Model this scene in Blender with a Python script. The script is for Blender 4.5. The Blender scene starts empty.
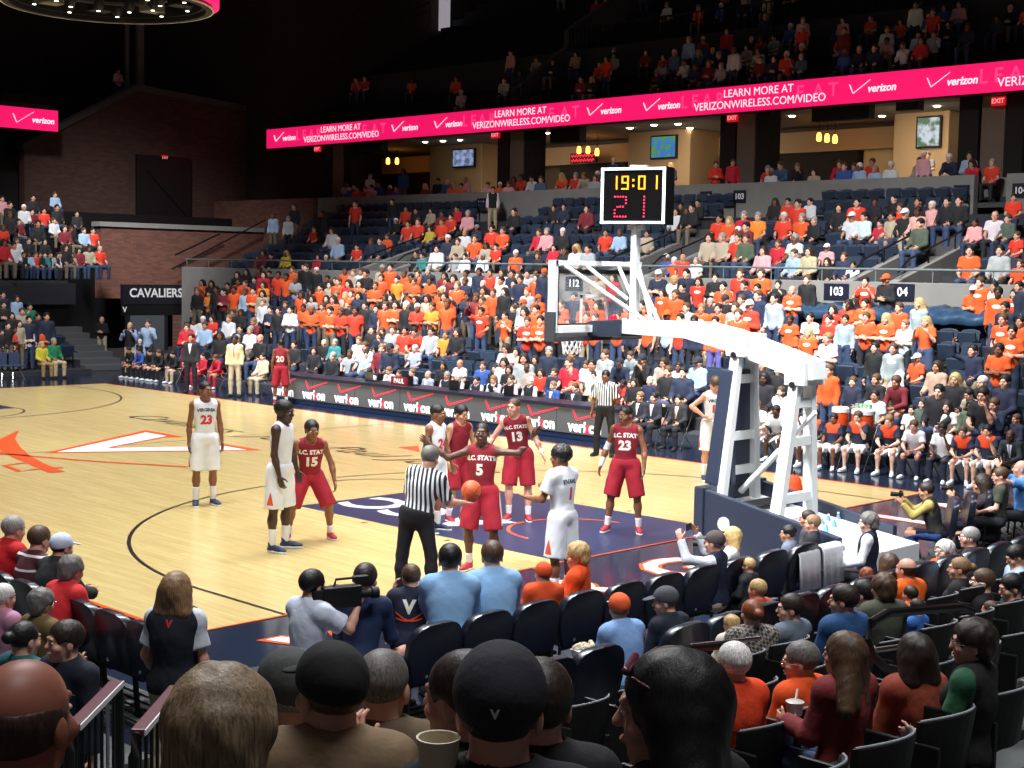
import bpy, bmesh, math, random
import numpy as np
from mathutils import Vector, Matrix
from mathutils.bvhtree import BVHTree
random.seed(7); RNG = np.random.RandomState(11)
scene = bpy.context.scene
COL = scene.collection
PI = math.pi
# ------------------------------------------------------------------ camera, world, lights, exposure
CAM = np.array([-8.1105, -12.7832, 3.8424]); YAW, PITCH, ROLL, FPX = 0.789056, -0.079033, 0.01827, 1445.9
def cam_axes():
    cy, sy, cp, sp = math.cos(YAW), math.sin(YAW), math.cos(PITCH), math.sin(PITCH)
    f = np.array([sy*cp, cy*cp, sp]); r = np.array([cy, -sy, 0.0]); u = np.cross(r, f)
    cr, sr = math.cos(ROLL), math.sin(ROLL)
    return cr*r+sr*u, -sr*r+cr*u, f
CR, CU, CF = cam_axes()
cam_d = bpy.data.cameras.new('camera'); cam = bpy.data.objects.new('camera', cam_d); COL.objects.link(cam)
M = Matrix.Identity(4)
for i in range(3):
    M[i][0], M[i][1], M[i][2], M[i][3] = CR[i], CU[i], -CF[i], CAM[i]
cam.matrix_world = M
cam_d.sensor_width = 36.0; cam_d.lens = FPX/1024*36.0; cam_d.clip_end = 300; cam_d.clip_start = 0.1
scene.camera = cam
scene.view_settings.view_transform = 'Standard'; scene.view_settings.look = 'None'
scene.view_settings.exposure = 0.0; scene.view_settings.gamma = 1.0; scene.view_settings.use_curve_mapping = False
world = bpy.data.worlds.new('world'); scene.world = world; world.use_nodes = True
world.node_tree.nodes['Background'].inputs[0].default_value = (0.72, 0.62, 0.62, 1)
world.node_tree.nodes['Background'].inputs[1].default_value = 0.05
try:
    scene.cycles.use_denoising = True; scene.cycles.max_bounces = 6; scene.cycles.diffuse_bounces = 3
    scene.cycles.glossy_bounces = 3; scene.cycles.transparent_max_bounces = 8; scene.cycles.sample_clamp_indirect = 4
except Exception: pass
def area(name, loc, target, sx, sy, power, color=(1, 1, 1), spread=180):
    l = bpy.data.lights.new(name, 'AREA'); l.shape = 'RECTANGLE'; l.size = sx; l.size_y = sy
    l.energy = power; l.color = color; l.spread = math.radians(spread)
    o = bpy.data.objects.new(name, l); COL.objects.link(o); o.location = loc
    o.rotation_euler = (Vector(target)-Vector(loc)).to_track_quat('-Z', 'Y').to_euler(); return o
WARM = (0.97, 0.985, 1.0)
# the four rows of arena lamps over the court, each aimed down and a little inwards / to the far stand; added fills come last
area('lamp_row_or_fill', (2.0, 6.0, 21), (6.5, 8, 0), 2.5, 12, 1280, WARM, 100)
area('lamp_row_or_fill', (2.0, 22.0, 21), (6.5, 20, 0), 2.5, 12, 1210, WARM, 100)
area('lamp_row_or_fill', (13.5, 5.0, 21), (9.5, 7, 0), 2.5, 12, 1280, WARM, 100)
area('lamp_row_or_fill', (13.5, 22.0, 21), (9.5, 20, 0), 2.5, 12, 1210, WARM, 100)
area('lamp_row_or_fill', (9.0, 3.0, 19), (22.5, 8, 1.0), 2, 8, 1700, WARM, 58)
area('lamp_row_or_fill', (9.0, 17.0, 19), (22.5, 22, 1.0), 2, 8, 1350, WARM, 58)
area('lamp_row_or_fill', (7.0, 20.0, 19), (12, 36, 1), 6, 2, 420, WARM, 60)
area('lamp_row_or_fill', (6.0, 6.0, 20), (2, -6.0, 0.5), 9, 2, 900, WARM, 75)
area('lamp_row_or_fill', (-3.0, -12.0, 20), (2, -4.5, 0.5), 8, 3, 700, WARM, 90)  # fill added behind the camera to lift the near-facing surfaces
area('lamp_row_or_fill', (-7.0, 1.0, 20), (7.6, -2.0, 2.0), 3, 3, 430, WARM, 32)  # narrow fill added to whiten the stanchion steel
area('lamp_row_or_fill', (5.0, -15.0, 20), (7.6, 0.2, 2.5), 3, 3, 150, WARM, 26)  # beam added to brighten the rear of the backboard
area('lamp_row_or_fill', (12.0, 28.0, 20), (25.5, 43.5, 3.0), 3, 3, 380, WARM, 34)  # spot added to brighten the brick corner by the tunnel

# ------------------------------------------------------------------ materials
def lin(c):
    c = [x/255.0 for x in c]
    return tuple((x/12.92 if x <= 0.04045 else ((x+0.055)/1.055)**2.4) for x in c)
_m = {}
def mat(name, rgb=(128, 128, 128), rough=0.6, metal=0.0, emit=None, es=0.0, noise=0.0, nscale=8.0, bump=0.0, bscale=60.0, tint=False, coat=0.0, spec=0.5):
    key = (name, rgb, rough, metal, emit, es, noise, nscale, bump, bscale, tint, coat)
    if key in _m: return _m[key]
    m = bpy.data.materials.new(name); m.use_nodes = True; nt = m.node_tree; b = nt.nodes['Principled BSDF']
    c = (*lin(rgb), 1)
    b.inputs['Base Color'].default_value = c; b.inputs['Roughness'].default_value = rough
    b.inputs['Metallic'].default_value = metal; b.inputs['Specular IOR Level'].default_value = spec
    if coat: b.inputs['Coat Weight'].default_value = coat
    if emit is not None:
        b.inputs['Emission Color'].default_value = (*lin(emit), 1); b.inputs['Emission Strength'].default_value = es
    src = None
    if tint:
        oi = nt.nodes.new('ShaderNodeObjectInfo'); src = oi.outputs['Color']
    if noise:
        tc = nt.nodes.new('ShaderNodeTexCoord'); n = nt.nodes.new('ShaderNodeTexNoise'); n.inputs['Scale'].default_value = nscale
        n.inputs['Detail'].default_value = 4
        nt.links.new(tc.outputs['Object'], n.inputs['Vector'])
        mr = nt.nodes.new('ShaderNodeMapRange'); mr.inputs[1].default_value = .25; mr.inputs[2].default_value = .75
        mr.inputs[3].default_value = 1-noise; mr.inputs[4].default_value = 1+noise
        nt.links.new(n.outputs['Fac'], mr.inputs[0])
        mx = nt.nodes.new('ShaderNodeVectorMath'); mx.operation = 'SCALE'
        if src: nt.links.new(src, mx.inputs[0])
        else: mx.inputs[0].default_value = c[:3]
        nt.links.new(mr.outputs[0], mx.inputs['Scale']); src = mx.outputs[0]
    if src: nt.links.new(src, b.inputs['Base Color'])
    if bump:
        tc = nt.nodes.new('ShaderNodeTexCoord'); n = nt.nodes.new('ShaderNodeTexNoise'); n.inputs['Scale'].default_value = bscale
        n.inputs['Detail'].default_value = 3
        bp = nt.nodes.new('ShaderNodeBump'); bp.inputs['Strength'].default_value = bump; bp.inputs['Distance'].default_value = 0.02
        nt.links.new(tc.outputs['Object'], n.inputs['Vector']); nt.links.new(n.outputs['Fac'], bp.inputs['Height'])
        nt.links.new(bp.outputs[0], b.inputs['Normal'])
    _m[key] = m; return m
def brick_mat(name, c1, c2, cm, sx=0.30, sy=0.085, axis='x', rough=0.85):
    m = bpy.data.materials.new(name); m.use_nodes = True; nt = m.node_tree; b = nt.nodes['Principled BSDF']
    tc = nt.nodes.new('ShaderNodeTexCoord'); sp = nt.nodes.new('ShaderNodeSeparateXYZ'); cb = nt.nodes.new('ShaderNodeCombineXYZ')
    nt.links.new(tc.outputs['Object'], sp.inputs[0])
    nt.links.new(sp.outputs['X' if axis == 'x' else 'Y'], cb.inputs[0]); nt.links.new(sp.outputs['Z' if axis != 'floor' else 'X'], cb.inputs[1])
    br = nt.nodes.new('ShaderNodeTexBrick'); br.inputs['Scale'].default_value = 1
    br.inputs['Brick Width'].default_value = sx; br.inputs['Row Height'].default_value = sy; br.inputs['Mortar Size'].default_value = 0.006
    for k, c in (('Color1', c1), ('Color2', c2), ('Mortar', cm)): br.inputs[k].default_value = (*lin(c), 1)
    nt.links.new(cb.outputs[0], br.inputs['Vector']); nt.links.new(br.outputs['Color'], b.inputs['Base Color'])
    b.inputs['Roughness'].default_value = rough; return m
def wood_mat():
    m = bpy.data.materials.new('maple_court'); m.use_nodes = True; nt = m.node_tree; b = nt.nodes['Principled BSDF']
    tc = nt.nodes.new('ShaderNodeTexCoord'); mp = nt.nodes.new('ShaderNodeMapping'); mp.inputs['Rotation'].default_value[2] = PI/2
    nt.links.new(tc.outputs['Object'], mp.inputs[0])
    br = nt.nodes.new('ShaderNodeTexBrick'); br.inputs['Scale'].default_value = 1; br.inputs['Brick Width'].default_value = 1.1
    br.inputs['Row Height'].default_value = 0.058; br.inputs['Mortar Size'].default_value = 0.0012; br.offset_frequency = 3; br.offset = 0.37
    br.inputs['Color1'].default_value = (*lin((200, 178, 119)), 1); br.inputs['Color2'].default_value = (*lin((213, 192, 134)), 1)
    br.inputs['Mortar'].default_value = (*lin((186, 152, 106)), 1)
    nt.links.new(mp.outputs[0], br.inputs['Vector'])
    n = nt.nodes.new('ShaderNodeTexNoise'); n.inputs['Scale'].default_value = 1.0; n.inputs['Detail'].default_value = 5
    mp2 = nt.nodes.new('ShaderNodeMapping'); mp2.inputs['Scale'].default_value = (9, 1.0, 1)
    nt.links.new(tc.outputs['Object'], mp2.inputs[0]); nt.links.new(mp2.outputs[0], n.inputs['Vector'])
    mx = nt.nodes.new('ShaderNodeMix'); mx.data_type = 'RGBA'; mx.blend_type = 'MULTIPLY'; mx.inputs[0].default_value = 1
    cr = nt.nodes.new('ShaderNodeValToRGB'); cr.color_ramp.elements[0].position = .3; cr.color_ramp.elements[1].position = .7
    cr.color_ramp.elements[0].color = (.90, .87, .82, 1); cr.color_ramp.elements[1].color = (1, 1, 1, 1)
    nt.links.new(n.outputs['Fac'], cr.inputs[0]); nt.links.new(br.outputs['Color'], mx.inputs[6]); nt.links.new(cr.outputs[0], mx.inputs[7])
    nt.links.new(mx.outputs[2], b.inputs['Base Color'])
    b.inputs['Roughness'].default_value = 0.22; b.inputs['Specular IOR Level'].default_value = 0.45; return m
def stripes_mat(name, c1, c2, period, axis=0, duty=.5, rough=.75):
    m = bpy.data.materials.new(name); m.use_nodes = True; nt = m.node_tree; b = nt.nodes['Principled BSDF']
    tc = nt.nodes.new('ShaderNodeTexCoord'); sp = nt.nodes.new('ShaderNodeSeparateXYZ'); nt.links.new(tc.outputs['Object'], sp.inputs[0])
    d = nt.nodes.new('ShaderNodeMath'); d.operation = 'DIVIDE'; d.inputs[1].default_value = period; nt.links.new(sp.outputs[axis], d.inputs[0])
    f = nt.nodes.new('ShaderNodeMath'); f.operation = 'FRACT'; nt.links.new(d.outputs[0], f.inputs[0])
    g = nt.nodes.new('ShaderNodeMath'); g.operation = 'GREATER_THAN'; g.inputs[1].default_value = duty; nt.links.new(f.outputs[0], g.inputs[0])
    mx = nt.nodes.new('ShaderNodeMix'); mx.data_type = 'RGBA'; mx.inputs[6].default_value = (*lin(c1), 1); mx.inputs[7].default_value = (*lin(c2), 1)
    nt.links.new(g.outputs[0], mx.inputs[0]); nt.links.new(mx.outputs[2], b.inputs['Base Color']); b.inputs['Roughness'].default_value = rough
    return m
NAVY = (28, 42, 78); WHITE = (240, 240, 240); ORANGE = (238, 92, 32)
MM = dict(
    wood=wood_mat(), apron=mat('navy_apron', (34, 42, 60), .14, noise=.12, nscale=3), white=mat('white_paint', (244, 244, 244), .3),
    orange_line=mat('orange_paint', (232, 88, 38), .25), key=mat('navy_key', (34, 50, 82), .3, noise=.1, nscale=4), black_line=mat('black_paint', (40, 32, 30), .3),
    steel=mat('white_steel', (234, 238, 238), .35, noise=.04, nscale=5), pad=mat('navy_vinyl', (42, 50, 68), .4, noise=.06, nscale=2),
    dark=mat('dark_metal', (22, 22, 25), .5), black=mat('black_plastic', (12, 12, 14), .55), rail=mat('black_rail', (18, 18, 20), .35),
    concrete=mat('concrete', (132, 130, 126), .85, noise=.10, nscale=1.5), concrete_d=mat('dark_concrete', (74, 74, 74), .9, noise=.12, nscale=1.2),
    step=mat('stand_step', (52, 54, 60), .85, noise=.1), seat=mat('navy_seat', (52, 64, 82), .42, noise=.08, nscale=3),
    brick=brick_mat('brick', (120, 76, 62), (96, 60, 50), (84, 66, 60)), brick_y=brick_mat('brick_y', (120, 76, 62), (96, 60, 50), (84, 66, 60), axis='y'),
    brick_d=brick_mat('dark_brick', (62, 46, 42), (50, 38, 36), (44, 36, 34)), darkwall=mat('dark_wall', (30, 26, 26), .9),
    beige=mat('beige_wall', (205, 172, 130), .8), beige_d=mat('taupe_wall', (120, 105, 92), .85), ceil=mat('club_ceiling', (170, 160, 148), .9),
    glow=mat('lamp_glow', (255, 244, 224), .5, emit=(255, 240, 215), es=14), chrome=mat('chrome', (200, 200, 205), .25, 1.0),
    gold=mat('amber_lamp', (255, 190, 90), .5, emit=(255, 170, 70), es=5), red=mat('red_sign', (200, 30, 40), .5, emit=(230, 30, 50), es=2.2),
    pink=mat('pink_led', (235, 24, 100), .5, emit=(236, 22, 100), es=1.0), pinkl=mat('pale_pink_led', (244, 70, 130), .5, emit=(244, 66, 130), es=1.0),
    ledw=mat('white_led', (255, 235, 240), .5, emit=(255, 232, 240), es=1.05), tarp=mat('blue_tarp', (40, 66, 92), .3, noise=.35, nscale=3, bump=.6, bscale=4),
)
# ------------------------------------------------------------------ helpers
def tag(o, label=None, cat=None, group=None, kind=None):
    if label: o['label'] = label
    if cat: o['category'] = cat
    if group: o['group'] = group
    if kind: o['kind'] = kind
    return o
def empty(name, loc=(0, 0, 0), rz=0.0, parent=None):
    o = bpy.data.objects.new(name, None); COL.objects.link(o); o.location = loc; o.rotation_euler = (0, 0, rz); o.empty_display_size = .1
    if parent: o.parent = parent
    return o
def mesh_obj(name, v, f, m, parent=None, smooth=False, loc=None, rz=None):
    me = bpy.data.meshes.new(name)
    v = np.asarray(v, dtype=np.float32)
    if isinstance(f, np.ndarray) and f.ndim == 2:
        n = f.shape[1]; me.vertices.add(len(v)); me.vertices.foreach_set('co', v.ravel())
        me.loops.add(f.size); me.loops.foreach_set('vertex_index', f.ravel().astype(np.int32))
        me.polygons.add(len(f)); me.polygons.foreach_set('loop_start', np.arange(0, f.size, n, dtype=np.int32))
        me.polygons.foreach_set('loop_total', np.full(len(f), n, dtype=np.int32))
        me.update(calc_edges=True)
    else:
        me.from_pydata([tuple(map(float, x)) for x in v], [], [tuple(int(i) for i in x) for x in f]); me.update()
    if smooth: me.polygons.foreach_set('use_smooth', np.ones(len(me.polygons), dtype=bool))
    if m: me.materials.append(m)
    o = bpy.data.objects.new(name, me); COL.objects.link(o)
    if parent: o.parent = parent
    if loc is not None: o.location = loc
    if rz is not None: o.rotation_euler = (0, 0, rz)
    return o
class MB:
    def __init__(s): s.v = []; s.f = []
    def add(s, v, f):
        n = len(s.v); s.v += [tuple(x) for x in v]; s.f += [tuple(i+n for i in q) for q in f]; return s
    def box(s, x0, x1, y0, y1, z0, z1, T=None):
        v = [(x, y, z) for z in (z0, z1) for y in (y0, y1) for x in (x0, x1)]
        if T is not None: v = [tuple(T @ Vector(p)) for p in v]
        return s.add(v, [(0, 2, 3, 1), (4, 5, 7, 6), (0, 1, 5, 4), (2, 6, 7, 3), (0, 4, 6, 2), (1, 3, 7, 5)])
    def beam(s, a, b, w, h, up=(0, 0, 1), w2=None, h2=None):
        a, b = Vector(a), Vector(b); d = (b-a).normalized(); x = d.cross(Vector(up)).normalized(); u = x.cross(d)
        w2 = w if w2 is None else w2; h2 = h if h2 is None else h2
        v = [a+x*sx*w/2+u*sz*h/2 for sx, sz in ((-1, -1), (1, -1), (1, 1), (-1, 1))]+[b+x*sx*w2/2+u*sz*h2/2 for sx, sz in ((-1, -1), (1, -1), (1, 1), (-1, 1))]
        return s.add(v, [(3, 2, 1, 0), (4, 5, 6, 7), (0, 1, 5, 4), (1, 2, 6, 5), (2, 3, 7, 6), (3, 0, 4, 7)])
    def tube(s, pts, r, n=8, closed=False, r2=None):
        P = [Vector(p) for p in pts]; m = len(P); rings = []
        for i in range(m):
            if closed: d = (P[(i+1) % m]-P[i-1]).normalized()
            else: d = (P[min(i+1, m-1)]-P[max(i-1, 0)]).normalized()
            a = Vector((0, 0, 1)) if abs(d.z) < .9 else Vector((1, 0, 0))
            x = d.cross(a).normalized(); u = x.cross(d)
            rr = r if r2 is None else r+(r2-r)*i/max(m-1, 1)
            rings.append([P[i]+(x*math.cos(2*PI*k/n)+u*math.sin(2*PI*k/n))*rr for k in range(n)])
        v = [p for q in rings for p in q]; f = []
        for i in range(m if closed else m-1):
            j = (i+1) % m
            for k in range(n): f.append((i*n+k, i*n+(k+1) % n, j*n+(k+1) % n, j*n+k))
        if not closed: f += [tuple(range(n-1, -1, -1)), tuple(range((m-1)*n, m*n))]
        return s.add(v, f)
    def lathe(s, prof, c, n=20, axis='z'):
        v = []; f = []
        for (r, z) in prof:
            for k in range(n):
                a = 2*PI*k/n; p = (r*math.cos(a), r*math.sin(a), z)
                if axis == 'x': p = (p[2], p[0], p[1])
                if axis == 'y': p = (p[1], p[2], p[0])
                v.append((c[0]+p[0], c[1]+p[1], c[2]+p[2]))
        for i in range(len(prof)-1):
            for k in range(n): f.append((i*n+k, i*n+(k+1) % n, (i+1)*n+(k+1) % n, (i+1)*n+k))
        f += [tuple(range(n-1, -1, -1)), tuple(range((len(prof)-1)*n, len(prof)*n))]
        return s.add(v, f)
    def prism(s, poly, d0, d1, plane='xz'):
        n = len(poly); v = []
        for d in (d0, d1):
            for a, b in poly: v.append({'xz': (a, d, b), 'yz': (d, a, b), 'xy': (a, b, d)}[plane])
        return s.add(v, [tuple(range(n)), tuple(range(2*n-1, n-1, -1))]+[(i, (i+1) % n, n+(i+1) % n, n+i)[::-1] for i in range(n)])
    def build(s, name, m, parent=None, bevel=0, smooth=False, loc=None, rz=None):
        o = mesh_obj(name, s.v, s.f, m, parent, False, loc, rz)
        bm = bmesh.new(); bm.from_mesh(o.data); bmesh.ops.recalc_face_normals(bm, faces=bm.faces)
        if bevel: bmesh.ops.bevel(bm, geom=bm.edges[:], offset=bevel, segments=2, affect='EDGES', profile=.6)
        bm.to_mesh(o.data); bm.free()
        if smooth:
            o.data.polygons.foreach_set('use_smooth', np.ones(len(o.data.polygons), dtype=bool))
            try: o.data.set_sharp_from_angle(angle=math.radians(40))
            except Exception: pass
        return o
def struct(o): o['kind'] = 'structure'; return o
def text_mesh(s, size, extrude=0.002, align='CENTER', space=1.0, offset=0.0, res=3, shear=0):
    c = bpy.data.curves.new('t', 'FONT'); c.body = s; c.size = size; c.extrude = extrude; c.align_x = align; c.align_y = 'CENTER'
    c.space_character = space; c.offset = offset; c.resolution_u = res; c.shear = shear
    o = bpy.data.objects.new('t', c); COL.objects.link(o)
    dg = bpy.context.evaluated_depsgraph_get(); me = bpy.data.meshes.new_from_object(o.evaluated_get(dg))
    bpy.data.objects.remove(o); bpy.data.curves.remove(c); return me
def text(s, size, m, loc, xd, ud, parent=None, name='lettering', **k):
    me = text_mesh(s, size, **k); me.materials.clear(); me.materials.append(m)
    o = bpy.data.objects.new(name, me); COL.objects.link(o)
    X = Vector(xd).normalized(); U = Vector(ud).normalized(); Z = X.cross(U)
    R = Matrix.Identity(4)
    for i in range(3): R[i][0], R[i][1], R[i][2], R[i][3] = X[i], U[i], Z[i], loc[i]
    if parent:
        o.parent = parent; R = parent_inv(parent) @ R
    o.matrix_local = R; return o
def parent_inv(p):
    M = Matrix.LocRotScale(p.location, p.rotation_euler, p.scale)
    if p.parent: M = Matrix.LocRotScale(p.parent.location, p.parent.rotation_euler, p.parent.scale) @ M
    return M.inverted()
def ray(px, py):
    return CF+CR*(px-512)/FPX-CU*(py-384)/FPX
def at_z(px, py, z): d = ray(px, py); return CAM+d*((z-CAM[2])/d[2])
def at_x(px, py, x): d = ray(px, py); return CAM+d*((x-CAM[0])/d[0])
def at_y(px, py, y): d = ray(px, py); return CAM+d*((y-CAM[1])/d[1])
def to_px(q):
    d = np.asarray(q, float)-CAM; z = d@CF; return 512+FPX*(d@CR)/z, 384-FPX*(d@CU)/z, z
def V3(*a): return np.array(a, dtype=float)
# ------------------------------------------------------------------ the court
CX, CY = 15.24, 28.65
struct(MB().box(-6, 19, -30, 46, -.2, -.004).build('floor', MM['apron']))
fl = struct(MB().box(0, CX, 0, CY, -.05, 0.0).build('floor_court', MM['wood'])); fl['label'] = 'pale maple basketball court floor'
def strip(pts, w, m, name='line_marking', closed=False, z=.003):
    P = [Vector((x, y, 0)) for x, y in pts]; n = len(P); v = []; f = []
    for i in range(n):
        d = (P[(i+1) % n]-P[i-1]) if closed else (P[min(i+1, n-1)]-P[max(i-1, 0)])
        d.normalize(); q = Vector((-d.y, d.x, 0))*w/2
        v += [P[i]+q+Vector((0, 0, z)), P[i]-q+Vector((0, 0, z))]
    for i in range(n if closed else n-1):
        j = (i+1) % n; f.append((2*i, 2*i+1, 2*j+1, 2*j))
    return mesh_obj(name, v, f, m, fl)
def arcp(cx, cy, r, a0, a1, n=48): return [(cx+r*math.cos(a0+(a1-a0)*i/n), cy+r*math.sin(a0+(a1-a0)*i/n)) for i in range(n+1)]
def poly(pts, m, name='floor_logo', z=.003): return mesh_obj(name, [(x, y, z) for x, y in pts], [tuple(range(len(pts)))], m, fl)
strip([(0, 0), (CX, 0), (CX, CY), (0, CY)], .07, MM['orange_line'], 'boundary_line', True, .005)
for s in (0, 1):
    Yf = (lambda y: y) if s == 0 else (lambda y: CY-y)
    mesh_obj('key_paint', [(5.79, Yf(0), .003), (9.45, Yf(0), .003), (9.45, Yf(5.79), .003), (5.79, Yf(5.79), .003)], [(0, 1, 2, 3)], MM['key'], fl)
    a = math.acos(6.32/6.325)
    pts = [(1.30, Yf(.03))]+[(x, Yf(y)) for x, y in arcp(7.62, 1.6, 6.325, PI-.02, .02, 70)]+[(13.94, Yf(.03))]
    strip(pts, .055, MM['black_line'], 'three_point_line')
    strip([(x, Yf(y)) for x, y in arcp(7.62, 5.79, 1.83, 0, PI, 32)], .05, MM['black_line'], 'free_throw_circle')
    strip([(x, Yf(y)) for x, y in arcp(7.62, 1.45, 1.0, 0, PI, 28)], .05, MM['orange_line'], 'restricted_arc', z=.006)
    for x in (5.70, 9.54):
        for y in (2.1, 3.1, 3.95, 4.85): strip([(x-.0, Yf(y)), (x+(.12 if x > 7 else -.12), Yf(y))], .05, MM['black_line'], 'lane_mark')
strip([(0.05, CY/2), (CX-.05, CY/2)], .03, MM['black_line'], 'half_court_line')
# ACC letters painted in the near key, read from the bench side
for i, (ch, yy) in enumerate((('A', 3.0), ('C', 4.15), ('C', 5.15))):
    text(ch, 1.45, MM['white'], (6.95, yy, .006), (0, 1, 0), (-1, 0, 0), fl, 'painted_letter', extrude=.001, offset=.03)
# centre mark: a V over two crossed sabres
Vo = [(5.70, 14.1), (9.40, 16.50), (9.40, 15.05), (9.02, 15.02), (7.45, 14.1), (9.02, 13.18), (9.40, 13.15), (9.40, 11.9)]
Vo = [(5.70, 14.1), (9.45, 16.5), (9.42, 14.8), (9.05, 15.0), (7.35, 14.22), (7.35, 13.98), (9.05, 13.2), (9.42, 13.4), (9.45, 11.9)]
poly(Vo, MM['orange_line'], 'floor_logo', .004)
poly([(5.98, 14.1), (9.2, 16.08), (9.2, 15.2), (7.15, 14.17), (7.15, 14.03), (9.2, 13.0), (9.2, 12.12)], MM['white'], 'floor_logo', .007)
for s in (1, -1):
    my = lambda y: 14.25+s*(y-14.25)
    cen = [(7.05, 17.95), (6.2, 16.7), (5.55, 15.3), (5.12, 13.9), (4.85, 12.7), (4.62, 11.5)]; w = [.05, .30, .46, .36, .26, .3]
    L = []; R = []
    for i, (x, y) in enumerate(cen):
        j, k = max(i-1, 0), min(i+1, len(cen)-1); d = Vector((cen[k][0]-cen[j][0], cen[k][1]-cen[j][1])).normalized()
        L.append((x-d.y*w[i]/2, my(y+d.x*w[i]/2))); R.append((x+d.y*w[i]/2, my(y-d.x*w[i]/2)))
    if s == 1: poly(L+R[::-1], MM['orange_line'], 'floor_logo', .008)
    else:
        strip([(5.0, 14.6), (5.3, 13.8), (5.95, 12.3), (6.85, 10.7)], .12, MM['orange_line'], 'floor_logo', z=.008)
        strip([(5.0, 14.6), (4.7, 15.8), (4.55, 17.2)], .30, MM['orange_line'], 'floor_logo', z=.008)
    strip([(5.0, my(12.0)), (4.5, my(12.1)), (4.15, my(12.0)), (4.3, my(12.9)), (4.75, my(13.0))], .11, MM['orange_line'], 'floor_logo', z=.009)
for i, (s, y) in enumerate((('Cavaliers', 17.3), ('John Paul Jones', 11.6))):
    text(s, 1.15, MM['black_line'], (10.9, y-1.2*i, .005), (0, -1, 0), (1, 0, 0), fl, 'painted_script', extrude=.0008, shear=.5, space=1.05, offset=-.01)
poly([(12.0, 10.6), (12.55, 10.55), (11.85, 9.7)], MM['orange_line'], 'floor_logo', .004)
strip([(13.0, 10.2), (13.4, 9.2)], .25, MM['orange_line'], 'floor_logo')
# VIRGINIA painted on the navy end apron
lo = 1.25
for i, ch in enumerate('VIRGINIA'):
    x = 1.0+i*1.9
    text(ch, 1.55, MM['orange_line'], (x, -1.35, .001), (1, 0, 0), (0, 1, 0), fl, 'painted_letter', extrude=.001, offset=.075)
    text(ch, 1.55, MM['white'], (x, -1.35, .005), (1, 0, 0), (0, 1, 0), fl, 'painted_letter', extrude=.001, offset=.02)
# ------------------------------------------------------------------ the basket stanchion
st = empty('basketball_stanchion', (7.62, -2.3, 0))
tag(st, 'white steel basketball stanchion with navy padded base, glass backboard and net', 'basketball hoop')
def sb(mb, name, m, parent=None, bevel=0, smooth=False):
    mb.v = [(x-7.62, y+2.3, z) for x, y, z in mb.v]; return mb.build(name, m, parent or st, bevel, smooth)
# padded base: walls with a sloping top, open box inside
b = MB(); b.prism([(-1.42, 0), (-1.42, 1.03), (-3.45, .68), (-3.45, 0)], 6.93, 7.03, 'yz'); base = sb(b, 'side_pad', MM['pad'], bevel=.02)
b = MB(); b.prism([(-1.42, 0), (-1.42, 1.03), (-3.45, .68), (-3.45, 0)], 8.21, 8.31, 'yz'); sb(b, 'side_pad', MM['pad'], bevel=.02)
b = MB().box(6.90, 8.34, -1.42, -1.27, 0, 1.06); sb(b, 'front_pad', MM['pad'], bevel=.025)
b = MB(); b.prism([(-1.3, .80), (-1.3, .86), (-3.78, .53), (-3.78, .42)], 7.05, 8.19, 'yz'); sb(b, 'base_deck', MM['steel'])
b = MB().box(6.98, 8.26, -3.80, -3.46, .28, .52); b.box(7.05, 8.19, -3.5, -1.3, .05, .3); sb(b, 'base_box', MM['steel'], bevel=.015)
b = MB()
for yy in np.arange(-3.76, -3.5, .08): b.box(6.99, 8.25, yy, yy+.04, .02, .3)
sb(b, 'rear_grille', MM['dark'])
b = MB().box(6.98, 8.26, -2.0, -1.7, .84, .86); sb(b, 'deck_slot', MM['black'])
b = MB(); b.lathe([(.09, -.01), (.09, .02)], (6.92, -1.75, .62), 20, 'x'); sb(b, 'pad_hole', MM['steel'])
def aframe(y0, y1, z0, z1, wb, wt, th, bars, name):
    b = MB()
    for s in (-1, 1):
        b.beam((7.62+s*wb/2, y0, z0), (7.62+s*wt/2, y1, z1), th, .16, (0, 1, 0), th*.9, .14)
    for t in bars:
        w = wb+(wt-wb)*t; y = y0+(y1-y0)*t; z = z0+(z1-z0)*t; b.beam((7.62-w/2, y, z), (7.62+w/2, y, z), .12, .1, (0, 1, 0))
    b.box(7.62-wt/2-.1, 7.62+wt/2+.1, y1-.17, y1+.13, z1-.16, z1+.14)
    return sb(b, name, MM['steel'], bevel=.01)
aframe(-1.44, -1.50, .82, 2.92, .76, .30, .12, (.20, .42, .78), 'front_frame')
aframe(-2.34, -2.42, .62, 2.60, .80, .28, .12, (.18, .55, .80), 'rear_frame')
b = MB(); b.beam((7.42, -1.46, 1.06), (7.42, -1.40, 2.58), .10, .14, (0, 1, 0), .10, .12); b.beam((7.62, -1.33, 1.06), (7.62, -1.40, 2.58), .90, .20, (0, 1, 0), .52, .20); sb(b, 'tall_pad', MM['pad'], bevel=.02)
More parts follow.
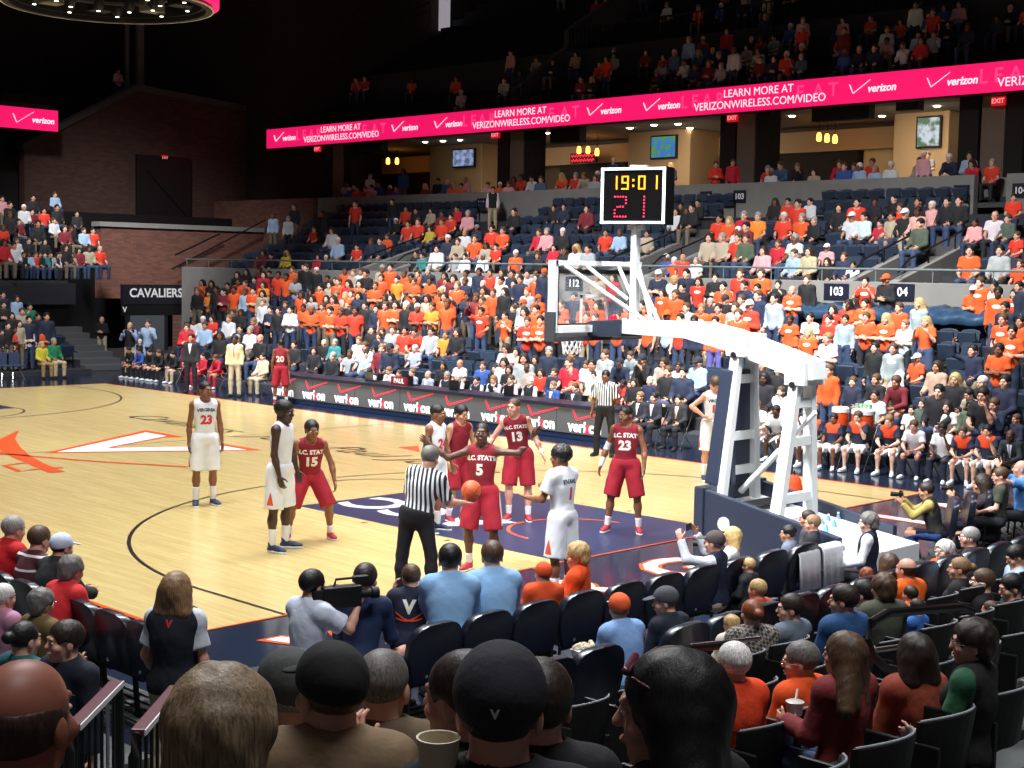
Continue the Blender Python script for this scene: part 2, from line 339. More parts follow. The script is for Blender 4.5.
# arm: box beam with a knee
b = MB(); prof = [(.62, 3.16), (-.85, 3.18), (-1.35, 3.10), (-2.62, 2.76), (-2.68, 2.52), (-2.5, 2.50), (-1.30, 2.82), (-.62, 2.95), (.62, 2.97)]
b.prism(prof, 7.45, 7.79, 'yz'); sb(b, 'arm', MM['steel'], bevel=.012)
b = MB(); b.prism([(1.12, 3.12), (.5, 3.17), (.5, 2.92), (1.12, 2.91)], 7.40, 7.84, 'yz'); sb(b, 'arm_pad', MM['pad'], bevel=.02)
b = MB(); b.tube([(7.62, -2.62, 2.1), (7.62, -1.50, .95)], .03, 10); b.tube([(7.62, -2.1, 1.56), (7.62, -1.50, .95)], .043, 10)
sb(b, 'lift_cylinder', MM['steel'])
for y, z in ((-1.5, 2.78), (-2.42, 2.45)):
    b = MB(); b.lathe([(.04, -.27), (.04, -.17)], (7.62, y, z), 12, 'x'); sb(b, 'pivot_bolt', MM['dark'])
# upright post with braces
b = MB(); b.box(7.57, 7.67, .38, .48, 3.15, 4.55); sb(b, 'post', MM['steel'], bevel=.008)
b = MB()
for s in (-1, 1):
    b.tube([(7.62+s*.82, 1.05, 3.93), (7.62+s*.06, .16, 3.16)], .03, 8); b.tube([(7.62+s*.36, 1.05, 3.93), (7.62+s*.06, .5, 3.45)], .028, 8)
b.tube([(7.62, .47, 3.95), (7.62, -.02, 3.16)], .03, 8)
sb(b, 'brace', MM['steel'])
b = MB(); b.beam((6.75, 1.06, 3.95), (8.49, 1.06, 3.95), .07, .07); b.beam((7.62, 1.06, 3.95), (7.62, .47, 3.95), .06, .06); b.beam((6.75, 1.06, 3.02), (8.49, 1.06, 3.02), .10, .10)
sb(b, 'support_bar', MM['steel'])
# backboard
glass = bpy.data.materials.new('board_glass'); glass.use_nodes = True; nt = glass.node_tree; pb = nt.nodes['Principled BSDF']
pb.inputs['Transmission Weight'].default_value = 0; pb.inputs['Roughness'].default_value = .05; pb.inputs['Alpha'].default_value = .10; pb.inputs['Base Color'].default_value = (.75, .85, .9, 1)
b = MB().box(6.72, 8.52, 1.19, 1.22, 2.93, 3.96); sb(b, 'backboard_glass', glass)
b = MB()
for y0, y1, t in ((1.10, 1.235, .07),):
    b.box(6.705, 8.535, y0, y1, 3.97-t, 3.985); b.box(6.705, 8.535, y0, y1, 2.90, 2.90+t)
    b.box(6.69, 6.69+t, y0, y1, 2.90, 3.985); b.box(8.55-t, 8.55, y0, y1, 2.90, 3.985)
bf = sb(b, 'backboard_frame', MM['steel'], bevel=.006)
b = MB()
for x0, x1, z0, z1 in ((6.78, 8.46, 3.80, 3.86), (6.78, 8.46, 3.03, 3.09), (6.78, 6.85, 3.03, 3.86), (8.39, 8.46, 3.03, 3.86)): b.box(x0, x1, 1.165, 1.185, z0, z1)
sb(b, 'gasket', MM['black'])
b = MB()
for x0, x1, z0, z1 in ((7.315, 7.36, 3.05, 3.50), (7.88, 7.925, 3.05, 3.50), (7.315, 7.925, 3.455, 3.505)): b.box(x0, x1, 1.178, 1.188, z0, z1)
sb(b, 'target_square', MM['white'])
b = MB(); b.box(6.68, 8.56, 1.07, 1.26, 2.84, 2.90); b.box(6.655, 6.70, 1.07, 1.26, 2.84, 3.26); b.box(8.54, 8.585, 1.07, 1.26, 2.84, 3.26)
sb(b, 'edge_pad', mat('grey_pad', (62, 66, 72), .5), bevel=.01)
sb(MB().box(6.84, 7.28, 1.165, 1.175, 2.94, 3.02), 'sponsor_strip', mat('orange_strip', (226, 84, 44), .5))
sb(MB().lathe([(.05, 0), (.06, .04), (.05, .09), (.02, .11)], (7.98, 1.12, 3.1), 14), 'red_lamp', mat('red_lamp', (200, 20, 50), .4, emit=(220, 20, 50), es=1))
b = MB(); b.tube([(7.62+.229*math.cos(a), 1.60+.229*math.sin(a), 3.05) for a in np.linspace(0, 2*PI, 28, endpoint=False)], .011, 8, True)
b.box(7.55, 7.69, 1.22, 1.40, 3.0, 3.06); sb(b, 'rim', mat('orange_rim', (226, 84, 30), .35), smooth=True)
b = MB()
NT = 12; prof = [(.225, 3.04), (.205, 2.95), (.175, 2.86), (.150, 2.77), (.135, 2.69), (.13, 2.62)]
for i in range(len(prof)-1):
    (r0, z0), (r1, z1) = prof[i], prof[i+1]
    for k in range(NT):
        for s in (-.5, .5):
            a0 = 2*PI*(k+(.5 if i % 2 else 0))/NT; a1 = a0+s*2*PI/NT
            b.tube([(7.62+r0*math.cos(a0), 1.6+r0*math.sin(a0), z0), (7.62+r1*math.cos(a1), 1.6+r1*math.sin(a1), z1)], .009, 5)
sb(b, 'net', MM['white'])
# shot clock on top of the post
sc = empty('shot_clock', (7.62, .42, 4.55)); tag(sc, 'black shot clock reading 19:01 and 21 with glowing white edge', 'clock')
def cb(mb, name, m, bevel=0): mb.v = [(x-7.62, y-.42, z-4.55) for x, y, z in mb.v]; return mb.build(name, m, sc, bevel)
A_ = math.radians(72); SX = Vector((math.cos(A_), -math.sin(A_), 0)); SN = Vector((-math.sin(A_), -math.cos(A_), 0)); SC = Vector((7.62, .42, 4.90))-Vector((7.62, .42, 4.55))
T_ = Matrix.Identity(4)
for i in range(3): T_[i][0], T_[i][1], T_[i][2], T_[i][3] = SX[i], SN[i], (0, 0, 1)[i], SC[i]
def cbx(name, m, boxes, bevel=0):
    b = MB()
    for q in boxes: b.box(*q, T=T_)
    return b.build(name, m, sc, bevel)
cbx('case', mat('clock_black', (8, 8, 9), .9, spec=.1), [(-.5, .5, -.14, .16, -.40, .40)], .01)
w = .035
cbx('light_border', mat('border_led', (235, 248, 250), .4, emit=(232, 248, 252), es=1.15), [(-.48, .48, .16, .185, .355, .355+w), (-.48, .48, .16, .185, -.39, -.39+w), (-.48, -.48+w, .16, .185, -.39, .39), (.48-w, .48, .16, .185, -.39, .39)])
amber = mat('amber_digit', (255, 170, 30), .5, emit=(255, 150, 20), es=1.3)
SEG = {'0': 'abcdef', '1': 'bc', '9': 'abcdfg', '2': 'abged'}
def seg_boxes(ch, cx, cz, w, h, t):
    o = []
    for k in SEG[ch]:
        o.append({'a': (cx-w/2, cx+w/2, .16, .172, cz+h/2-t, cz+h/2), 'd': (cx-w/2, cx+w/2, .16, .172, cz-h/2, cz-h/2+t), 'g': (cx-w/2, cx+w/2, .16, .172, cz-t/2, cz+t/2),
                  'f': (cx-w/2, cx-w/2+t, .16, .172, cz, cz+h/2), 'e': (cx-w/2, cx-w/2+t, .16, .172, cz-h/2, cz), 'b': (cx+w/2-t, cx+w/2, .16, .172, cz, cz+h/2), 'c': (cx+w/2-t, cx+w/2, .16, .172, cz-h/2, cz)}[k])
    return o
for ch, cx in (('1', -.29), ('9', -.12), ('0', .13), ('1', .31)):
    cbx('digit', amber, seg_boxes(ch, cx, .18, .105, .19, .020))
cbx('colon', amber, [(-.01, .015, .16, .172, .20, .23), (-.01, .015, .16, .172, .12, .15)])
dots = mat('red_dot', (255, 50, 90), .5, emit=(250, 40, 80), es=1.6)
D2 = [(0, 6), (1, 6), (2, 6), (3, 6), (4, 5.9), (4, 5), (4, 4), (3, 3), (2, 3), (1, 2.9), (0, 2), (0, 1), (0, 0), (1, 0), (2, 0), (3, 0), (4, 0)]
for pts, cx in ((D2, -.18), ([(2.4, k) for k in range(7)], .16)):
    b = MB()
    for i, k in pts: b.box(cx-.09+i*.042-.010, cx-.09+i*.042+.010, .16, .17, -.29+k*.046-.010, -.29+k*.046+.010, T=T_)
    b.build('digit', dots, sc)
cbx('bracket', MM['steel'], [(-.12, .12, -.05, .05, -.47, -.40), (-.1, .15, -.06, .06, .40, .43)], .004)
# ------------------------------------------------------------------ press table with its LED boards
pt = empty('press_table', (16.3, 14.4, 0)); tag(pt, 'long press table along the far sideline with grey illuminated advertising front', 'table')
def pb_(mb, name, m, bevel=0): mb.v = [(x-16.3, y-14.4, z) for x, y, z in mb.v]; return mb.build(name, m, pt, bevel)
pb_(MB().box(16.1, 16.95, 8.0, 20.9, .72, .80), 'table_top', mat('table_edge', (30, 36, 54), .4), .015)
for k in range(7): pb_(MB().box(16.16, 16.24, 8.02+k*1.84, 8.02+(k+1)*1.84-.03, .14, .71), 'led_panel', mat('grey_led', (80, 82, 84), .4, emit=(104, 106, 108), es=.45))
pb_(MB().box(16.18, 16.9, 8.02, 20.88, 0, .14), 'plinth', MM['key'], .01)
rl = mat('red_led', (240, 50, 70), .5, emit=(240, 56, 76), es=.95); wl = mat('table_white_led', (250, 250, 250), .5, emit=(250, 250, 250), es=.95)
for k in range(9):
    y = 20.35-k*1.43
    for wd, m, dx in (('veri', wl, .29), ('z', rl, -.02), ('on', wl, -.26)):
        o = text(wd, .36, m, (16.155, y+dx, .30), (0, -1, 0), (0, 0, 1), pt, 'logo_word', extrude=.002, offset=.012)
    b = MB()
    for (a, c) in (((y+.42, .68), (y+.30, .46)), ((y+.30, .46), (y-.55, .70))):
        b.beam((16.152, a[0], a[1]), (16.152, c[0], c[1]), .05, .008, (1, 0, 0), .03 if c[1] > .6 else .05)
    pb_(b, 'logo_check', rl)
# ------------------------------------------------------------------ stands
def stepped(name, rows, m, axis='x', a0=0, a1=10, base=-.1):
    """rows: list of (front, z, depth)"""
    b = MB()
    for (f, z, d) in rows:
        if axis == 'x': b.box(f, f+d, a0, a1, base, z)
        elif axis == 'y': b.box(a0, a1, f, f+d, base, z)
        elif axis == '-y': b.box(a0, a1, f-d, f, base, z)
        elif axis == '-x': b.box(f-d, f, a0, a1, base, z)
    return struct(b.build(name, m))
LOW = [(18.6+.78*i, .15+.27*i) for i in range(8)]          # person x, floor z of the far lower rows
b = MB()
for i, (x, z) in enumerate(LOW): b.box(x-.39, x+.39, -7, 30+.95*i, -.1, z)
struct(b.build('terrace', MM['step']))
UPL = [(25.7+.80*j, 3.15+.36*j) for j in range(8)]
stepped('terrace', [(x-.40, z, .80) for x, z in UPL], MM['step'], 'x', -7, 39.2, 2.0)
# front wall between the lower and the upper rows, with rail
struct(MB().box(24.62, 24.92, -7, 39.0, 0, 3.70).build('wall_front', MM['concrete'], bevel=.02))
wr = MB(); wr.tube([(24.75, -7, 4.02), (24.75, 38.9, 4.02)], .03, 8)
for y in np.arange(-6, 39, 1.6): wr.tube([(24.75, y, 3.7), (24.75, y, 4.02)], .015, 6)
tag(wr.build('guard_rail', mat('grey_rail', (110, 122, 122), .4)), 'long thin grey guard rail on the concrete wall behind the students', 'rail')
# second wall, under the club seats
b = MB(); b.box(31.6, 31.9, 7.75, 39.0, 0, 6.85); b.box(31.6, 31.9, -7, 6.75, 0, 6.85); b.box(33.0, 33.3, 5, 12, 0, 6.85); struct(b.build('wall_club', MM['concrete'], bevel=.02))
struct(MB().box(31.9, 46, -10, 48, 5.9, 6.05).build('floor_club', MM['concrete_d']))
stepped('terrace', [(32.0+.85*j, 6.05+.22*j, .85) for j in range(4)], MM['step'], 'x', -7, 44.5, 5.9)
# stair walls that cut the upper rows
for yv in (27.8, 25.9, 16.2, 14.4, 7.55, 6.25):
    struct(MB().prism([(24.7, 2.4), (24.7, 3.72), (29.0, 4.95), (29.0, 2.4)], yv-.12, yv+.12, 'xz').build('wall_stair', MM['concrete'], bevel=.015))
    b = MB(); b.tube([(24.9, yv, 3.95), (25.4, yv, 4.28), (29.0, yv, 5.35), (29.1, yv, 5.0)], .028, 8); b.tube([(26.4, yv, 4.2), (26.4, yv, 4.55)], .02, 6)
    b.tube([(27.8, yv, 4.6), (27.8, yv, 4.95)], .02, 6)
    tag(b.build('handrail', MM['rail']), {27.8: 'black handrail on stair wall at the far end of the student stand, outer one', 25.9: 'black handrail on stair wall at the far end of the student stand, inner one',
        16.2: 'black handrail on concrete stair wall behind the backboard', 14.4: 'black handrail on concrete stair wall just beside the goal post', 7.55: 'black handrail on stair wall above sign 103 on the wall',
        6.25: 'black handrail on stair wall above the sign next to 103'}[yv], 'handrail')
for (ya, yb) in ((25.9, 27.8), (14.4, 16.2), (6.25, 7.55)):
    b = MB()
    for j in range(9): b.box(25.0+.5*j, 25.5+.5*j, ya+.12, yb-.12, 2.6, 3.0+.28*j)
    struct(b.build('stair', MM['concrete_d']))
# number signs on the walls
def sign(s, x, y, z, w, h, label, size):
    o = MB().box(x-.03, x, y-w/2, y+w/2, z-h/2, z+h/2).build('section_sign', mat('sign_navy', (20, 24, 44), .5))
    text(s, size, MM['white'], (x-.035, y, z), (0, -1, 0), (0, 0, 1), o, 'number', offset=.008)
    return tag(o, label, 'sign')
sign('103', 24.62, 7.85, 3.42, .62*1.2, .42, 'dark section sign 103 on the front concrete wall', .30)
sign('104', 24.62, 6.0, 3.45, .8, .42, 'dark section sign 104 beside the man in the orange cap', .30)
sign('112', 24.62, 17.1, 3.45, .7, .42, 'dark section sign 112 seen through the glass backboard', .30)
sign('103', 31.6, 8.12, 6.35, .50, .42, 'small section sign 103 at the end of the upper grey wall', .26)
sign('104', 31.6, 6.3, 6.35, .50, .42, 'small section sign 104 beside the stairway gap in the upper wall', .26)
sign('103', 31.6, 16.1, 6.40, .5, .42, 'small dark section sign on the upper wall right of the red-clad pair', .26)
sign('112', 31.6, 17.5, 6.40, .5, .42, 'small dark section sign on the upper wall left of the red-clad pair', .26)
sign('112', 31.6, 28.5, 6.40, .5, .42, 'small dark section sign beside the usher at the top of the upper rows', .26)
# club rooms: ceiling, back wall, partitions, screens
struct(MB().box(33.32, 47, -12, 45.6, 9.62, 9.955).build('ceiling', MM['ceil']))
struct(MB().box(41.0, 41.3, -12, 46, 6.0, 9.62).build('wall_rooms', MM['beige_d']))
b = MB(); b.box(40.2, 41.0, -12, 46, 8.6, 9.4); struct(b.build('trim_1', MM['beige']))
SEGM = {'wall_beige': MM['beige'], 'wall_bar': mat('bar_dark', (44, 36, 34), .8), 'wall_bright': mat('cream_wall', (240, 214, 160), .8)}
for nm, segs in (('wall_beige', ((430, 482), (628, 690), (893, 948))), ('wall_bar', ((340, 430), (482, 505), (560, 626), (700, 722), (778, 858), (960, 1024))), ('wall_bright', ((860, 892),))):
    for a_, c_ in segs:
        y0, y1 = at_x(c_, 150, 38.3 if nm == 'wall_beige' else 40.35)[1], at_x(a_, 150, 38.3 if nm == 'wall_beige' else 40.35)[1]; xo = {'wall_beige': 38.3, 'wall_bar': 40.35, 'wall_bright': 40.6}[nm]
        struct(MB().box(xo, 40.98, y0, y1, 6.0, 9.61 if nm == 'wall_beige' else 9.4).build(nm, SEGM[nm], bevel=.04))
for y in (28.7, 17.45, 40.27, 8.3):
    b = MB(); b.box(33.7, 34.3, y-.38, y+.38, 6.0, 9.62); struct(b.build('pillar', MM['beige_d'], bevel=.02))
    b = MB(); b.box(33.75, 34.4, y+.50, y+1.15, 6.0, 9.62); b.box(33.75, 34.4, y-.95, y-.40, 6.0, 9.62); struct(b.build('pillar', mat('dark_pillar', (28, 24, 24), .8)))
lk = 0
for q in [(905, 109), (937, 106), (970, 103), (882, 116), (630, 128), (654, 125), (678, 124), (690, 128), (792, 116), (425, 142), (443, 141), (460, 140), (868, 130), (889, 129), (547, 133), (990, 110)]:
    p = at_z(q[0], q[1], 9.61); o = MB().lathe([(.10, -.03), (.13, 0)], (0, 0, 0), 14).build('ceiling_light', MM['glow'], loc=tuple(p))
    tag(o, 'small round white downlight in the club ceiling under the pink ribbon board', 'ceiling light', 'downlights under the pink ribbon board')
for y in (12.5, 22.5, 31.5, 3.0):
    area('club_lamp', (36.0, y, 9.5), (38.5, y, 6.5), 3, 5, 190, (1, .84, .66), 150)
def tv(x, y, z, w, h, label, cols):
    o = MB().box(x, x+.1, y-w/2, y+w/2, z-h/2, z+h/2).build('television', MM['black'], bevel=.01)
    n = bpy.data.materials.new('screen_picture'); n.use_nodes = True; nt = n.node_tree; b = nt.nodes['Principled BSDF']
    tc = nt.nodes.new('ShaderNodeTexCoord'); ns = nt.nodes.new('ShaderNodeTexNoise'); ns.inputs['Scale'].default_value = 4
    cr = nt.nodes.new('ShaderNodeValToRGB'); cr.color_ramp.elements[0].color = (*lin(cols[0]), 1); cr.color_ramp.elements[1].color = (*lin(cols[1]), 1)
    cr.color_ramp.elements[0].position = .4; cr.color_ramp.elements[1].position = .6
    nt.links.new(tc.outputs['Object'], ns.inputs[0]); nt.links.new(ns.outputs['Fac'], cr.inputs[0]); nt.links.new(cr.outputs[0], b.inputs['Emission Color']); b.inputs['Emission Strength'].default_value = .9
    b.inputs['Base Color'].default_value = (0, 0, 0, 1)
    MB().box(x-.012, x, y-w/2+.06, y+w/2-.06, z-h/2+.06, z+h/2-.06).build('screen', n, o)
    return tag(o, label, 'television')
p = at_x(664, 147, 38.2); tv(38.15, p[1], p[2], 1.35, .95, 'wall television showing green and blue picture above the shot clock', ((60, 120, 200), (90, 150, 60)))
p = at_x(929, 132, 38.2); tv(38.15, p[1], p[2], .95, 1.1, 'wall television with pale picture in the room at upper right', ((210, 220, 230), (90, 120, 90)))
p = at_x(464, 158, 38.2); tv(38.15, p[1], p[2], 1.5, .85, 'wall television with bluish picture in the club room over the students', ((150, 170, 210), (90, 100, 130)))
for i, (px, py, g) in enumerate([(579, 150, 'a'), (588, 150, 'a'), (597, 152, 'a'), (819, 137, 'b'), (827, 138, 'b'), (835, 139, 'b'), (388, 161, 'c'), (397, 161, 'c')]):
    p = at_x(px, py, 38.5); o = empty('pendant_lamp', tuple(p))
    tag(o, {'a': 'amber glass pendant lamp over the red neon bar sign', 'b': 'amber glass pendant lamp in the dark room right of the centre', 'c': 'amber glass pendant lamp in the dark room at left'}[g], 'lamp', {'a': 'three pendant lamps over the neon sign', 'b': 'three pendant lamps in the right room', 'c': 'two pendant lamps in the left room'}[g])
    MB().lathe([(.05, .16), (.09, .08), (.10, -.08), (.07, -.16)], (0, 0, 0), 12).build('shade', MM['gold'], o, smooth=True)
    MB().tube([(0, 0, .15), (0, 0, 9.62-p[2])], .01, 5).build('cord', MM['black'], o)
p = at_x(583, 158, 39.4); o = MB().box(39.4, 39.5, p[1]-.75, p[1]+.75, p[2]-.22, p[2]+.22).build('neon_sign', MM['black']); tag(o, 'red neon sign glowing in the dark bar over the stand', 'sign')
for dz in (.1, -.1):
    b = MB(); b.tube([(39.37, p[1]-.66+.06*i, p[2]+dz+.07*math.sin(i*2.3)) for i in range(23)], .018, 5); b.build('neon_tube', MM['red'], o)
def exit_sign(px, py, X, label, z=None):
    p = at_x(px, py, X); o = MB().box(X, X+.08, p[1]-.22, p[1]+.22, p[2]-.13, p[2]+.13).build('exit_sign', mat('exit_body', (120, 14, 24), .5, emit=(200, 20, 36), es=.9))
    text('EXIT', .2, mat('exit_text', (255, 150, 150), .5, emit=(255, 140, 140), es=1.1), (X-.01, p[1], p[2]), (0, -1, 0), (0, 0, 1), o, 'exit_letters', offset=.004); return tag(o, label, 'sign')
exit_sign(998, 101, 33.5, 'red exit sign under the ribbon board at far right'); exit_sign(732, 118, 33.5, 'red exit sign under the ribbon board right of the shot clock')
exit_sign(495, 135, 33.5, 'red exit sign under the ribbon board above the far stand'); exit_sign(317, 149, 33.5, 'red exit sign under the left end of the ribbon board')
for px, py, w in ((843, 113, 2.2), (568, 136, 1.6), (372, 147, 1.8), (910, 103, .8)):
    p = at_x(px, py, 34.2); o = MB().box(34.0, 34.4, p[1]-w/2, p[1]+w/2, p[2]-.25, 9.61).build('loudspeaker', MM['black'], bevel=.03); tag(o, 'black loudspeaker box hanging under the ceiling near pixel-free club edge'.replace(' near pixel-free club edge', {843: ' at right, the widest', 568: ' left of the shot clock', 372: ' at the left end', 910: ' right of the widest box'}[px]), 'speaker')
# ------------------------------------------------------------------ ribbon board
rb = empty('ribbon_board', (33.0, 20, 9.4)); tag(rb, 'long bright pink LED ribbon board with white web address along upper deck', 'display board')
def rbb(mb, name, m): mb.v = [(x-33, y-20, z-9.4) for x, y, z in mb.v]; return mb.build(name, m, rb)
rbb(MB().box(33.0, 33.12, -6, 44.85, 9.40, 10.28), 'led_face', MM['pink']); rbb(MB().box(33.12, 33.3, -6, 44.9, 9.34, 10.28), 'housing', MM['black'])
def check(yc, zc, s, m, X, parent_fn, dirn=-1, ax='x'):
    b = MB()
    for a, c, w in (((-.5, .22), (-.32, -.18), .09), ((-.32, -.18), (.55, .38), .06)):
        pa = (X, yc+dirn*a[0]*s, zc+a[1]*s); pc = (X, yc+dirn*c[0]*s, zc+c[1]*s)
        if ax == 'y': pa = (yc+a[0]*s, X, zc+a[1]*s); pc = (yc+c[0]*s, X, zc+c[1]*s)
        b.beam(pa, pc, .008, w*s*1.2, (1, 0, 0) if ax == 'x' else (0, 1, 0), .008, w*s*.5)
    return b
def seg(y_left, first=True):
    Z = 9.84
    for yc in (y_left-1.35, y_left-9.95):
        rbb(check(yc+.35, Z-.02, .72, MM['ledw'], 32.98, rbb), 'logo_check', MM['ledw'])
        text('verizon', .34, MM['ledw'], (32.985, yc-.45, Z-.04), (0, -1, 0), (0, 0, 1), rb, 'logo_word', offset=.008, shear=.2)
    text('LEARN MORE AT', .38, MM['ledw'], (32.985, y_left-5.65, Z+.19), (0, -1, 0), (0, 0, 1), rb, 'led_text', offset=0.0)
    text('VERIZONWIRELESS.COM/VIDEO', .38, MM['ledw'], (32.985, y_left-5.65, Z-.19), (0, -1, 0), (0, 0, 1), rb, 'led_text', offset=0.0)
    text('L E A R', .62, MM['pinkl'], (32.99, y_left-3.3, Z+.02), (0, -1, 0), (0, 0, 1), rb, 'led_text', offset=.006)
    text('E  A T', .62, MM['pinkl'], (32.99, y_left-8.0, Z+.02), (0, -1, 0), (0, 0, 1), rb, 'led_text', offset=.006)
for k in range(4): seg(44.85-11.35*k)
rb2 = empty('ribbon_board', (15, 45.5, 9.4)); tag(rb2, 'short pink LED ribbon board on the end stand at left edge', 'display board')
def rb2f(mb, name, m): mb.v = [(x-15, y-45.5, z-9.4) for x, y, z in mb.v]; return mb.build(name, m, rb2)
rb2f(MB().box(8, 22.6, 45.5, 45.62, 9.40, 10.28), 'led_face', MM['pink']); rb2f(MB().box(8, 22.7, 45.62, 45.8, 9.34, 10.34), 'housing', MM['black'])
rb2f(check(21.0, 9.8, .9, MM['ledw'], 45.48, None, ax='y'), 'logo_check', MM['ledw'])
text('verizon', .34, MM['ledw'], (21.9, 45.48, 9.8), (1, 0, 0), (0, 0, 1), rb2, 'logo_word', offset=.008, shear=.2)
# ------------------------------------------------------------------ upper deck
UPD = [(34.0+.85*k, 10.05+.42*k) for k in range(5)]+[(39.2+.85*k, 13.3+.52*k) for k in range(12)]
stepped('terrace', [(x-.42, z, .85) for x, z in UPD], mat('deck_step', (36, 36, 42), .9), 'x', -12, 44.6, 9.97)
struct(MB().box(38.0, 38.4, -12, 44.6, 10, 13.2).build('wall_deck', mat('deck_wall', (60, 60, 62), .9)))
b = MB()
for y in np.arange(-2, 30, .22): b.box(37.98, 38.01, y, y+.03, 13.2, 14.1)
b.tube([(38.0, -2, 14.1), (38.0, 30, 14.1)], .035, 6); tag(b.build('deck_railing', MM['rail']), 'dark barred railing along the upper deck walkway', 'railing')
for yv in (13.5, 30.5):
    struct(MB().prism([(35.0, 10), (35.0, 11.2), (38.4, 13.5), (38.4, 10)], yv-.15, yv+.15, 'xz').build('wall_stair', MM['concrete_d']))
struct(MB().prism([(38.4, 13), (38.4, 14.2), (44, 17.6), (44, 13)], 30.3, 30.6, 'xz').build('wall_stair', MM['concrete_d']))
o = MB().box(46.0, 46.1, 31.2, 33.6, 15.6, 17.2).build('blue_screen', mat('blue_glow', (40, 110, 220), .5, emit=(30, 100, 220), es=.8)); tag(o, 'blue glowing concourse screen high in the dark upper deck', 'screen')
p = at_x(436, 8, 44.0); struct(MB().box(44.0, 44.2, p[1]-.9, p[1]+.9, p[2]-1.2, p[2]+1.2).build('door_4', mat('portal_light', (210, 206, 214), .6, emit=(200, 196, 206), es=.45)))
for k, (pa, pb) in enumerate((((312, 60), (430, 2)), ((672, 62), (702, 38)))):
    X = 38.6; a_, c_ = at_x(*pa, X), at_x(*pb, X+3); b = MB(); b.tube([tuple(a_), tuple(c_)], .04, 6); b.tube([tuple(a_+V3(0, 0, -.4)), tuple(c_+V3(0, 0, -.4))], .03, 6)
    for t_ in np.linspace(0, 1, 9): q_ = a_+(c_-a_)*t_; b.tube([tuple(q_+V3(0, 0, -1.0)), tuple(q_)], .02, 5)
    tag(b.build('stair_rail', MM['rail']), ('dim sloping stair rail at the end of the upper deck', 'dim sloping stair rail in the middle of the upper deck')[k], 'railing')
# enclosing walls
struct(MB().box(50, 50.5, -30, 62, 0, 34).build('wall_right', MM['darkwall'])); struct(MB().box(-30, 50, 58, 58.5, 0, 34).build('wall_back', mat('dark_brick_far', (44, 30, 28), .9)))
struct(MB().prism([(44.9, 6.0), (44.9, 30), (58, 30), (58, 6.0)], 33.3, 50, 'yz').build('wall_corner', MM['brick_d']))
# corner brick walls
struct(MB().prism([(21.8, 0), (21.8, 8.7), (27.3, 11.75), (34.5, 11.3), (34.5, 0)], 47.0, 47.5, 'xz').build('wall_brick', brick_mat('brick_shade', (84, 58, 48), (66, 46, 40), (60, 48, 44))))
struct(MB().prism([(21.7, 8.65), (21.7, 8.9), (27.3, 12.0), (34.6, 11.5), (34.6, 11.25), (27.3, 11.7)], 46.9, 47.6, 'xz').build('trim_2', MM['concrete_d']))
# lower brick corner with the tunnel and the name board
struct(MB().box(23.2, 31.6, 43.0, 43.5, 2.3, 5.35).build('wall_tunnel', MM['brick'])); struct(MB().box(23.1, 31.7, 42.9, 43.6, 5.35, 5.55).build('trim_3', MM['concrete']))
struct(MB().box(27.0, 31.6, 43.0, 43.5, 0, 2.3).build('wall_tunnel', MM['brick'])); struct(MB().box(31.5, 31.9, 39.2, 47, 0, 6.85).build('wall_tunnel', MM['brick_y']))
struct(MB().box(14, 31.6, 45.5, 46, 0, 6).build('wall_curtain', MM['black'])); struct(MB().box(25.2, 31.6, 39.6, 39.9, 0, 3.7).build('wall_front_end', MM['concrete']))
bl, br_ = at_y(123, 292, 39.3), at_y(188, 296, 39.3); zc = at_y(157, 294.5, 39.3)[2]; bc = (bl[0]+br_[0])/2
nb = MB().box(bl[0], br_[0], 39.3, 39.5, zc-.40, zc+.40).build('name_board', mat('board_dark', (26, 26, 36), .5)); tag(nb, 'dark board with white lettering CAVALIERS over the tunnel', 'sign')
text('CAVALIERS', .50, MM['white'], (bc, 39.28, zc+.05), (1, 0, 0), (0, 0, 1), nb, 'board_letters', offset=.012, space=1.0)
for dx in (-1.45, 1.5): text('V', .30, MM['white'], (bc+dx, 39.27, zc-.62), (1, 0, 0), (0, 0, 1), nb, 'emblem', offset=.008)
struct(MB().box(bl[0], br_[0], 39.32, 39.45, zc-.85, zc-.40).build('trim_6', MM['black']))
dr = MB().box(24.6, 26.4, 43.2, 43.3, 0, 2.2).build('door_1', mat('grey_door', (72, 76, 80), .6), bevel=.01); struct(dr)
struct(MB().box(24.5, 24.62, 43.1, 43.3, 0, 2.3).build('trim_4', MM['dark'])); struct(MB().box(26.4, 26.52, 43.1, 43.3, 0, 2.3).build('trim_5', MM['dark']))
# vomitory in the brick wall, its shade a flat black panel, with exit sign
_a, _c = at_y(136, 222, 46.9), at_y(190, 152, 46.9)
struct(MB().box(_a[0], _c[0], 46.8, 46.95, _a[2], _c[2]-.3).build('door_2', MM['black']))
b = MB(); b.tube([(_a[0]+.5, 46.78, _c[2]-1.0), (_c[0]-.2, 46.78, _a[2]+.3)], .04, 6); tag(b.build('handrail', MM['rail']), 'thin diagonal handrail in the dark doorway under the small exit sign', 'handrail')
for px, w in ((128, .12), (141, .35)):
    q = at_y(px, 60, 51.0); struct(MB().box(q[0]-w/2, q[0]+w/2, 51.0, 51.2, 9.0, 22.0).build('pillar', mat('pale_post', (120, 112, 112), .7)))
q = at_y(118, 72, 50.0); crowd_late = (q[0], 50.0, q[2]-1.6)
struct(MB().box(22, 29, 49.4, 52, 8.5, q[2]-1.62).build('floor_landing', MM['dark']))
p = at_y(164, 158, 46.9); o = MB().box(p[0]-.16, p[0]+.16, 46.82, 46.9, p[2]-.12, p[2]+.12).build('exit_sign', mat('exit_body', (120, 14, 24), .5, emit=(200, 20, 36), es=.9)); tag(o, 'small red exit sign over dark stairs in tall brick wall', 'sign')
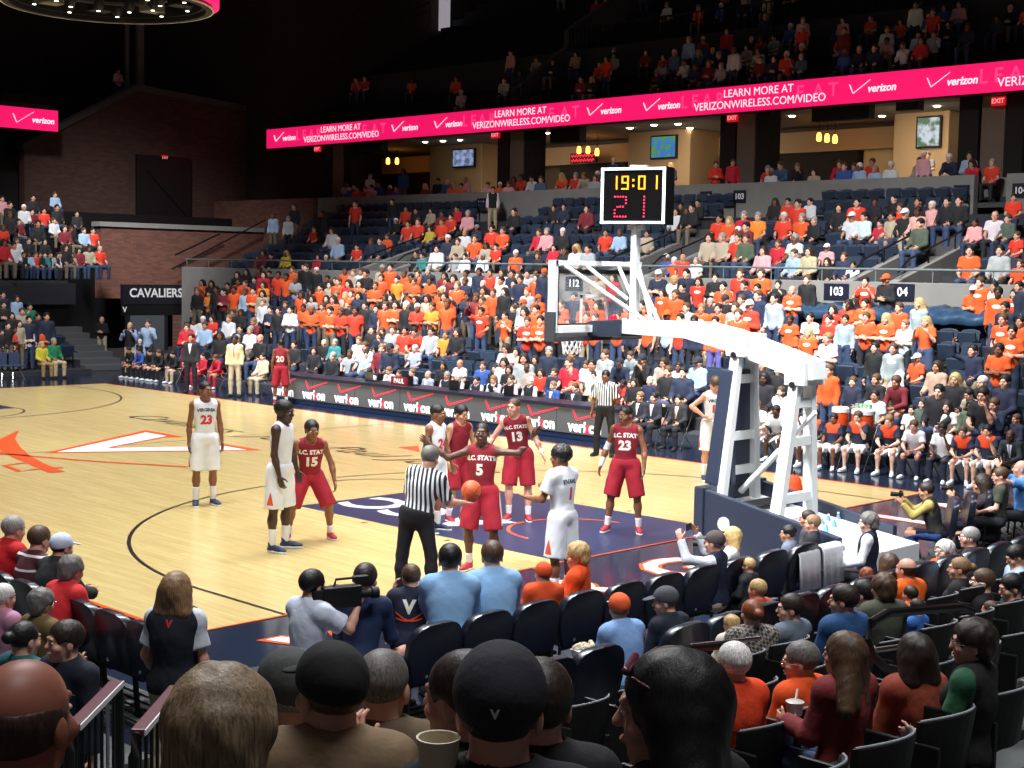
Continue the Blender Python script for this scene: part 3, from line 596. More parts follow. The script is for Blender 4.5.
text('EXIT', .15, mat('exit_text', (255, 150, 150), .5, emit=(255, 140, 140), es=1.1), (p[0], 46.8, p[2]), (1, 0, 0), (0, 0, 1), o, 'exit_letters')
b = MB(); b.tube([(28.8, 42.5, 5.2), (26.5, 42.5, 4.2)], .04, 6); b.tube([(31.2, 42.4, 5.9), (26.3, 42.4, 3.6)], .035, 6)
tag(b.build('handrail', MM['rail']), 'black diagonal handrail in front of the lower brick wall', 'handrail')
# end stand behind the far baseline
END_L = [(33.0+.8*i, .15+.28*i) for i in range(6)]; END_U = [(39.3+.8*i, 3.1+.40*i) for i in range(9)]
stepped('terrace', [(y-.4, z, .8) for y, z in END_L], MM['step'], 'y', -6, 17.0)
stepped('terrace', [(y-.4, z, .8) for y, z in END_U], MM['step'], 'y', -6, 19.5, 2.0)
struct(MB().box(-6, 17.3, 38.4, 38.8, 0, 2.9).build('wall_end', mat('end_wall', (40, 42, 48), .85)))
struct(MB().box(17.2, 19.6, 38.5, 38.8, 2.2, 3.0).build('wall_end', mat('end_wall', (40, 42, 48), .85))); struct(MB().box(15.4, 17.9, 38.9, 39.0, 0, 2.3).build('door_3', MM['concrete_d']))
struct(MB().box(-6, 22, 48, 48.4, 0, 9.4).build('wall_end_back', MM['darkwall'])); struct(MB().box(-6, 22.6, 45.8, 56, 10.3, 10.5).build('terrace', MM['dark']))
b = MB()
for i in range(7): b.box(17.3, 19.0, 33.6+.55*i, 34.15+.55*i, 0, .2+.2*i)
struct(b.build('stair', mat('stair_grey', (96, 98, 100), .8), bevel=.01))
ss = empty('stair_railing', (19.5, 40, 3)); tag(ss, 'black stepped railing at the edge of the far left stand', 'railing')
b = MB()
for i in range(9):
    y, z = 39.3+.8*i, 3.1+.40*i
    b.tube([(19.5-19.5, y-40, z-3), (0, y-40, z-3+1.0), (0, y-40+.7, z-3+1.0), (0, y-40+.75, z-3+.4)], .035, 6)
    for k in range(3): b.tube([(0, y-40+.2*k, z-3), (0, y-40+.2*k, z-2)], .012, 4)
b.build('rail_bars', MM['rail'], ss)
# blue tarp over the front wall seats
def tarp(y0, y1, label):
    n = 40; v = []; f = []
    for i in range(n+1):
        y = y0+(y1-y0)*i/n; k = .05*math.sin(i*1.3)+.04*math.sin(i*2.9+1)
        v += [(24.55, y, 3.12+k*.5), (24.2+k*.5, y, 3.05+k), (23.75+k, y, 2.98+k), (23.65+k, y, 2.72+.3*k)]
    for i in range(n):
        for j in range(3): f.append((i*4+j, i*4+j+1, i*4+j+5, i*4+j+4))
    o = mesh_obj('tarp', v, f, MM['tarp'], smooth=True); sm = o.modifiers.new('thick', 'SOLIDIFY'); sm.thickness = .02; return tag(o, label, 'tarp')
tarp(3.0, 9.2, 'crumpled blue tarp over the back row below sign 103'); tarp(-5, 2.2, 'crumpled blue tarp over the back row at the right end of the stand')
# centre-hung scoreboard ring
cr_ = empty('scoreboard_ring', (7.42, 14.53, 9.08)); cr_.scale = (.86, .86, .86); tag(cr_, 'round hanging scoreboard ring with pink screen edge and lamps beneath', 'scoreboard')
def ring(name, m, r0, r1, z0, z1, n=64):
    v = []; f = []
    for k in range(n):
        a = 2*PI*k/n; c, s = math.cos(a), math.sin(a); v += [(r0*c, r0*s, z0), (r1*c, r1*s, z0), (r1*c, r1*s, z1), (r0*c, r0*s, z1)]
    for k in range(n):
        j = (k+1) % n
        for q in range(4): f.append((4*k+q, 4*k+(q+1) % 4, 4*j+(q+1) % 4, 4*j+q))
    return mesh_obj(name, v, f, m, cr_)
ring('rim', MM['dark'], 2.28, 2.44, 0, .12); ring('led_band', MM['pink'], 2.42, 2.60, .10, .9); ring('inner_band', MM['dark'], 2.2, 2.3, .12, .9)
ring('truss_ring', mat('truss', (90, 92, 94), .5, .5), 1.45, 1.52, .3, .37)
ring('rim_trim', MM['steel'], 2.44, 2.47, 0, .04)
b = MB()
for k in range(10):
    a = 2*PI*k/10; b.tube([(.3*math.cos(a), .3*math.sin(a), .5), (2.3*math.cos(a), 2.3*math.sin(a), .3)], .035, 6)
b.lathe([(.9, .6), (.9, .75)], (0, 0, 0), 24); b.lathe([(2.3, .85), (2.3, .92)], (0, 0, 0), 40); b.build('frame', MM['dark'], cr_)
for k in range(20):
    a = 2*PI*k/20; r = 1.9 if k % 2 else 1.2; l = MB().lathe([(.05, 0), (.13, .1), (.13, .28), (.06, .32)], (r*math.cos(a), r*math.sin(a), .08), 12).build('lamp_head', MM['dark'], cr_, smooth=True)
    MB().lathe([(.045, -.01), (.045, .01)], (r*math.cos(a), r*math.sin(a), .08), 10).build('lens', mat('lens', (240, 240, 230), .4, emit=(255, 250, 235), es=6), l)
for k in range(8):
    a = 2*PI*(k+.5)/8; MB().box(1.7*math.cos(a)-.25, 1.7*math.cos(a)+.25, 1.7*math.sin(a)-.2, 1.7*math.sin(a)+.2, .15, .5).build('speaker_box', MM['black'] if k % 2 else mat('speaker_grey', (110, 110, 100), .7), cr_, bevel=.02)
b = MB()
for k in range(4): a = PI/4+k*PI/2; b.tube([(1.2*math.cos(a), 1.2*math.sin(a), .7), (1.0*math.cos(a), 1.0*math.sin(a), 12)], .04, 6)
b.build('hanging_cable', MM['dark'], cr_)

# navy floor chairs at the foot of the end stand
for i in range(5):
    p = at_y(-4+11*i, 358, 31.6) if i < 3 else None
    if p is None: continue
    t = empty('floor_chair', (p[0], 31.75, 0), PI); tag(t, 'empty navy floor chair at the foot of the end stand, %s from frame edge' % ('first', 'second', 'third')[i], 'chair', 'floor chairs before the end stand')
    b = MB(); b.prism([(-.23, .42), (-.23, .80), (-.15, .86), (.15, .86), (.23, .80), (.23, .42)], -.24, -.18, 'xz'); b.build('backrest', mat('blue_grey_seat', (62, 78, 104), .4), t, .015)
    MB().box(-.22, .22, -.2, .22, .40, .46).build('seat', mat('blue_grey_seat', (62, 78, 104), .4), t, .015)
    for sx in (-1, 1): MB().tube([(sx*.2, .18, 0), (sx*.1, 0, .40)], .02, 6).build('leg', MM['chrome'], t)
# ------------------------------------------------------------------ bodies: smooth distance fields turned into one continuous skin each
def V3(*a): return np.array(a, dtype=float)
def nrm(v): v = np.asarray(v, float); return v/np.linalg.norm(v)
class Field:
    def __init__(s): s.ops = []
    def cone(s, a, b, r1, r2=None, k=.03, op='u', sq=None, clip=None):
        r2 = r1 if r2 is None else r2; a = np.asarray(a, float); b = np.asarray(b, float)
        R = max(r1, r2)*(max(sq) if sq is not None else 1); s.ops.append((op, 'c', (a, b, r1, r2, clip), k, np.minimum(a, b)-R-k, np.maximum(a, b)+R+k)); return s
    def ell(s, c, r, k=.03, op='u', R=None):
        c = np.asarray(c, float); r = np.asarray(r, float); R = np.eye(3) if R is None else R; m = r.max()+k
        s.ops.append((op, 'e', (c, r, R), k, c-m, c+m)); return s
    def plane(s, p, n): s.ops.append(('i', 'p', (np.asarray(p, float), nrm(n)), 0, None, None)); return s   # keeps the side the normal points away from
    def local_plane(s, p, n, rad): s.ops.append(('li', 'p', (np.asarray(p, float), nrm(n)), 0, np.asarray(p)-rad, np.asarray(p)+rad)); return s
    def merge(s, o): s.ops += o.ops; return s
    def mesh(s, vox, lo=None, hi=None, noise=0, nf=40):
        us = [o for o in s.ops if o[0] == 'u']
        L = np.min([o[4] for o in us], 0)-vox*2 if lo is None else np.asarray(lo, float)
        Hh = np.max([o[5] for o in us], 0)+vox*2 if hi is None else np.asarray(hi, float)
        n = np.ceil((Hh-L)/vox).astype(int)+1
        ax = [L[i]+vox*np.arange(n[i]) for i in range(3)]
        F = np.full(n, 9.0, dtype=np.float32)
        for op, kind, pr, k, bl, bh in s.ops:
            if bl is None: sl = [slice(0, n[i]) for i in range(3)]
            else:
                i0 = np.clip(np.floor((bl-vox*2-L)/vox).astype(int), 0, n); i1 = np.clip(np.ceil((bh+vox*2-L)/vox).astype(int)+1, 0, n)
                if (i1 <= i0).any(): continue
                sl = [slice(i0[i], i1[i]) for i in range(3)]
            X = ax[0][sl[0]][:, None, None]; Y = ax[1][sl[1]][None, :, None]; Z = ax[2][sl[2]][None, None, :]
            if kind == 'c':
                a, b, r1, r2, clip = pr; d = b-a; dd = max(d@d, 1e-9); px, py, pz = X-a[0], Y-a[1], Z-a[2]
                h = np.clip((px*d[0]+py*d[1]+pz*d[2])/dd, 0, 1)
                D = np.sqrt((px-h*d[0])**2+(py-h*d[1])**2+(pz-h*d[2])**2)-(r1+(r2-r1)*h)
                if clip is not None: D = np.maximum(D, (X-clip[0][0])*clip[1][0]+(Y-clip[0][1])*clip[1][1]+(Z-clip[0][2])*clip[1][2])
            elif kind == 'e':
                c, r, R = pr; px, py, pz = X-c[0], Y-c[1], Z-c[2]
                q = [px*R[0, i]+py*R[1, i]+pz*R[2, i] for i in range(3)]
                k0 = np.sqrt((q[0]/r[0])**2+(q[1]/r[1])**2+(q[2]/r[2])**2); k1 = np.sqrt((q[0]/r[0]**2)**2+(q[1]/r[1]**2)**2+(q[2]/r[2]**2)**2)+1e-9
                D = k0*(k0-1)/k1
            else:
                p, nn = pr; D = (X-p[0])*nn[0]+(Y-p[1])*nn[1]+(Z-p[2])*nn[2]
            G = F[tuple(sl)]
            if op == 'u':
                if k > 0: h = np.maximum(k-np.abs(G-D), 0)/k; G = np.minimum(G, D)-h*h*k*.25
                else: G = np.minimum(G, D)
            elif op == 's':
                h = np.maximum(k-np.abs(G+D), 0)/max(k, 1e-6); G = np.maximum(G, -D)+h*h*k*.25
            else: G = np.maximum(G, D)
            F[tuple(sl)] = G
        if noise:
            X, Y, Z = ax[0][:, None, None], ax[1][None, :, None], ax[2][None, None, :]
            F += noise*(np.sin(X*nf+1.3*np.sin(Y*nf*.7))*np.sin(Y*nf*1.1+Z*nf*.3)*np.sin(Z*nf*.9+1.7*np.sin(X*nf*.5))).astype(np.float32)
        return surface_nets(F, L, vox)
def surface_nets(F, L, vox):
    S = F < 0
    n = F.shape
    corners = [(i, j, k) for i in (0, 1) for j in (0, 1) for k in (0, 1)]
    def sub(A, c): return A[c[0]:n[0]-1+c[0], c[1]:n[1]-1+c[1], c[2]:n[2]-1+c[2]]
    cnt = sum(sub(S, c).astype(np.int8) for c in corners)
    act = (cnt > 0) & (cnt < 8)
    idx = np.argwhere(act)
    if len(idx) == 0: return np.zeros((0, 3)), np.zeros((0, 4), int)
    vid = np.full(act.shape, -1, dtype=np.int64); vid[act] = np.arange(len(idx))
    acc = np.zeros((len(idx), 3)); w = np.zeros(len(idx))
    ci = {c: F[idx[:, 0]+c[0], idx[:, 1]+c[1], idx[:, 2]+c[2]] for c in corners}
    for a in corners:
        for d in range(3):
            if a[d] == 0:
                b = list(a); b[d] = 1; b = tuple(b); fa, fb = ci[a], ci[b]; m = (fa < 0) != (fb < 0)
                t = np.where(m, fa/np.where(m, fa-fb, 1), 0); t = np.clip(t, 0, 1)
                p = np.tile(np.array(a, float), (len(idx), 1)); p[:, d] += t; acc[m] += p[m]; w[m] += 1
    V = (idx+acc/w[:, None])*vox+L
    faces = []
    for d in range(3):
        e1, e2 = (d+1) % 3, (d+2) % 3
        sa = [slice(0, n[i]) for i in range(3)]; sb = list(sa); sa[d] = slice(0, n[d]-1); sb[d] = slice(1, n[d])
        A, B = S[tuple(sa)], S[tuple(sb)]
        P = np.argwhere(A != B)
        P = P[(P[:, e1] > 0) & (P[:, e2] > 0) & (P[:, e1] < n[e1]-1) & (P[:, e2] < n[e2]-1)]
        if not len(P): continue
        fl_ = A[P[:, 0], P[:, 1], P[:, 2]]
        q = []
        for o1, o2 in ((0, 0), (-1, 0), (-1, -1), (0, -1)):
            c = P.copy(); c[:, e1] += o1; c[:, e2] += o2; q.append(vid[c[:, 0], c[:, 1], c[:, 2]])
        Q = np.stack(q, 1); Q[~fl_] = Q[~fl_][:, ::-1]; faces.append(Q[(Q >= 0).all(1)])
    return V, np.concatenate(faces)
def join(ms):
    v = []; f = []; n = 0
    for a, b in ms:
        if len(a): v.append(a); f.append(b+n); n += len(a)
    return np.concatenate(v), np.concatenate(f)
def rotz(a): c, s = math.cos(a), math.sin(a); return np.array([[c, -s, 0], [s, c, 0], [0, 0, 1.]])
def rotx(a): c, s = math.cos(a), math.sin(a); return np.array([[1, 0, 0], [0, c, -s], [0, s, c]])
def roty(a): c, s = math.cos(a), math.sin(a); return np.array([[c, 0, s], [0, 1, 0], [-s, 0, c]])
D2R = PI/180
# A figure faces +Y, its right hand side is +X. All directions are in that frame.
STAND = dict(torso=(0, .0, 1), ual=(-.22, 0, -1), fal=(-.1, .18, -1), uar=(.22, 0, -1), far=(.1, .18, -1), thl=(-.06, .02, -1), shl=(-.02, -.04, -1), thr=(.06, .02, -1), shr=(.02, -.04, -1), head=(0, 0), curl=.35)
SIT = dict(torso=(0, -.05, 1), ual=(-.2, .25, -1), fal=(.25, 1, -.35), uar=(.2, .25, -1), far=(-.25, 1, -.35), thl=(-.16, 1, -.02), shl=(0, -.05, -1), thr=(.16, 1, -.02), shr=(0, -.05, -1), head=(0, 5), curl=.5)
def P_(base, **k): d = dict(base); d.update(k); return d
class Human:
    """joints + distance-field pieces of one figure; H = standing height; sit = seat height or None."""
    def __init__(s, pose, H=1.8, bulk=1.0, sit=None, female=False, lift=0.0, arm=1.0):
        q = s.q = H/1.8; s.pose = pose; s.b = bulk; s.female = female
        T = nrm(pose['torso']); s.T = T
        Rr = nrm(V3(1, 0, 0)-T*T[0]); sh = pose.get('twist', 0)*D2R
        Ff = np.cross(T, Rr); s.Tr = Rr*math.cos(sh)+Ff*math.sin(sh); s.Tf = np.cross(T, s.Tr); s.hr = Rr; s.hf = Ff
        hips = {}
        pel = V3(0, 0, 0)
        for sd, sg in (('l', -1), ('r', 1)):
            h = pel+V3(sg*.092, 0, -.03)*q; k_ = h+nrm(pose['th'+sd])*.43*q; a = k_+nrm(pose['sh'+sd])*.425*q; hips[sd] = (h, k_, a)
        low = min(hips['l'][2][2], hips['r'][2][2])
        pz = (-low+.085*q+lift) if sit is None else sit+.12*q
        off = V3(0, 0, pz); s.pel = pel+off; s.leg = {k: tuple(x+off for x in v) for k, v in hips.items()}
        s.neck = s.pel+T*.52*q
        sw = (.148 if female else .167)*q
        s.armj = {}
        for sd, sg in (('l', -1), ('r', 1)):
            sp = s.neck+s.Tr*sg*sw-T*.055*q+T*pose.get('shrug'+sd, 0); e = sp+nrm(pose['ua'+sd])*.285*q*arm; w = e+nrm(pose['fa'+sd])*.255*q*arm
            s.armj[sd] = (sp, e, w)
        yaw, pit = pose['head'][0]*D2R, pose['head'][1]*D2R; tilt = pose['head'][2]*D2R if len(pose['head']) > 2 else 0
        lean = math.atan2(T[1], T[2])*.55
        s.R = rotz(yaw) @ rotx(-pit-lean) @ roty(tilt); s.hc = s.neck+(T*.45+V3(0, 0, .55))*.152*q+s.R @ V3(0, .022, 0)*q
    def hp(s, x, y, z): return s.hc+s.R @ (V3(x, y, z)*s.q*1.10)
    def torso(s, F, inf=0.0, k=.06, hips=True, belly=0.0):
        q, b = s.q, s.b; P, N, T = s.pel, s.neck, s.T; R = np.stack([s.Tr, s.Tf, T], 1); fm = s.female
        Rh = np.stack([s.hr, s.hf, T], 1)
        if hips: F.ell(P+T*.0*q, (V3(.158+.008*fm, .108, .125)*b)*q+inf, k, R=Rh)
        F.ell(P+T*.17*q+s.hf*(.01+belly)*q, (V3(.132-.012*fm, .095+belly, .16)*b)*q+inf, k, R=R)
        F.ell(P+T*.345*q, (V3(.160-.012*fm, .110, .175))*V3(b, b, 1)*q+inf, k, R=R)
        if fm: [F.ell(P+T*.35*q+s.Tf*.088*q+s.Tr*sg*.07*q, V3(.06, .055, .065)*q+inf, k*.6, R=R) for sg in (-1, 1)]
        F.cone(N+s.Tr*.135*q-T*.05*q, N-s.Tr*.135*q-T*.05*q, .058*q*b+inf, None, k)
        F.cone(N-T*.04*q, N+T*.02*q, .062*q+inf*.5, .055*q+inf*.3, .05)
        for sg in (-1, 1): F.cone(N+T*.012*q-s.Tf*.01*q, N+s.Tr*sg*.12*q-T*.040*q, .040*q+inf*.8, .045*q+inf*.8, .05)
    def head(s, F):
        q = s.q*1.10; R = s.R; h = s.hp
        F.cone(s.neck-s.T*.03*q, h(0, -.03, -.06), .060*q, .054*q*(.92 if s.female else 1), .03)
        F.ell(h(0, -.015, .035), V3(.076, .096, .083)*q, .03, R=R); F.ell(h(0, .022, -.03), V3(.060, .072, .088)*q, .03, R=R)
        F.ell(h(0, .062, -.092), V3(.028, .022, .022)*q, .03, R=R)
        F.cone(h(-.03, .088, .028), h(.03, .088, .028), .009*q, None, .02)
        for sg in (-1, 1):
            F.ell(h(sg*.031, .106, .006), V3(.016, .011, .009)*q, .012, 's', R)
            F.ell(h(sg*.076, -.008, -.012), V3(.010, .020, .031)*q, .008, R=R); F.ell(h(sg*.045, .062, -.028), V3(.022, .022, .022)*q, .02, R=R)
        F.cone(h(0, .092, .010), h(0, .107, -.022), .007*q, .0125*q, .012); F.ell(h(0, .090, -.058), V3(.024, .013, .008)*q, .012, R=R); F.ell(h(0, .096, -.0585), V3(.02, .006, .0018)*q, .004, 's', R)
    def arms(s, F, inf=0.0, upto=1.0, k=.03, only=None):
        q, b = s.q, s.b
        for sd in 'lr':
            if only and sd not in only: continue
            sp, e, w = s.armj[sd]; bb = (1+(b-1)*.5)*(.86 if s.female else 1)
            F.ell(sp, V3(.056, .056, .056)*q*bb+inf, .05); F.cone(sp, e, .047*q*bb+inf, .038*q*bb+inf, k)
            if upto > .5: F.cone(e, e+(w-e)*.35, .037*q*bb+inf, .038*q*bb+inf, .03); F.cone(e+(w-e)*.3, w, .038*q*bb+inf, .025*q*bb+inf*.8, .03)
    def legs(s, F, k=.04):
        q, b = s.q, 1+(s.b-1)*.6
        for sd, sg in (('l', -1), ('r', 1)):
            h, kn, a = s.leg[sd]; d = nrm(a-kn)
            F.cone(h, kn, .084*q*b, .053*q, k); F.cone(kn, kn+(a-kn)*.35-s.hf*.012*q, .050*q, .056*q, .03); F.cone(kn+(a-kn)*.3-s.hf*.010*q, a, .054*q, .033*q, .03)
            F.cone(a, a-V3(0, 0, .03)*q, .035*q, .035*q, .02)
    def foot_dir(s, sd):
        fd = s.pose.get('ft'+sd)
        if fd is None: fd = s.hf*V3(1, 1, 0)+s.hr*(.25 if sd == 'r' else -.25)
        return nrm(fd)
    def hand(s, sd, F, curl=None, scale=1.0):
        q = s.q*scale*(.9 if s.female else 1); sp, e, w = s.armj[sd]; c = s.pose.get('curl'+sd, s.pose['curl']) if curl is None else curl
        d = nrm(s.pose.get('hd'+sd, w-e)); sg = 1 if sd == 'r' else -1
        pn = s.pose.get('pn'+sd)           # the way the palm looks
        pn = V3(-sg, .15, 0) if pn is None else np.asarray(pn, float)
        pn = nrm(pn-d*(pn@d)); side = np.cross(d, pn)*sg   # towards the thumb for both hands
        if True:
            R = np.stack([side, pn, d], 1); F.ell(w+d*.045*q, V3(.041, .017, .052)*q, .012, R=R); F.cone(w-d*.01, w+d*.02*q, .024*q, .022*q, .015)
            for i, (o, L) in enumerate(((.030, .072), (.010, .080), (-.011, .074), (-.031, .058))):
                a0 = w+d*.080*q+side*o*q; sp_ = side*(o*.9)
                t1 = c*.75+.05*i*c; d1 = nrm(d*math.cos(t1)+pn*math.sin(t1)+sp_*2.2*(1-c)); t2 = c*1.9+.1; d2 = nrm(d*math.cos(t2)+pn*math.sin(t2)+sp_*2.0*(1-c))
                b0 = a0+d1*L*.52*q; c0 = b0+d2*L*.5*q; F.cone(a0-d*.012, b0, .0095*q, .0085*q, .005); F.cone(b0, c0, .0085*q, .0068*q, .004)
            a0 = w+d*.022*q+side*.030*q; d1 = nrm(side*.9+d*.75+pn*.35*c); b0 = a0+d1*.045*q; d2 = nrm(side*.35+d+pn*(.2+.6*c)); F.cone(a0, b0, .0125*q, .0105*q, .01); F.cone(b0, b0+d2*.032*q, .0100*q, .0080*q, .005)
        return w
def body_mesh(h, vox=.014, hv=.006, head_v=.007, legs=True, hands=True, feet=False):
    F = Field(); h.torso(F); h.arms(F); h.head(F)
    if legs: h.legs(F)
    ms = []
    hcz = h.hc; lo, hi = hcz-.17*h.q, hcz+.17*h.q
    if head_v < vox:
        # the head is re-sampled finely; the coarse body stops inside the neck
        cut = Field(); cut.ops = list(F.ops); cut.plane(h.hp(0, -.02, -.125), h.R @ V3(0, 0, 1)); ms.append(cut.mesh(vox))
        G = Field(); G.ops = list(F.ops); G.plane(h.hp(0, -.02, -.150), h.R @ V3(0, 0, -1)); ms.append(G.mesh(head_v, lo, hi))
    else: ms.append(F.mesh(vox))
    if hands:
        for sd in 'lr':
            G = Field(); w = h.hand(sd, G); ms.append(G.mesh(hv))
    if feet:
        for sd in 'lr':
            a = h.leg[sd][2]
    return join(ms)
def shoe_mesh(h, sd, vox=.010):
    q = h.q; a = h.leg[sd][2]; f = h.foot_dir(sd); f = nrm(f*V3(1, 1, h.pose.get('toe'+sd, 0))); r = nrm(np.cross(f, V3(0, 0, 1))); u = np.cross(r, f); R = np.stack([r, f, u], 1)
    F = Field(); b0 = a-u*.045*q
    F.ell(b0+f*.125*q-u*.004*q, V3(.046, .085, .032)*q, .03, R=R); F.ell(b0-f*.015*q, V3(.038, .055, .036)*q, .03, R=R); F.ell(b0+f*.06*q+u*.012*q, V3(.040, .075, .034)*q, .03, R=R)
    F.cone(a-u*.03*q, a+u*.022*q-f*.008*q, .044*q, .043*q, .02); F.plane(a-u*.075*q, -u)
    S = Field(); S.ell(b0+f*.125*q-u*.03*q, V3(.050, .090, .03)*q, .02, R=R); S.ell(b0-f*.01*q-u*.03*q, V3(.042, .062, .03)*q, .02, R=R); S.ell(b0+f*.06*q-u*.03*q, V3(.042, .08, .03)*q, .02, R=R)
    S.plane(a-u*.055*q, u); S.plane(a-u*.084*q, -u)
    return F.mesh(vox), S.mesh(vox)
def sock_mesh(h, sd, top=.22, vox=.010):
    q = h.q; _, kn, a = h.leg[sd]; d = nrm(kn-a); F = Field(); F.cone(a-d*.02, a+d*top*q, .040*q, (.046 if top < .15 else .055)*q, .01); F.plane(a+d*(top-.01)*q, d); return F.mesh(vox)
def shirt_mesh(h, sleeve='short', vox=.014, loose=.016, hem=-.02, collar=False, belly=0.0, hood=False, wrinkle=.0025, slen=.68):
    """sleeve: none, short, long. hem: along the spine from the pelvis, negative hangs lower"""
    q = h.q; F = Field(); h.torso(F, loose, .06, True, belly)
    if sleeve == 'none':
        pass
    elif sleeve == 'short':
        for sd in 'lr':
            sp, e, w = h.armj[sd]; d = nrm(e-sp); F.ell(sp, V3(.052, .052, .052)*q+loose*.9, .05); F.cone(sp, sp+(e-sp)*.85, .048*q+loose, .054*q+loose*1.4, .04, clip=(sp+(e-sp)*slen, d))
    else:
        for sd in 'lr':
            sp, e, w = h.armj[sd]; F.ell(sp, V3(.050, .050, .050)*q+loose*.9, .05); F.cone(sp, e, .046*q+loose*.9, .042*q+loose, .04); F.cone(e, w, .041*q+loose, .034*q+loose, .03, clip=(w-nrm(w-e)*.012, nrm(w-e)))
    if sleeve == 'none':
        for sd, sg in (('l', -1), ('r', 1)):
            sp = h.armj[sd][0]; F.cone(sp+h.Tr*sg*.055*q+h.T*.10*q, sp+h.Tr*sg*.05*q-h.T*.10*q, .070*q, .055*q, .02, 's')
    if sleeve in ('none', 'short') and not collar: F.ell(h.neck+h.Tf*.03*q+h.T*.045*q, V3(.078, .085, .075)*q, .012, 's', np.stack([h.Tr, h.Tf, h.T], 1))
    elif not hood: F.ell(h.neck+h.T*.085*q+h.Tf*.01*q, V3(.075, .08, .07)*q, .01, 's', np.stack([h.Tr, h.Tf, h.T], 1))
    if collar: F.cone(h.neck-h.T*.01*q, h.neck+h.T*.035*q, .070*q, .068*q, .02); F.cone(h.neck, h.neck+h.T*.10*q, .058*q, .06*q, .004, 's'); F.ell(h.neck+h.Tf*.075*q+h.T*.02*q, V3(.022, .05, .05)*q, .01, 's')
    if hood: F.cone(h.neck+h.Tr*.07*q-h.Tf*.055*q+h.T*.0*q, h.neck-h.Tr*.07*q-h.Tf*.055*q+h.T*.0*q, .05*q, None, .04)
    F.plane(h.pel+h.T*(hem)*q, -h.T)
    return F.mesh(vox, noise=wrinkle, nf=34)
def shorts_mesh(h, vox=.014, length=1.0, flare=.052, rtop=.118):
    q = h.q; F = Field(); F.ell(h.pel+h.T*.01*q, V3(.185, .135, .13)*h.b*q, .05, R=np.stack([h.hr, h.hf, h.T], 1))
    for sd, sg in (('l', -1), ('r', 1)):
        hp, kn, a = h.leg[sd]; e = hp+(kn-hp)*length; d = nrm(kn-hp); F.cone(hp, e+d*.10*q, rtop*q*h.b, (.060+flare)*q, .03, clip=(e, d))
    F.plane(h.pel+h.T*.075*q, h.T); return F.mesh(vox, noise=.006, nf=26)
def trousers_mesh(h, vox=.014, slim=1.0, belt=False):
    q = h.q; b = 1+(h.b-1)*.6; F = Field(); F.ell(h.pel, V3(.168, .118, .13)*h.b*q+.008, .05, R=np.stack([h.hr, h.hf, h.T], 1)); 
    if belt: F.ell(h.pel+h.T*.045*q, V3(.158, .124, .075)*h.b*q+.012, .04, R=np.stack([h.hr, h.hf, h.T], 1))
    for sd in 'lr':
        hp, kn, a = h.leg[sd]; F.cone(hp, kn, .096*q*b*slim, .070*q*slim, .04); F.cone(kn, kn+(a-kn)*.35-h.hf*.012*q, .070*q*slim, .071*q*slim, .03); F.cone(kn+(a-kn)*.3-h.hf*.008*q, a+nrm(a-kn)*.05*q, .070*q*slim, .060*q*slim, .03, clip=(a+nrm(a-kn)*.035*q, nrm(a-kn)))
    F.plane(h.pel+h.T*.085*q, h.T); return F.mesh(vox, noise=.004, nf=26)
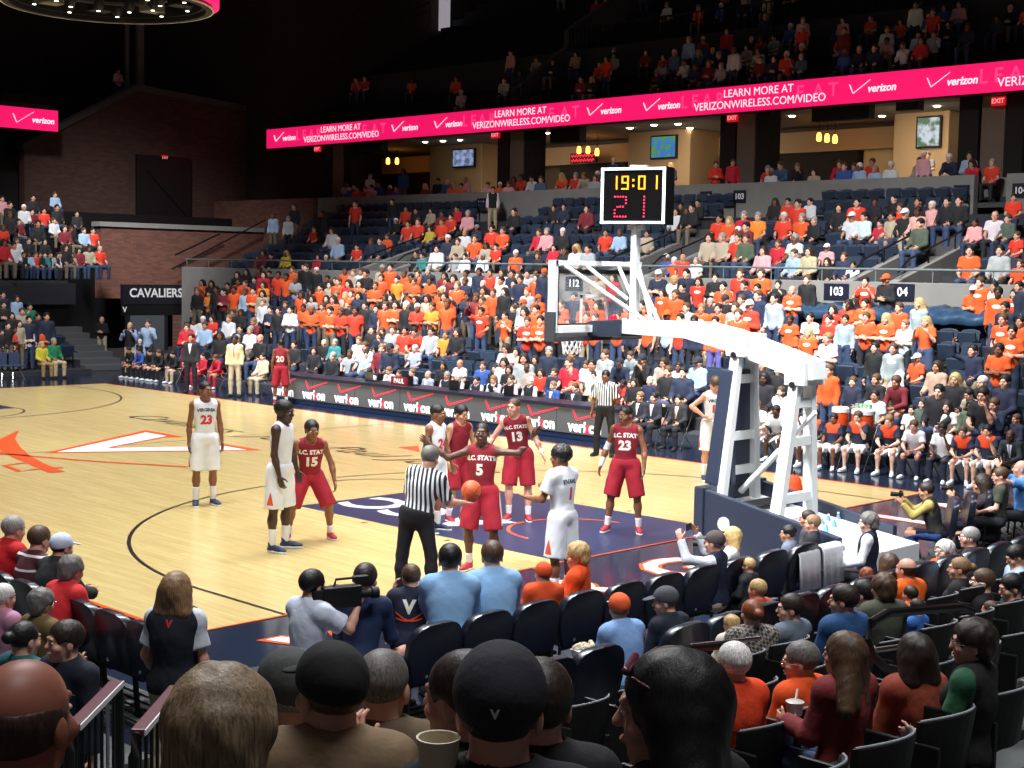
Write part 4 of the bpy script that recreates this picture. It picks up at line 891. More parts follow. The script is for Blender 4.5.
def hair_mesh(h, style='short', vox=.008):
    q = h.q*1.10; R = h.R; p = h.hp; F = Field(); nz, nf = .0016, 120
    if style == 'afro': F.ell(p(0, -.02, .045), V3(.100, .118, .104)*q, .02, R=R); nz, nf = .005, 90
    elif style == 'undercap': F.ell(p(0, -.018, .030), V3(.083, .102, .085)*q, .02, R=R)
    elif style == 'buzz': F.ell(p(0, -.016, .036), V3(.0795, .0985, .0865)*q, .02, R=R); nz = .0005
    elif style == 'bun': F.ell(p(0, -.017, .036), V3(.084, .104, .092)*q, .02, R=R); F.ell(p(0, -.13, .03), V3(.04, .04, .04)*q, .02, R=R)
    elif style in ('bald', 'ring'): F.ell(p(0, -.020, .018), V3(.0795, .097, .083)*q, .02, R=R)
    elif style == 'curly': F.ell(p(0, -.018, .040), V3(.102, .120, .108)*q, .02, R=R); F.ell(p(0, -.07, -.03), V3(.085, .055, .065)*q, .03, R=R); nz, nf = .0055, 48
    else: F.ell(p(0, -.018, .040), V3(.0895, .110, .0975)*q, .02, R=R)
    if style in ('bald', 'ring'):
        F.ell(p(0, .01, .075), V3(.085, .125, .072)*q, .01, 's', R); F.ell(p(0, .085, -.02), V3(.09, .085, .14)*q, .01, 's', R); F.plane(p(0, 0, -.065), R @ V3(0, 0, -1)); return F.mesh(vox, noise=.001, nf=120)
    if style in ('long', 'ponytail', 'bob'):
        L = {'long': .28, 'ponytail': .24, 'bob': .13}[style]
        if style == 'ponytail': F.cone(p(0, -.10, .03), p(0, -.13, -.05), .035*q, .035*q, .02); F.cone(p(0, -.13, -.05), p(0, -.11, -L+.02), .035*q, .015*q, .02)
        else:
            dn = V3(0, 0, -1); c0 = p(0, -.045, -.02); F.ell(p(0, -.03, .02), V3(.096, .112, .10)*q, .03, R=R); t = h.T; end = c0+dn*L*q*.8-nrm(h.Tf)*.055*q*(1 if style == 'long' else .3)
            F.ell(c0, V3(.088, .075, .085)*q, .03, R=R)
            wd = 2.9 if style == 'long' else 1.7
            for sx in (-.05, -.02, .02, .05): F.cone(c0+R @ V3(sx, 0, 0)*q, end+R @ V3(sx*wd, 0, 0)*q, .064*q, .052*q, .04)
            for sg in (-1, 1): F.cone(p(sg*.07, .01, .02), p(sg*.082, -.01, -.13), .026*q, .03*q, .03)
        nz, nf = .0025, 60
    F.ell(p(0, .098, -.030), V3(.0680, .066, .098)*q, .012, 's', R)
    if style == 'undercap': F.plane(p(0, -.02, .022), R @ V3(0, -.24, 1))
    if style in ('short', 'undercap', 'buzz', 'afro', 'curly', 'bun'):
        for sg in (-1, 1): F.ell(p(sg*.078, .018, -.035), V3(.03, .045, .052)*q, .01, 's', R)
        F.plane(p(0, 0, -.082), R @ V3(0, .25, -1))
        F.ell(p(0, .05, -.10), V3(.12, .09, .075)*q, .01, 's', R)
    return F.mesh(vox, noise=nz, nf=nf)
def cap_mesh(h, back=False, vox=.007):
    q = h.q*1.10; R = h.R; p = h.hp; F = Field(); F.ell(p(0, -.014, .045), V3(.092, .113, .099)*q, .02, R=R); F.plane(p(0, .09, .036), R @ V3(0, .24, -1))
    a = V = F.mesh(vox)
    B = Field(); sg = -1 if back else 1; B.ell(p(0, sg*.118, .044 if not back else .02), V3(.072, .080, .010)*q, .01, R=R @ rotx(-sg*.16)); B.ell(p(0, sg*.115, .030), V3(.058, .062, .012)*q, .004, 's', R=R @ rotx(-sg*.16))
    return a, B.mesh(vox*.8)
def face_bits(h, vox=.003):
    """eyes, brows: separate small meshes (eyes, brows)"""
    q = h.q*1.10; R = h.R; p = h.hp; E = Field(); I = Field(); Bw = Field()
    for sg in (-1, 1):
        E.ell(p(sg*.031, .086, .006), V3(.0105, .009, .0062)*q, 0, R=R); I.ell(p(sg*.031, .0935, .006), V3(.0055, .0035, .0056)*q, 0, R=R)
        Bw.cone(p(sg*.018, .0985, .026), p(sg*.046, .0885, .027), .003*q, .0022*q, .002)
    return E.mesh(vox*q), I.mesh(vox*q), Bw.mesh(vox*q)
def lips_mesh(h): F = Field(); F.ell(h.hp(0, .0925, -.058), V3(.020, .0125, .0062)*h.q*1.10, 0, R=h.R); return F.mesh(.003)
SK = dict(light=(226, 176, 150), fair=(236, 190, 166), tan=(196, 142, 110), brown=(132, 84, 60), dark=(86, 56, 42), deep=(66, 44, 36), pink=(216, 160, 138))
HC = dict(black=(22, 18, 18), dark=(44, 32, 26), brown=(84, 60, 42), light=(138, 106, 74), blond=(192, 160, 106), grey=(150, 148, 146), white=(222, 220, 216), red=(130, 70, 40), salt=(108, 104, 100))
def skin(c): return mat('skin', c, .48, noise=.05, nscale=14)
_hm = {}
def hairm(c, straight=True):
    if (c, straight) in _hm: return _hm[(c, straight)]
    m = bpy.data.materials.new('hair'); m.use_nodes = True; nt = m.node_tree; b = nt.nodes['Principled BSDF']; b.inputs['Roughness'].default_value = .5
    tc = nt.nodes.new('ShaderNodeTexCoord'); mp = nt.nodes.new('ShaderNodeMapping'); mp.inputs['Scale'].default_value = (1, 1, .13) if straight else (1, 1, .6)
    n = nt.nodes.new('ShaderNodeTexNoise'); n.inputs['Scale'].default_value = 150 if straight else 60; n.inputs['Detail'].default_value = 4; n.inputs['Distortion'].default_value = .6
    nt.links.new(tc.outputs['Object'], mp.inputs[0]); nt.links.new(mp.outputs[0], n.inputs['Vector'])
    mr = nt.nodes.new('ShaderNodeMapRange'); mr.inputs[1].default_value = .3; mr.inputs[2].default_value = .7; mr.inputs[3].default_value = .45; mr.inputs[4].default_value = 1.6
    nt.links.new(n.outputs['Fac'], mr.inputs[0]); mx = nt.nodes.new('ShaderNodeVectorMath'); mx.operation = 'SCALE'; mx.inputs[0].default_value = lin(c); nt.links.new(mr.outputs[0], mx.inputs['Scale']); nt.links.new(mx.outputs[0], b.inputs['Base Color'])
    bp = nt.nodes.new('ShaderNodeBump'); bp.inputs['Strength'].default_value = .45; bp.inputs['Distance'].default_value = .004; nt.links.new(n.outputs['Fac'], bp.inputs['Height']); nt.links.new(bp.outputs[0], b.inputs['Normal'])
    _hm[(c, straight)] = m; return m
def cloth(c, rough=.85): return mat('cloth', c, rough, noise=.07, nscale=9, bump=.25, bscale=22)
def put(name, vf, m, parent, smooth=True):
    return mesh_obj(name, vf[0], vf[1], m, parent, smooth)
def deco(surf_objs, s, size, m, center, xd, ud, parent, name='lettering', depth=.25, off=.004, space=1.0, weight=None, arch=0, extra=None):
    """letters laid on a curved garment: every corner is pushed along the view axis onto the garment's surface"""
    weight = size*.05 if weight is None else weight
    me = text_mesh(s, size, extrude=0, space=space, offset=weight, res=2) if extra is None else extra
    bm = bmesh.new(); bm.from_mesh(me)
    bmesh.ops.triangulate(bm, faces=bm.faces); 
    for _ in range(2): bmesh.ops.subdivide_edges(bm, edges=[e for e in bm.edges if e.calc_length() > size*.16], cuts=1); bmesh.ops.triangulate(bm, faces=bm.faces)
    X = Vector(nrm(xd)); U = Vector(nrm(ud)); Z = X.cross(U).normalized(); C0 = Vector(center)
    trees = [BVHTree.FromPolygons([v.co for v in o.data.vertices], [tuple(p.vertices) for p in o.data.polygons]) for o in surf_objs]
    for v in bm.verts:
        y = v.co.y-arch*(v.co.x**2); o = C0+X*v.co.x+U*y+Z*depth; best = None
        for t in trees:
            hit = t.ray_cast(o, -Z, depth*2)
            if hit[0] is not None and (best is None or hit[3] < best[1]): best = (hit[0], hit[3])
        v.co = (best[0]+Z*off) if best else (C0+X*v.co.x+U*y)
    bm.to_mesh(me); bm.free(); me.materials.clear(); me.materials.append(m)
    ob = bpy.data.objects.new(name, me); COL.objects.link(ob); ob.parent = parent; return ob
def world_dir(d): return np.asarray(d, float)
def face_rz(v): return math.atan2(-v[0], v[1])       # object yaw so that local +Y looks along the world direction v
# ------------------------------------------------------------------ people
FH = nrm(V3(CF[0], CF[1], 0)); RH = V3(FH[1], -FH[0], 0)
def facing(a): a *= D2R; return -FH*math.cos(a)+RH*math.sin(a)      # 0 = towards the photographer, 90 = to the right as seen by him
EYEW, EYEB = mat('eye_white', (228, 222, 214), .3), mat('eye_dark', (30, 22, 18), .3)
def figure(label, pos, face, pose, skin_c='light', H=1.8, bulk=1.0, sit=None, female=False, shirt=None, legs=None, shoes=None, socks=None, hair=('short', 'dark'), cap=None,
           vox=.014, hv=.006, head_v=.007, face_on=True, group=None, extra=None, lower=True, belly=0.0, arm=1.0, name='person', cat='person'):
    h = Human(pose, H, bulk, sit, female, arm=arm); sk = skin(SK[skin_c] if isinstance(skin_c, str) else skin_c)
    rz = face_rz(face if not isinstance(face, (int, float)) else facing(face))
    root = put(name, body_mesh(h, vox, hv, head_v, legs=lower), sk, None); root.location = tuple(pos); root.rotation_euler = (0, 0, rz)
    tag(root, label, cat, group); parts = {}
    def P(n, vf, m):
        if len(vf[0]) == 0: return None
        o = put(n, vf, m, root); parts.setdefault(n, o); return o
    if shirt:
        c, kw = shirt[1], shirt[2] if len(shirt) > 2 else {}; m = c if not isinstance(c, tuple) else cloth(c)
        P('jersey' if shirt[0] == 'none' else 'shirt' if shirt[0] == 'short' else 'long_sleeved_top', shirt_mesh(h, shirt[0], vox, belly=belly, **kw), m)
    if len(shirt or ()) > 3:   # a vest over it
        c = shirt[3]; P('vest', shirt_mesh(h, 'none', vox, loose=.030, hem=-.06, collar=False, belly=belly), c if not isinstance(c, tuple) else cloth(c))
    if legs and lower:
        m = legs[1] if not isinstance(legs[1], tuple) else cloth(legs[1]); kw = legs[2] if len(legs) > 2 else {}
        P(legs[0], (shorts_mesh if legs[0] == 'shorts' else trousers_mesh)(h, vox, **kw), m)
    if shoes and lower:
        for sd in 'lr':
            a, b = shoe_mesh(h, sd); o = P('shoe', a, cloth(shoes[0], .5)); so = put('sole', b, cloth(shoes[1], .5), o)
    if socks and lower:
        for sd in 'lr': P('sock', sock_mesh(h, sd, socks[1]), cloth(socks[0]))
    if hair: P('hair', hair_mesh(h, 'undercap' if cap and hair[0] in ('short', 'buzz') else hair[0], max(head_v, .006)), hairm(HC[hair[1]] if isinstance(hair[1], str) else hair[1]))
    if cap:
        a, b = cap_mesh(h, back=cap[2] if len(cap) > 2 else False); o = P('cap', a, cloth(cap[0])); put('brim', b, cloth(cap[1]), o)
    if face_on:
        e, i, b = face_bits(h); eo = P('eyes', e, EYEW); put('irises', i, EYEB, eo); P('eyebrows', b, hairm(HC['dark'])); P('lips', lips_mesh(h), cloth(tuple(int(x*.78) for x in (SK[skin_c] if isinstance(skin_c, str) else skin_c)), .5))
    if extra: extra(h, root, parts, P)
    return root, h, parts
MAROON = (134, 22, 38); WJ = (232, 236, 242)
LW = mat('lettering_white', (240, 236, 226), .7); LO = mat('lettering_orange', (226, 84, 40), .7); LN = mat('lettering_navy', (36, 44, 76), .7); LR = mat('lettering_red', (206, 50, 60), .7)
def jersey_marks(top, num, mt, mn, back=False, trim=None, size=.19, tsize=.07, toff=.0):
    def f(h, root, parts, P):
        j = parts.get('jersey') or parts.get('shirt'); T, X = h.T, h.Tr; sg = 1 if back else -1
        fw = h.Tf*(-1 if back else 1); c = h.neck-T*(.26*h.q)
        if num: deco([j], num, size, mn, c+V3(0, 0, 0), X*sg, T, root, 'number')
        if top: deco([j], top, tsize, mt, c+T*(.145*h.q+toff), X*sg, T, root, 'lettering', arch=.6)
        if trim is not None:
            sh = parts.get('shorts')
            if sh:
                for sd, s2 in (('l', -1), ('r', 1)):
                    hp, kn, a = h.leg[sd]; d = nrm(kn-hp); e = hp+(kn-hp)*.90; out = nrm(h.hr*s2-d*(h.hr*s2@d)); fwd = np.cross(out, d)*(-s2)
                    trim(h, root, sh, hp, kn, e, d, out, s2)
    return f
def side_band(m, w=.03):
    def t(h, root, sh, hp, kn, e, d, out, s2):
        me = bpy.data.meshes.new('band'); n = 12; L = float(np.linalg.norm(e-hp)); v = [(x, -L/2+L*i/n, 0) for i in range(n+1) for x in (-w, 0, w)]
        me.from_pydata(v, [], [(3*i+j, 3*i+j+1, 3*i+j+4, 3*i+j+3) for i in range(n) for j in (0, 1)]); me.update()
        deco([sh], '', 1, m, (hp+e)/2, np.cross(-d, out), -d, root, 'side_band', extra=me, off=.004)
    return t
def hem_wedge(m, wt=.09, ht=.17):
    def t(h, root, sh, hp, kn, e, d, out, s2):
        me = bpy.data.meshes.new('wedge'); v = []; f = []; n = 6
        for i in range(n+1):
            y = ht*i/n; w = wt*(1-i/n)*.5+.004; v += [(-w, y, 0), (0, y, 0), (w, y, 0)]
        for i in range(n): f += [(3*i, 3*i+1, 3*i+4, 3*i+3), (3*i+1, 3*i+2, 3*i+5, 3*i+4)]
        me.from_pydata(v, [], f); me.update(); deco([sh], '', 1, m, e+d*-.0, np.cross(-d, out), -d, root, 'hem_wedge', extra=me, off=.004)
    return t
def add_marks(*fs):
    def f(h, root, parts, P):
        for g in fs: g(h, root, parts, P)
    return f
NCS = dict(shirt=('none', MAROON), legs=('shorts', (160, 24, 44)), shoes=((168, 44, 56), (230, 226, 222)), socks=((236, 236, 236), .14))
VA = dict(shirt=('none', WJ), legs=('shorts', WJ), shoes=((38, 52, 84), (226, 228, 230)), socks=((240, 240, 240), .20))
JL = dict(slen=.7)
# home player 23, standing alone at left
figure('home player 23 in white standing alone at left on the three-point line', (4.68, 6.78, 0), 26, P_(STAND, ual=(-.20, -.05, -1), fal=(-.06, .22, -1), uar=(.16, -.08, -1), far=(.06, .12, -1), head=(16, 0), thl=(-.06, 0, -1), thr=(.06, .03, -1)),
       'brown', 2.02, .96, hair=('buzz', 'black'), extra=jersey_marks('VIRGINIA', '23', LN, LR, trim=hem_wedge(LO)), **VA)
# home player with his back turned
figure('tall home player in white, back half turned, arms hanging, beside visitor 15', (3.42, 3.04, 0), 74, P_(STAND, torso=(0, .06, 1), ual=(-.25, .05, -1), fal=(0, .3, -1), uar=(.22, .02, -1), far=(.04, .30, -1), head=(-6, 4), thl=(-.12, .05, -1), thr=(.12, -.02, -1)),
       'deep', 2.07, 1.05, hair=('short', 'black'), extra=jersey_marks('', '', LN, LR, trim=hem_wedge(LO)), **VA)
# visitor 15, crouching
figure('visitor 15 in red crouching with bent knees behind the tall white player', tuple(at_z(309, 539, 0)), 14, P_(STAND, torso=(0, .38, 1), ual=(-.42, -.02, -1), fal=(-.15, .35, -1), uar=(.4, .0, -1), far=(.1, .5, -1), head=(10, -6), thl=(-.42, .42, -1), shl=(-.10, -.40, -1), thr=(.40, .45, -1), shr=(.12, -.42, -1), curl=.5),
       'brown', 1.87, 1.0, hair=('short', 'black'), extra=jersey_marks('N.C. STATE', '15', LW, LW, tsize=.085), **NCS)
# visitor 5, both arms out
figure('visitor 5 in red with both arms stretched out sideways', (4.59, .32, 0), -14, P_(STAND, torso=(.02, .02, 1), uar=(.62, .7, -.22), far=(1, .1, .72), ual=(-.95, .1, .0), fal=(-.55, -.25, .75), head=(8, -10), thl=(-.16, .18, -1), shl=(-.02, -.2, -1), thr=(.12, .2, -1), shr=(.02, -.22, -1), curl=.12, pnr=(-.3, 1, 0), pnl=(0, .6, -1)),
       'dark', 1.95, .98, hair=('buzz', 'black'), extra=jersey_marks('N.C. STATE', '5', LW, LW, tsize=.08, trim=side_band(LW)), **NCS)
# home player 24 behind the referee
figure('home player 24 in white with a dark arm sleeve behind the referee', tuple(at_z(433, 531, 0)), 62, P_(STAND, torso=(0, .05, 1), ual=(-.25, .1, -1), fal=(-.05, .4, -1), uar=(.3, -.05, -1), far=(.05, .15, -1), head=(6, 4)),
       'brown', 1.90, 1.0, hair=('buzz', 'black'), extra=add_marks(jersey_marks('', '24', LN, LR, size=.2), lambda h, r, p, P: P('arm_sleeve', (lambda F: (F.cone(h.armj['r'][0]+(h.armj['r'][1]-h.armj['r'][0])*.55, h.armj['r'][1], .047, .045, .02), F.cone(h.armj['r'][1], h.armj['r'][2], .045, .034, .02), F.mesh(.012))[-1])(Field()), cloth((30, 44, 76)))), **VA)
figure('visitor in red half hidden behind home player 24', tuple(at_z(456, 521, 0)), 40, P_(STAND, torso=(0, .12, 1), ual=(-.2, .3, -1), uar=(.25, -.1, -1), far=(.1, .5, -1), head=(0, 5), thr=(.1, .25, -1), shr=(0, -.3, -1), thl=(-.1, .2, -1), shl=(0, -.25, -1)),
       'tan', 1.84, 1.0, hair=('short', 'black'), extra=jersey_marks('', '', LW, LW, trim=side_band(LW)), **NCS)
# visitor 13
def band(sd, c, t0=.72, t1=.88):
    def f(h, root, parts, P):
        sp, e, w = h.armj[sd]; F = Field(); F.cone(e+(w-e)*t0, e+(w-e)*t1, .034, .032, .01); P('wristband', F.mesh(.010), cloth(c))
    return f
figure('light-skinned visitor in red standing behind visitor 5, white wristband', (7.61, 2.64, 0), -4, P_(STAND, torso=(.13, .08, 1), ual=(-.50, .05, -1), fal=(-.50, .35, -1), uar=(.6, .0, -.9), far=(.3, .5, -.5), head=(-26, 0), thl=(-.10, .05, -1), thr=(.10, .15, -1), shr=(0, -.15, -1)),
       'pink', 1.93, 1.0, hair=('buzz', 'brown'), extra=add_marks(jersey_marks('N.C. STATE', '13', LW, LW, trim=side_band(LW)), band('l', (240, 240, 240))), **NCS)
# home player 1, back view, hands out
figure('home player 1 in white short-sleeved shirt seen from behind gesturing left', tuple(at_z(561, 600, 0)), -132, P_(STAND, torso=(0, .05, 1), ual=(-.25, .35, -1), fal=(.15, 1, -.05), uar=(.25, .45, -1), far=(-.1, 1, .15), head=(15, 2), curl=.25, pnl=(.4, .2, 1), pnr=(-.4, .2, 1)),
       'brown', 1.84, 1.0, hair=('afro', 'black'), extra=jersey_marks('EVANS', '1', LN, LR, back=True, trim=hem_wedge(LO)), shirt=('short', WJ, dict(loose=.022)), legs=('shorts', WJ, dict(flare=.07)), shoes=VA['shoes'], socks=VA['socks'])
# visitor 23
figure('visitor 23 in red standing with feet apart near the goal, white arm sleeve', tuple(at_z(624, 532, 0)), -12, P_(STAND, torso=(0, .03, 1), ual=(-.32, -.02, -1), fal=(-.05, .4, -1), uar=(.38, -.08, -1), far=(.28, .35, -1), head=(-32, 6), thl=(-.20, .12, -1), shl=(-.06, -.12, -1), thr=(.22, .10, -1), shr=(.12, -.10, -1)),
       'brown', 1.93, 1.02, hair=('buzz', 'black'), extra=add_marks(jersey_marks('N.C. STATE', '23', LW, LW, tsize=.085, trim=side_band(LW)), lambda h, r, p, P: P('arm_sleeve', (lambda F: (F.cone(h.armj['r'][0]+(h.armj['r'][1]-h.armj['r'][0])*.7, h.armj['r'][1], .046, .044, .02), F.cone(h.armj['r'][1], h.armj['r'][2], .044, .032, .02), F.mesh(.012))[-1])(Field()), cloth((236, 238, 240)))), **NCS)
# home player 12, hand on hip
figure('home player 12 in white with hands on hips and head bowed, behind padding', tuple(at_z(711, 480, 0)), 12, P_(STAND, torso=(0, .10, 1), uar=(.85, -.25, -.75), far=(-.75, .45, -.62), ual=(-.85, -.25, -.75), fal=(.75, .45, -.62), head=(6, 34), curl=.5),
       'pink', 1.98, 1.0, hair=('short', 'brown'), extra=jersey_marks('VIRGINIA', '12', LN, LR, trim=hem_wedge(LO)), **VA)
# visitor 20 by the bench
figure('visitor 20 in red seen from behind beside the far bench', (15.72, 19.9, 0), 176, P_(STAND, head=(20, 0), thl=(-.14, 0, -1), thr=(.14, 0, -1)),
       'brown', 1.84, 1.0, hair=('buzz', 'black'), extra=jersey_marks('', '20', LW, LW, back=True, size=.22, trim=side_band(LW)), **NCS)
# referees
REFS = stripes_mat('referee_stripes', (240, 242, 244), (28, 34, 48), .050); BLK = (26, 26, 30)
BALL_P = at_z(471, 492, 1.0)
def ball_at(pos):
    m = bpy.data.materials.new('ball_leather'); m.use_nodes = True; nt = m.node_tree; b = nt.nodes['Principled BSDF']; b.inputs['Base Color'].default_value = (*lin((214, 92, 50)), 1); b.inputs['Roughness'].default_value = .5
    bm = bmesh.new(); bmesh.ops.create_uvsphere(bm, u_segments=32, v_segments=20, radius=.121); me = bpy.data.meshes.new('basketball'); bm.to_mesh(me); bm.free(); me.materials.append(m)
    me.polygons.foreach_set('use_smooth', np.ones(len(me.polygons), dtype=bool)); o = bpy.data.objects.new('basketball', me); COL.objects.link(o); o.location = tuple(pos); o.rotation_euler = (.5, .4, .2)
    s = MB(); R = .1215
    s.tube([(R*math.cos(a), R*math.sin(a), 0) for a in np.linspace(0, 2*PI, 32, endpoint=False)], .0022, 5, True); s.tube([(R*math.cos(a), 0, R*math.sin(a)) for a in np.linspace(0, 2*PI, 32, endpoint=False)], .0022, 5, True)
    for sg in (-1, 1):
        pts = [V3(.055*sg+.045*sg*math.cos(2*a), math.cos(a), math.sin(a)) for a in np.linspace(0, 2*PI, 40, endpoint=False)]; s.tube([tuple(nrm(p*V3(6, 1, 1))*R) for p in pts], .0022, 5, True)
    s.build('seam', MM['black'], o); return tag(o, 'orange basketball held out on the hand of the near referee', 'ball')
rootR, hR, _ = figure('near referee in striped shirt seen from behind holding the ball', tuple(at_z(415, 600, 0)), 166, P_(STAND, torso=(.22, .12, 1), ual=(-.18, .12, -1), fal=(-.02, .9, -.25), uar=(.30, .28, -1), far=(.62, 1, -.12), head=(-12, 10), thl=(-.16, 0, -1), thr=(.22, .02, -1), pnr=(0, 0, 1), curlr=.22),
       'pink', 1.84, 1.16, hair=('short', 'salt'), shirt=('short', REFS, dict(loose=.018, hem=.0, slen=.85, collar=True)), legs=('trousers', BLK, dict(belt=True)), shoes=((20, 20, 22), (20, 20, 22)), belly=.01)
sp, e, w = hR.armj['r']; hdv = nrm(w-e); pw = w+hdv*.10+V3(0, 0, .145); c, s_ = math.cos(rootR.rotation_euler[2]), math.sin(rootR.rotation_euler[2])
ball_at((rootR.location[0]+c*pw[0]-s_*pw[1], rootR.location[1]+s_*pw[0]+c*pw[1], pw[2]))
figure('far referee in striped shirt standing by the end of the press table', (14.48, 6.9, 0), -22, P_(STAND, ual=(-.2, -.2, -1), fal=(.5, -.5, -.6), uar=(.3, .0, -1), far=(.1, .1, -1), head=(5, 16), thl=(-.14, 0, -1), thr=(.18, 0, -1)),
       'brown', 1.84, 1.03, hair=('buzz', 'black'), shirt=('short', REFS, dict(loose=.018, hem=.0, slen=.85, collar=True)), legs=('trousers', BLK, dict(belt=True)), shoes=((20, 20, 22), (20, 20, 22)))
# ------------------------------------------------------------------ the crowd
TSKIN = mat('crowd_skin', (200, 150, 125), .55, tint=True, noise=.04, nscale=12); THAIR = mat('crowd_hair', (50, 40, 30), .65, tint=True, noise=.3, nscale=30); TCLOTH = mat('crowd_cloth', (128, 128, 128), .85, tint=True, noise=.10, nscale=9)
POSE = {
 'a': P_(STAND, ual=(-.25, .12, -1), fal=(.95, .55, .12), uar=(.25, .12, -1), far=(-.95, .62, .05), curl=.6, head=(0, 2)),
 'd': P_(STAND, ual=(-.18, .0, -1), fal=(0, .3, -1), uar=(.18, 0, -1), far=(0, .3, -1)),
 'p': P_(STAND, ual=(-.35, .4, -.8), fal=(.45, .6, .9), uar=(.35, .4, -.8), far=(-.45, .6, .9), curl=.2, head=(0, 0)),
 'u': P_(STAND, ual=(-.25, .1, -1), fal=(.1, .9, -.3), uar=(.6, .4, .3), far=(-.2, .3, 1), curl=.3, head=(0, 0)),
 's': P_(SIT),
 'f': P_(SIT, torso=(0, .42, 1), ual=(-.25, .35, -1), fal=(.45, .75, -.25), uar=(.25, .35, -1), far=(-.45, .75, -.25), head=(0, 4)),
 'c': P_(SIT, torso=(0, .22, 1), ual=(-.15, .55, -.9), fal=(.25, .35, .9), uar=(.2, .3, -1), far=(-.5, .8, -.2), head=(0, 6)),
 'x': P_(SIT, ual=(-.25, .12, -1), fal=(.95, .55, .12), uar=(.25, .12, -1), far=(-.95, .62, .05), curl=.6),
}
HEADC = {}
_protos = {}
def proto(pose, part, style=None, vox=.02):
    k = (pose, part, style, vox)
    if k in _protos: return _protos[k]
    h = Human(POSE[pose], 1.78, sit=None if pose in 'adpu' else .43, female=style in ('F',)); HEADC[pose] = h.hc
    if part == 'body': vf = body_mesh(h, vox, min(vox, .009), min(vox, .011)); m = TSKIN
    elif part == 'hair': vf = hair_mesh(h, style, .012); m = THAIR
    elif part == 'top': vf = shirt_mesh(h, style, vox, loose=.020, hem=-.10 if style == 'short' else -.08, collar=False); m = TCLOTH
    elif part == 'legs': vf = trousers_mesh(h, vox); m = TCLOTH
    elif part == 'shorts': vf = shorts_mesh(h, vox); m = TCLOTH
    elif part == 'cap': a, b = cap_mesh(h, vox=.010); vf = join([a, b]); m = TCLOTH
    elif part == 'shoe': a, b = shoe_mesh(h, style, .012); vf = join([a, b]); m = TCLOTH
    elif part == 'vest': vf = shirt_mesh(h, 'none', vox, loose=.034, hem=-.06); m = TCLOTH
    elif part == 'yoke':
        F = Field(); h.torso(F, .027, .06, False); F.ell(h.neck+h.T*.085*h.q+h.Tf*.01, V3(.07, .075, .07), .01, 's', np.stack([h.Tr, h.Tf, h.T], 1))
        for sd in 'lr': F.ell(h.armj[sd][0], V3(.075, .075, .07), .04)
        F.plane(h.neck-h.T*.20, -h.T); vf = F.mesh(vox); m = TCLOTH
    elif part in ('collar', 'tie', 'print'):
        me = bpy.data.meshes.new(part); w, hh = {'collar': (.055, .30), 'tie': (.018, .30), 'print': (.10, .045)}[part]
        me2 = proto(pose, 'top', style)
        src = bpy.data.objects.new('src', me2); n = 8
        if part == 'print': v = [(w*math.cos(2*PI*i/14), hh*math.sin(2*PI*i/14), 0) for i in range(14)]+[(0, 0, 0)]; f = [(i, (i+1) % 14, 14) for i in range(14)]
        else: v = [(sx*w*(1-i/n*(.85 if part == 'collar' else 0)), -hh*i/n, 0) for i in range(n+1) for sx in (-1, 0, 1)]; f = [(3*i+j, 3*i+3+j, 3*i+4+j, 3*i+1+j) for i in range(n) for j in (0, 1)]
        me.from_pydata(v, [], f); me.update(); c = h.neck-h.T*(.01 if part != 'print' else .14); par = None
        o = deco([src], '', 1, TCLOTH, c, -h.Tr, h.T, None, part, extra=me, off=.006 if part != 'tie' else .012)
        bpy.data.objects.remove(o); bpy.data.objects.remove(src); _protos[k] = me; return me
    me = bpy.data.meshes.new('%s_%s' % (part, pose)); 
    o = mesh_obj(part, vf[0], vf[1], m, None, True); me = o.data; bpy.data.objects.remove(o); _protos[k] = me; return me
CC = dict(o=(234, 88, 36), O=(222, 58, 36), y=(246, 142, 44), w=(214, 216, 220), g=(158, 164, 172), k=(28, 28, 32), n=(34, 42, 66), b=(52, 88, 160), l=(160, 188, 220), r=(196, 34, 54), m=(120, 32, 44),
          t=(44, 128, 130), e=(84, 92, 78), v=(176, 162, 142), p=(222, 160, 168), z=(74, 98, 130), q=(222, 112, 84), G=(34, 120, 84), Y=(206, 180, 60), u=(40, 42, 50), B=(216, 200, 168))
CNAME = dict(o='orange', O='red-orange', y='light orange', w='white', g='grey', k='black', n='navy', b='blue', l='light blue', r='red', m='maroon', t='teal', e='olive', v='beige', p='pink', z='denim', q='salmon', G='green', Y='yellow', u='dark', B='tan')
HAIRS = dict(d=('short', 'black'), b=('short', 'brown'), l=('short', 'light'), B=('long', 'blond'), D=('long', 'dark'), g=('short', 'grey'), w=('short', 'white'), c=('cap', (236, 236, 238)), C=('cap', (240, 90, 34)), K=('cap', (40, 44, 54)), h=('bald', 'dark'))
HNAME = dict(d='dark hair', b='brown hair', l='light brown hair', B='long blond hair', D='long dark hair', g='grey hair', w='white hair', c='white cap', C='orange cap', K='dark cap', h='bald head')
def tintc(c): return (*lin(c), 1)
def child(name, me, par, col):
    o = bpy.data.objects.new(name, me); COL.objects.link(o); o.parent = par; o.color = tintc(col); return o
CR_N = 0
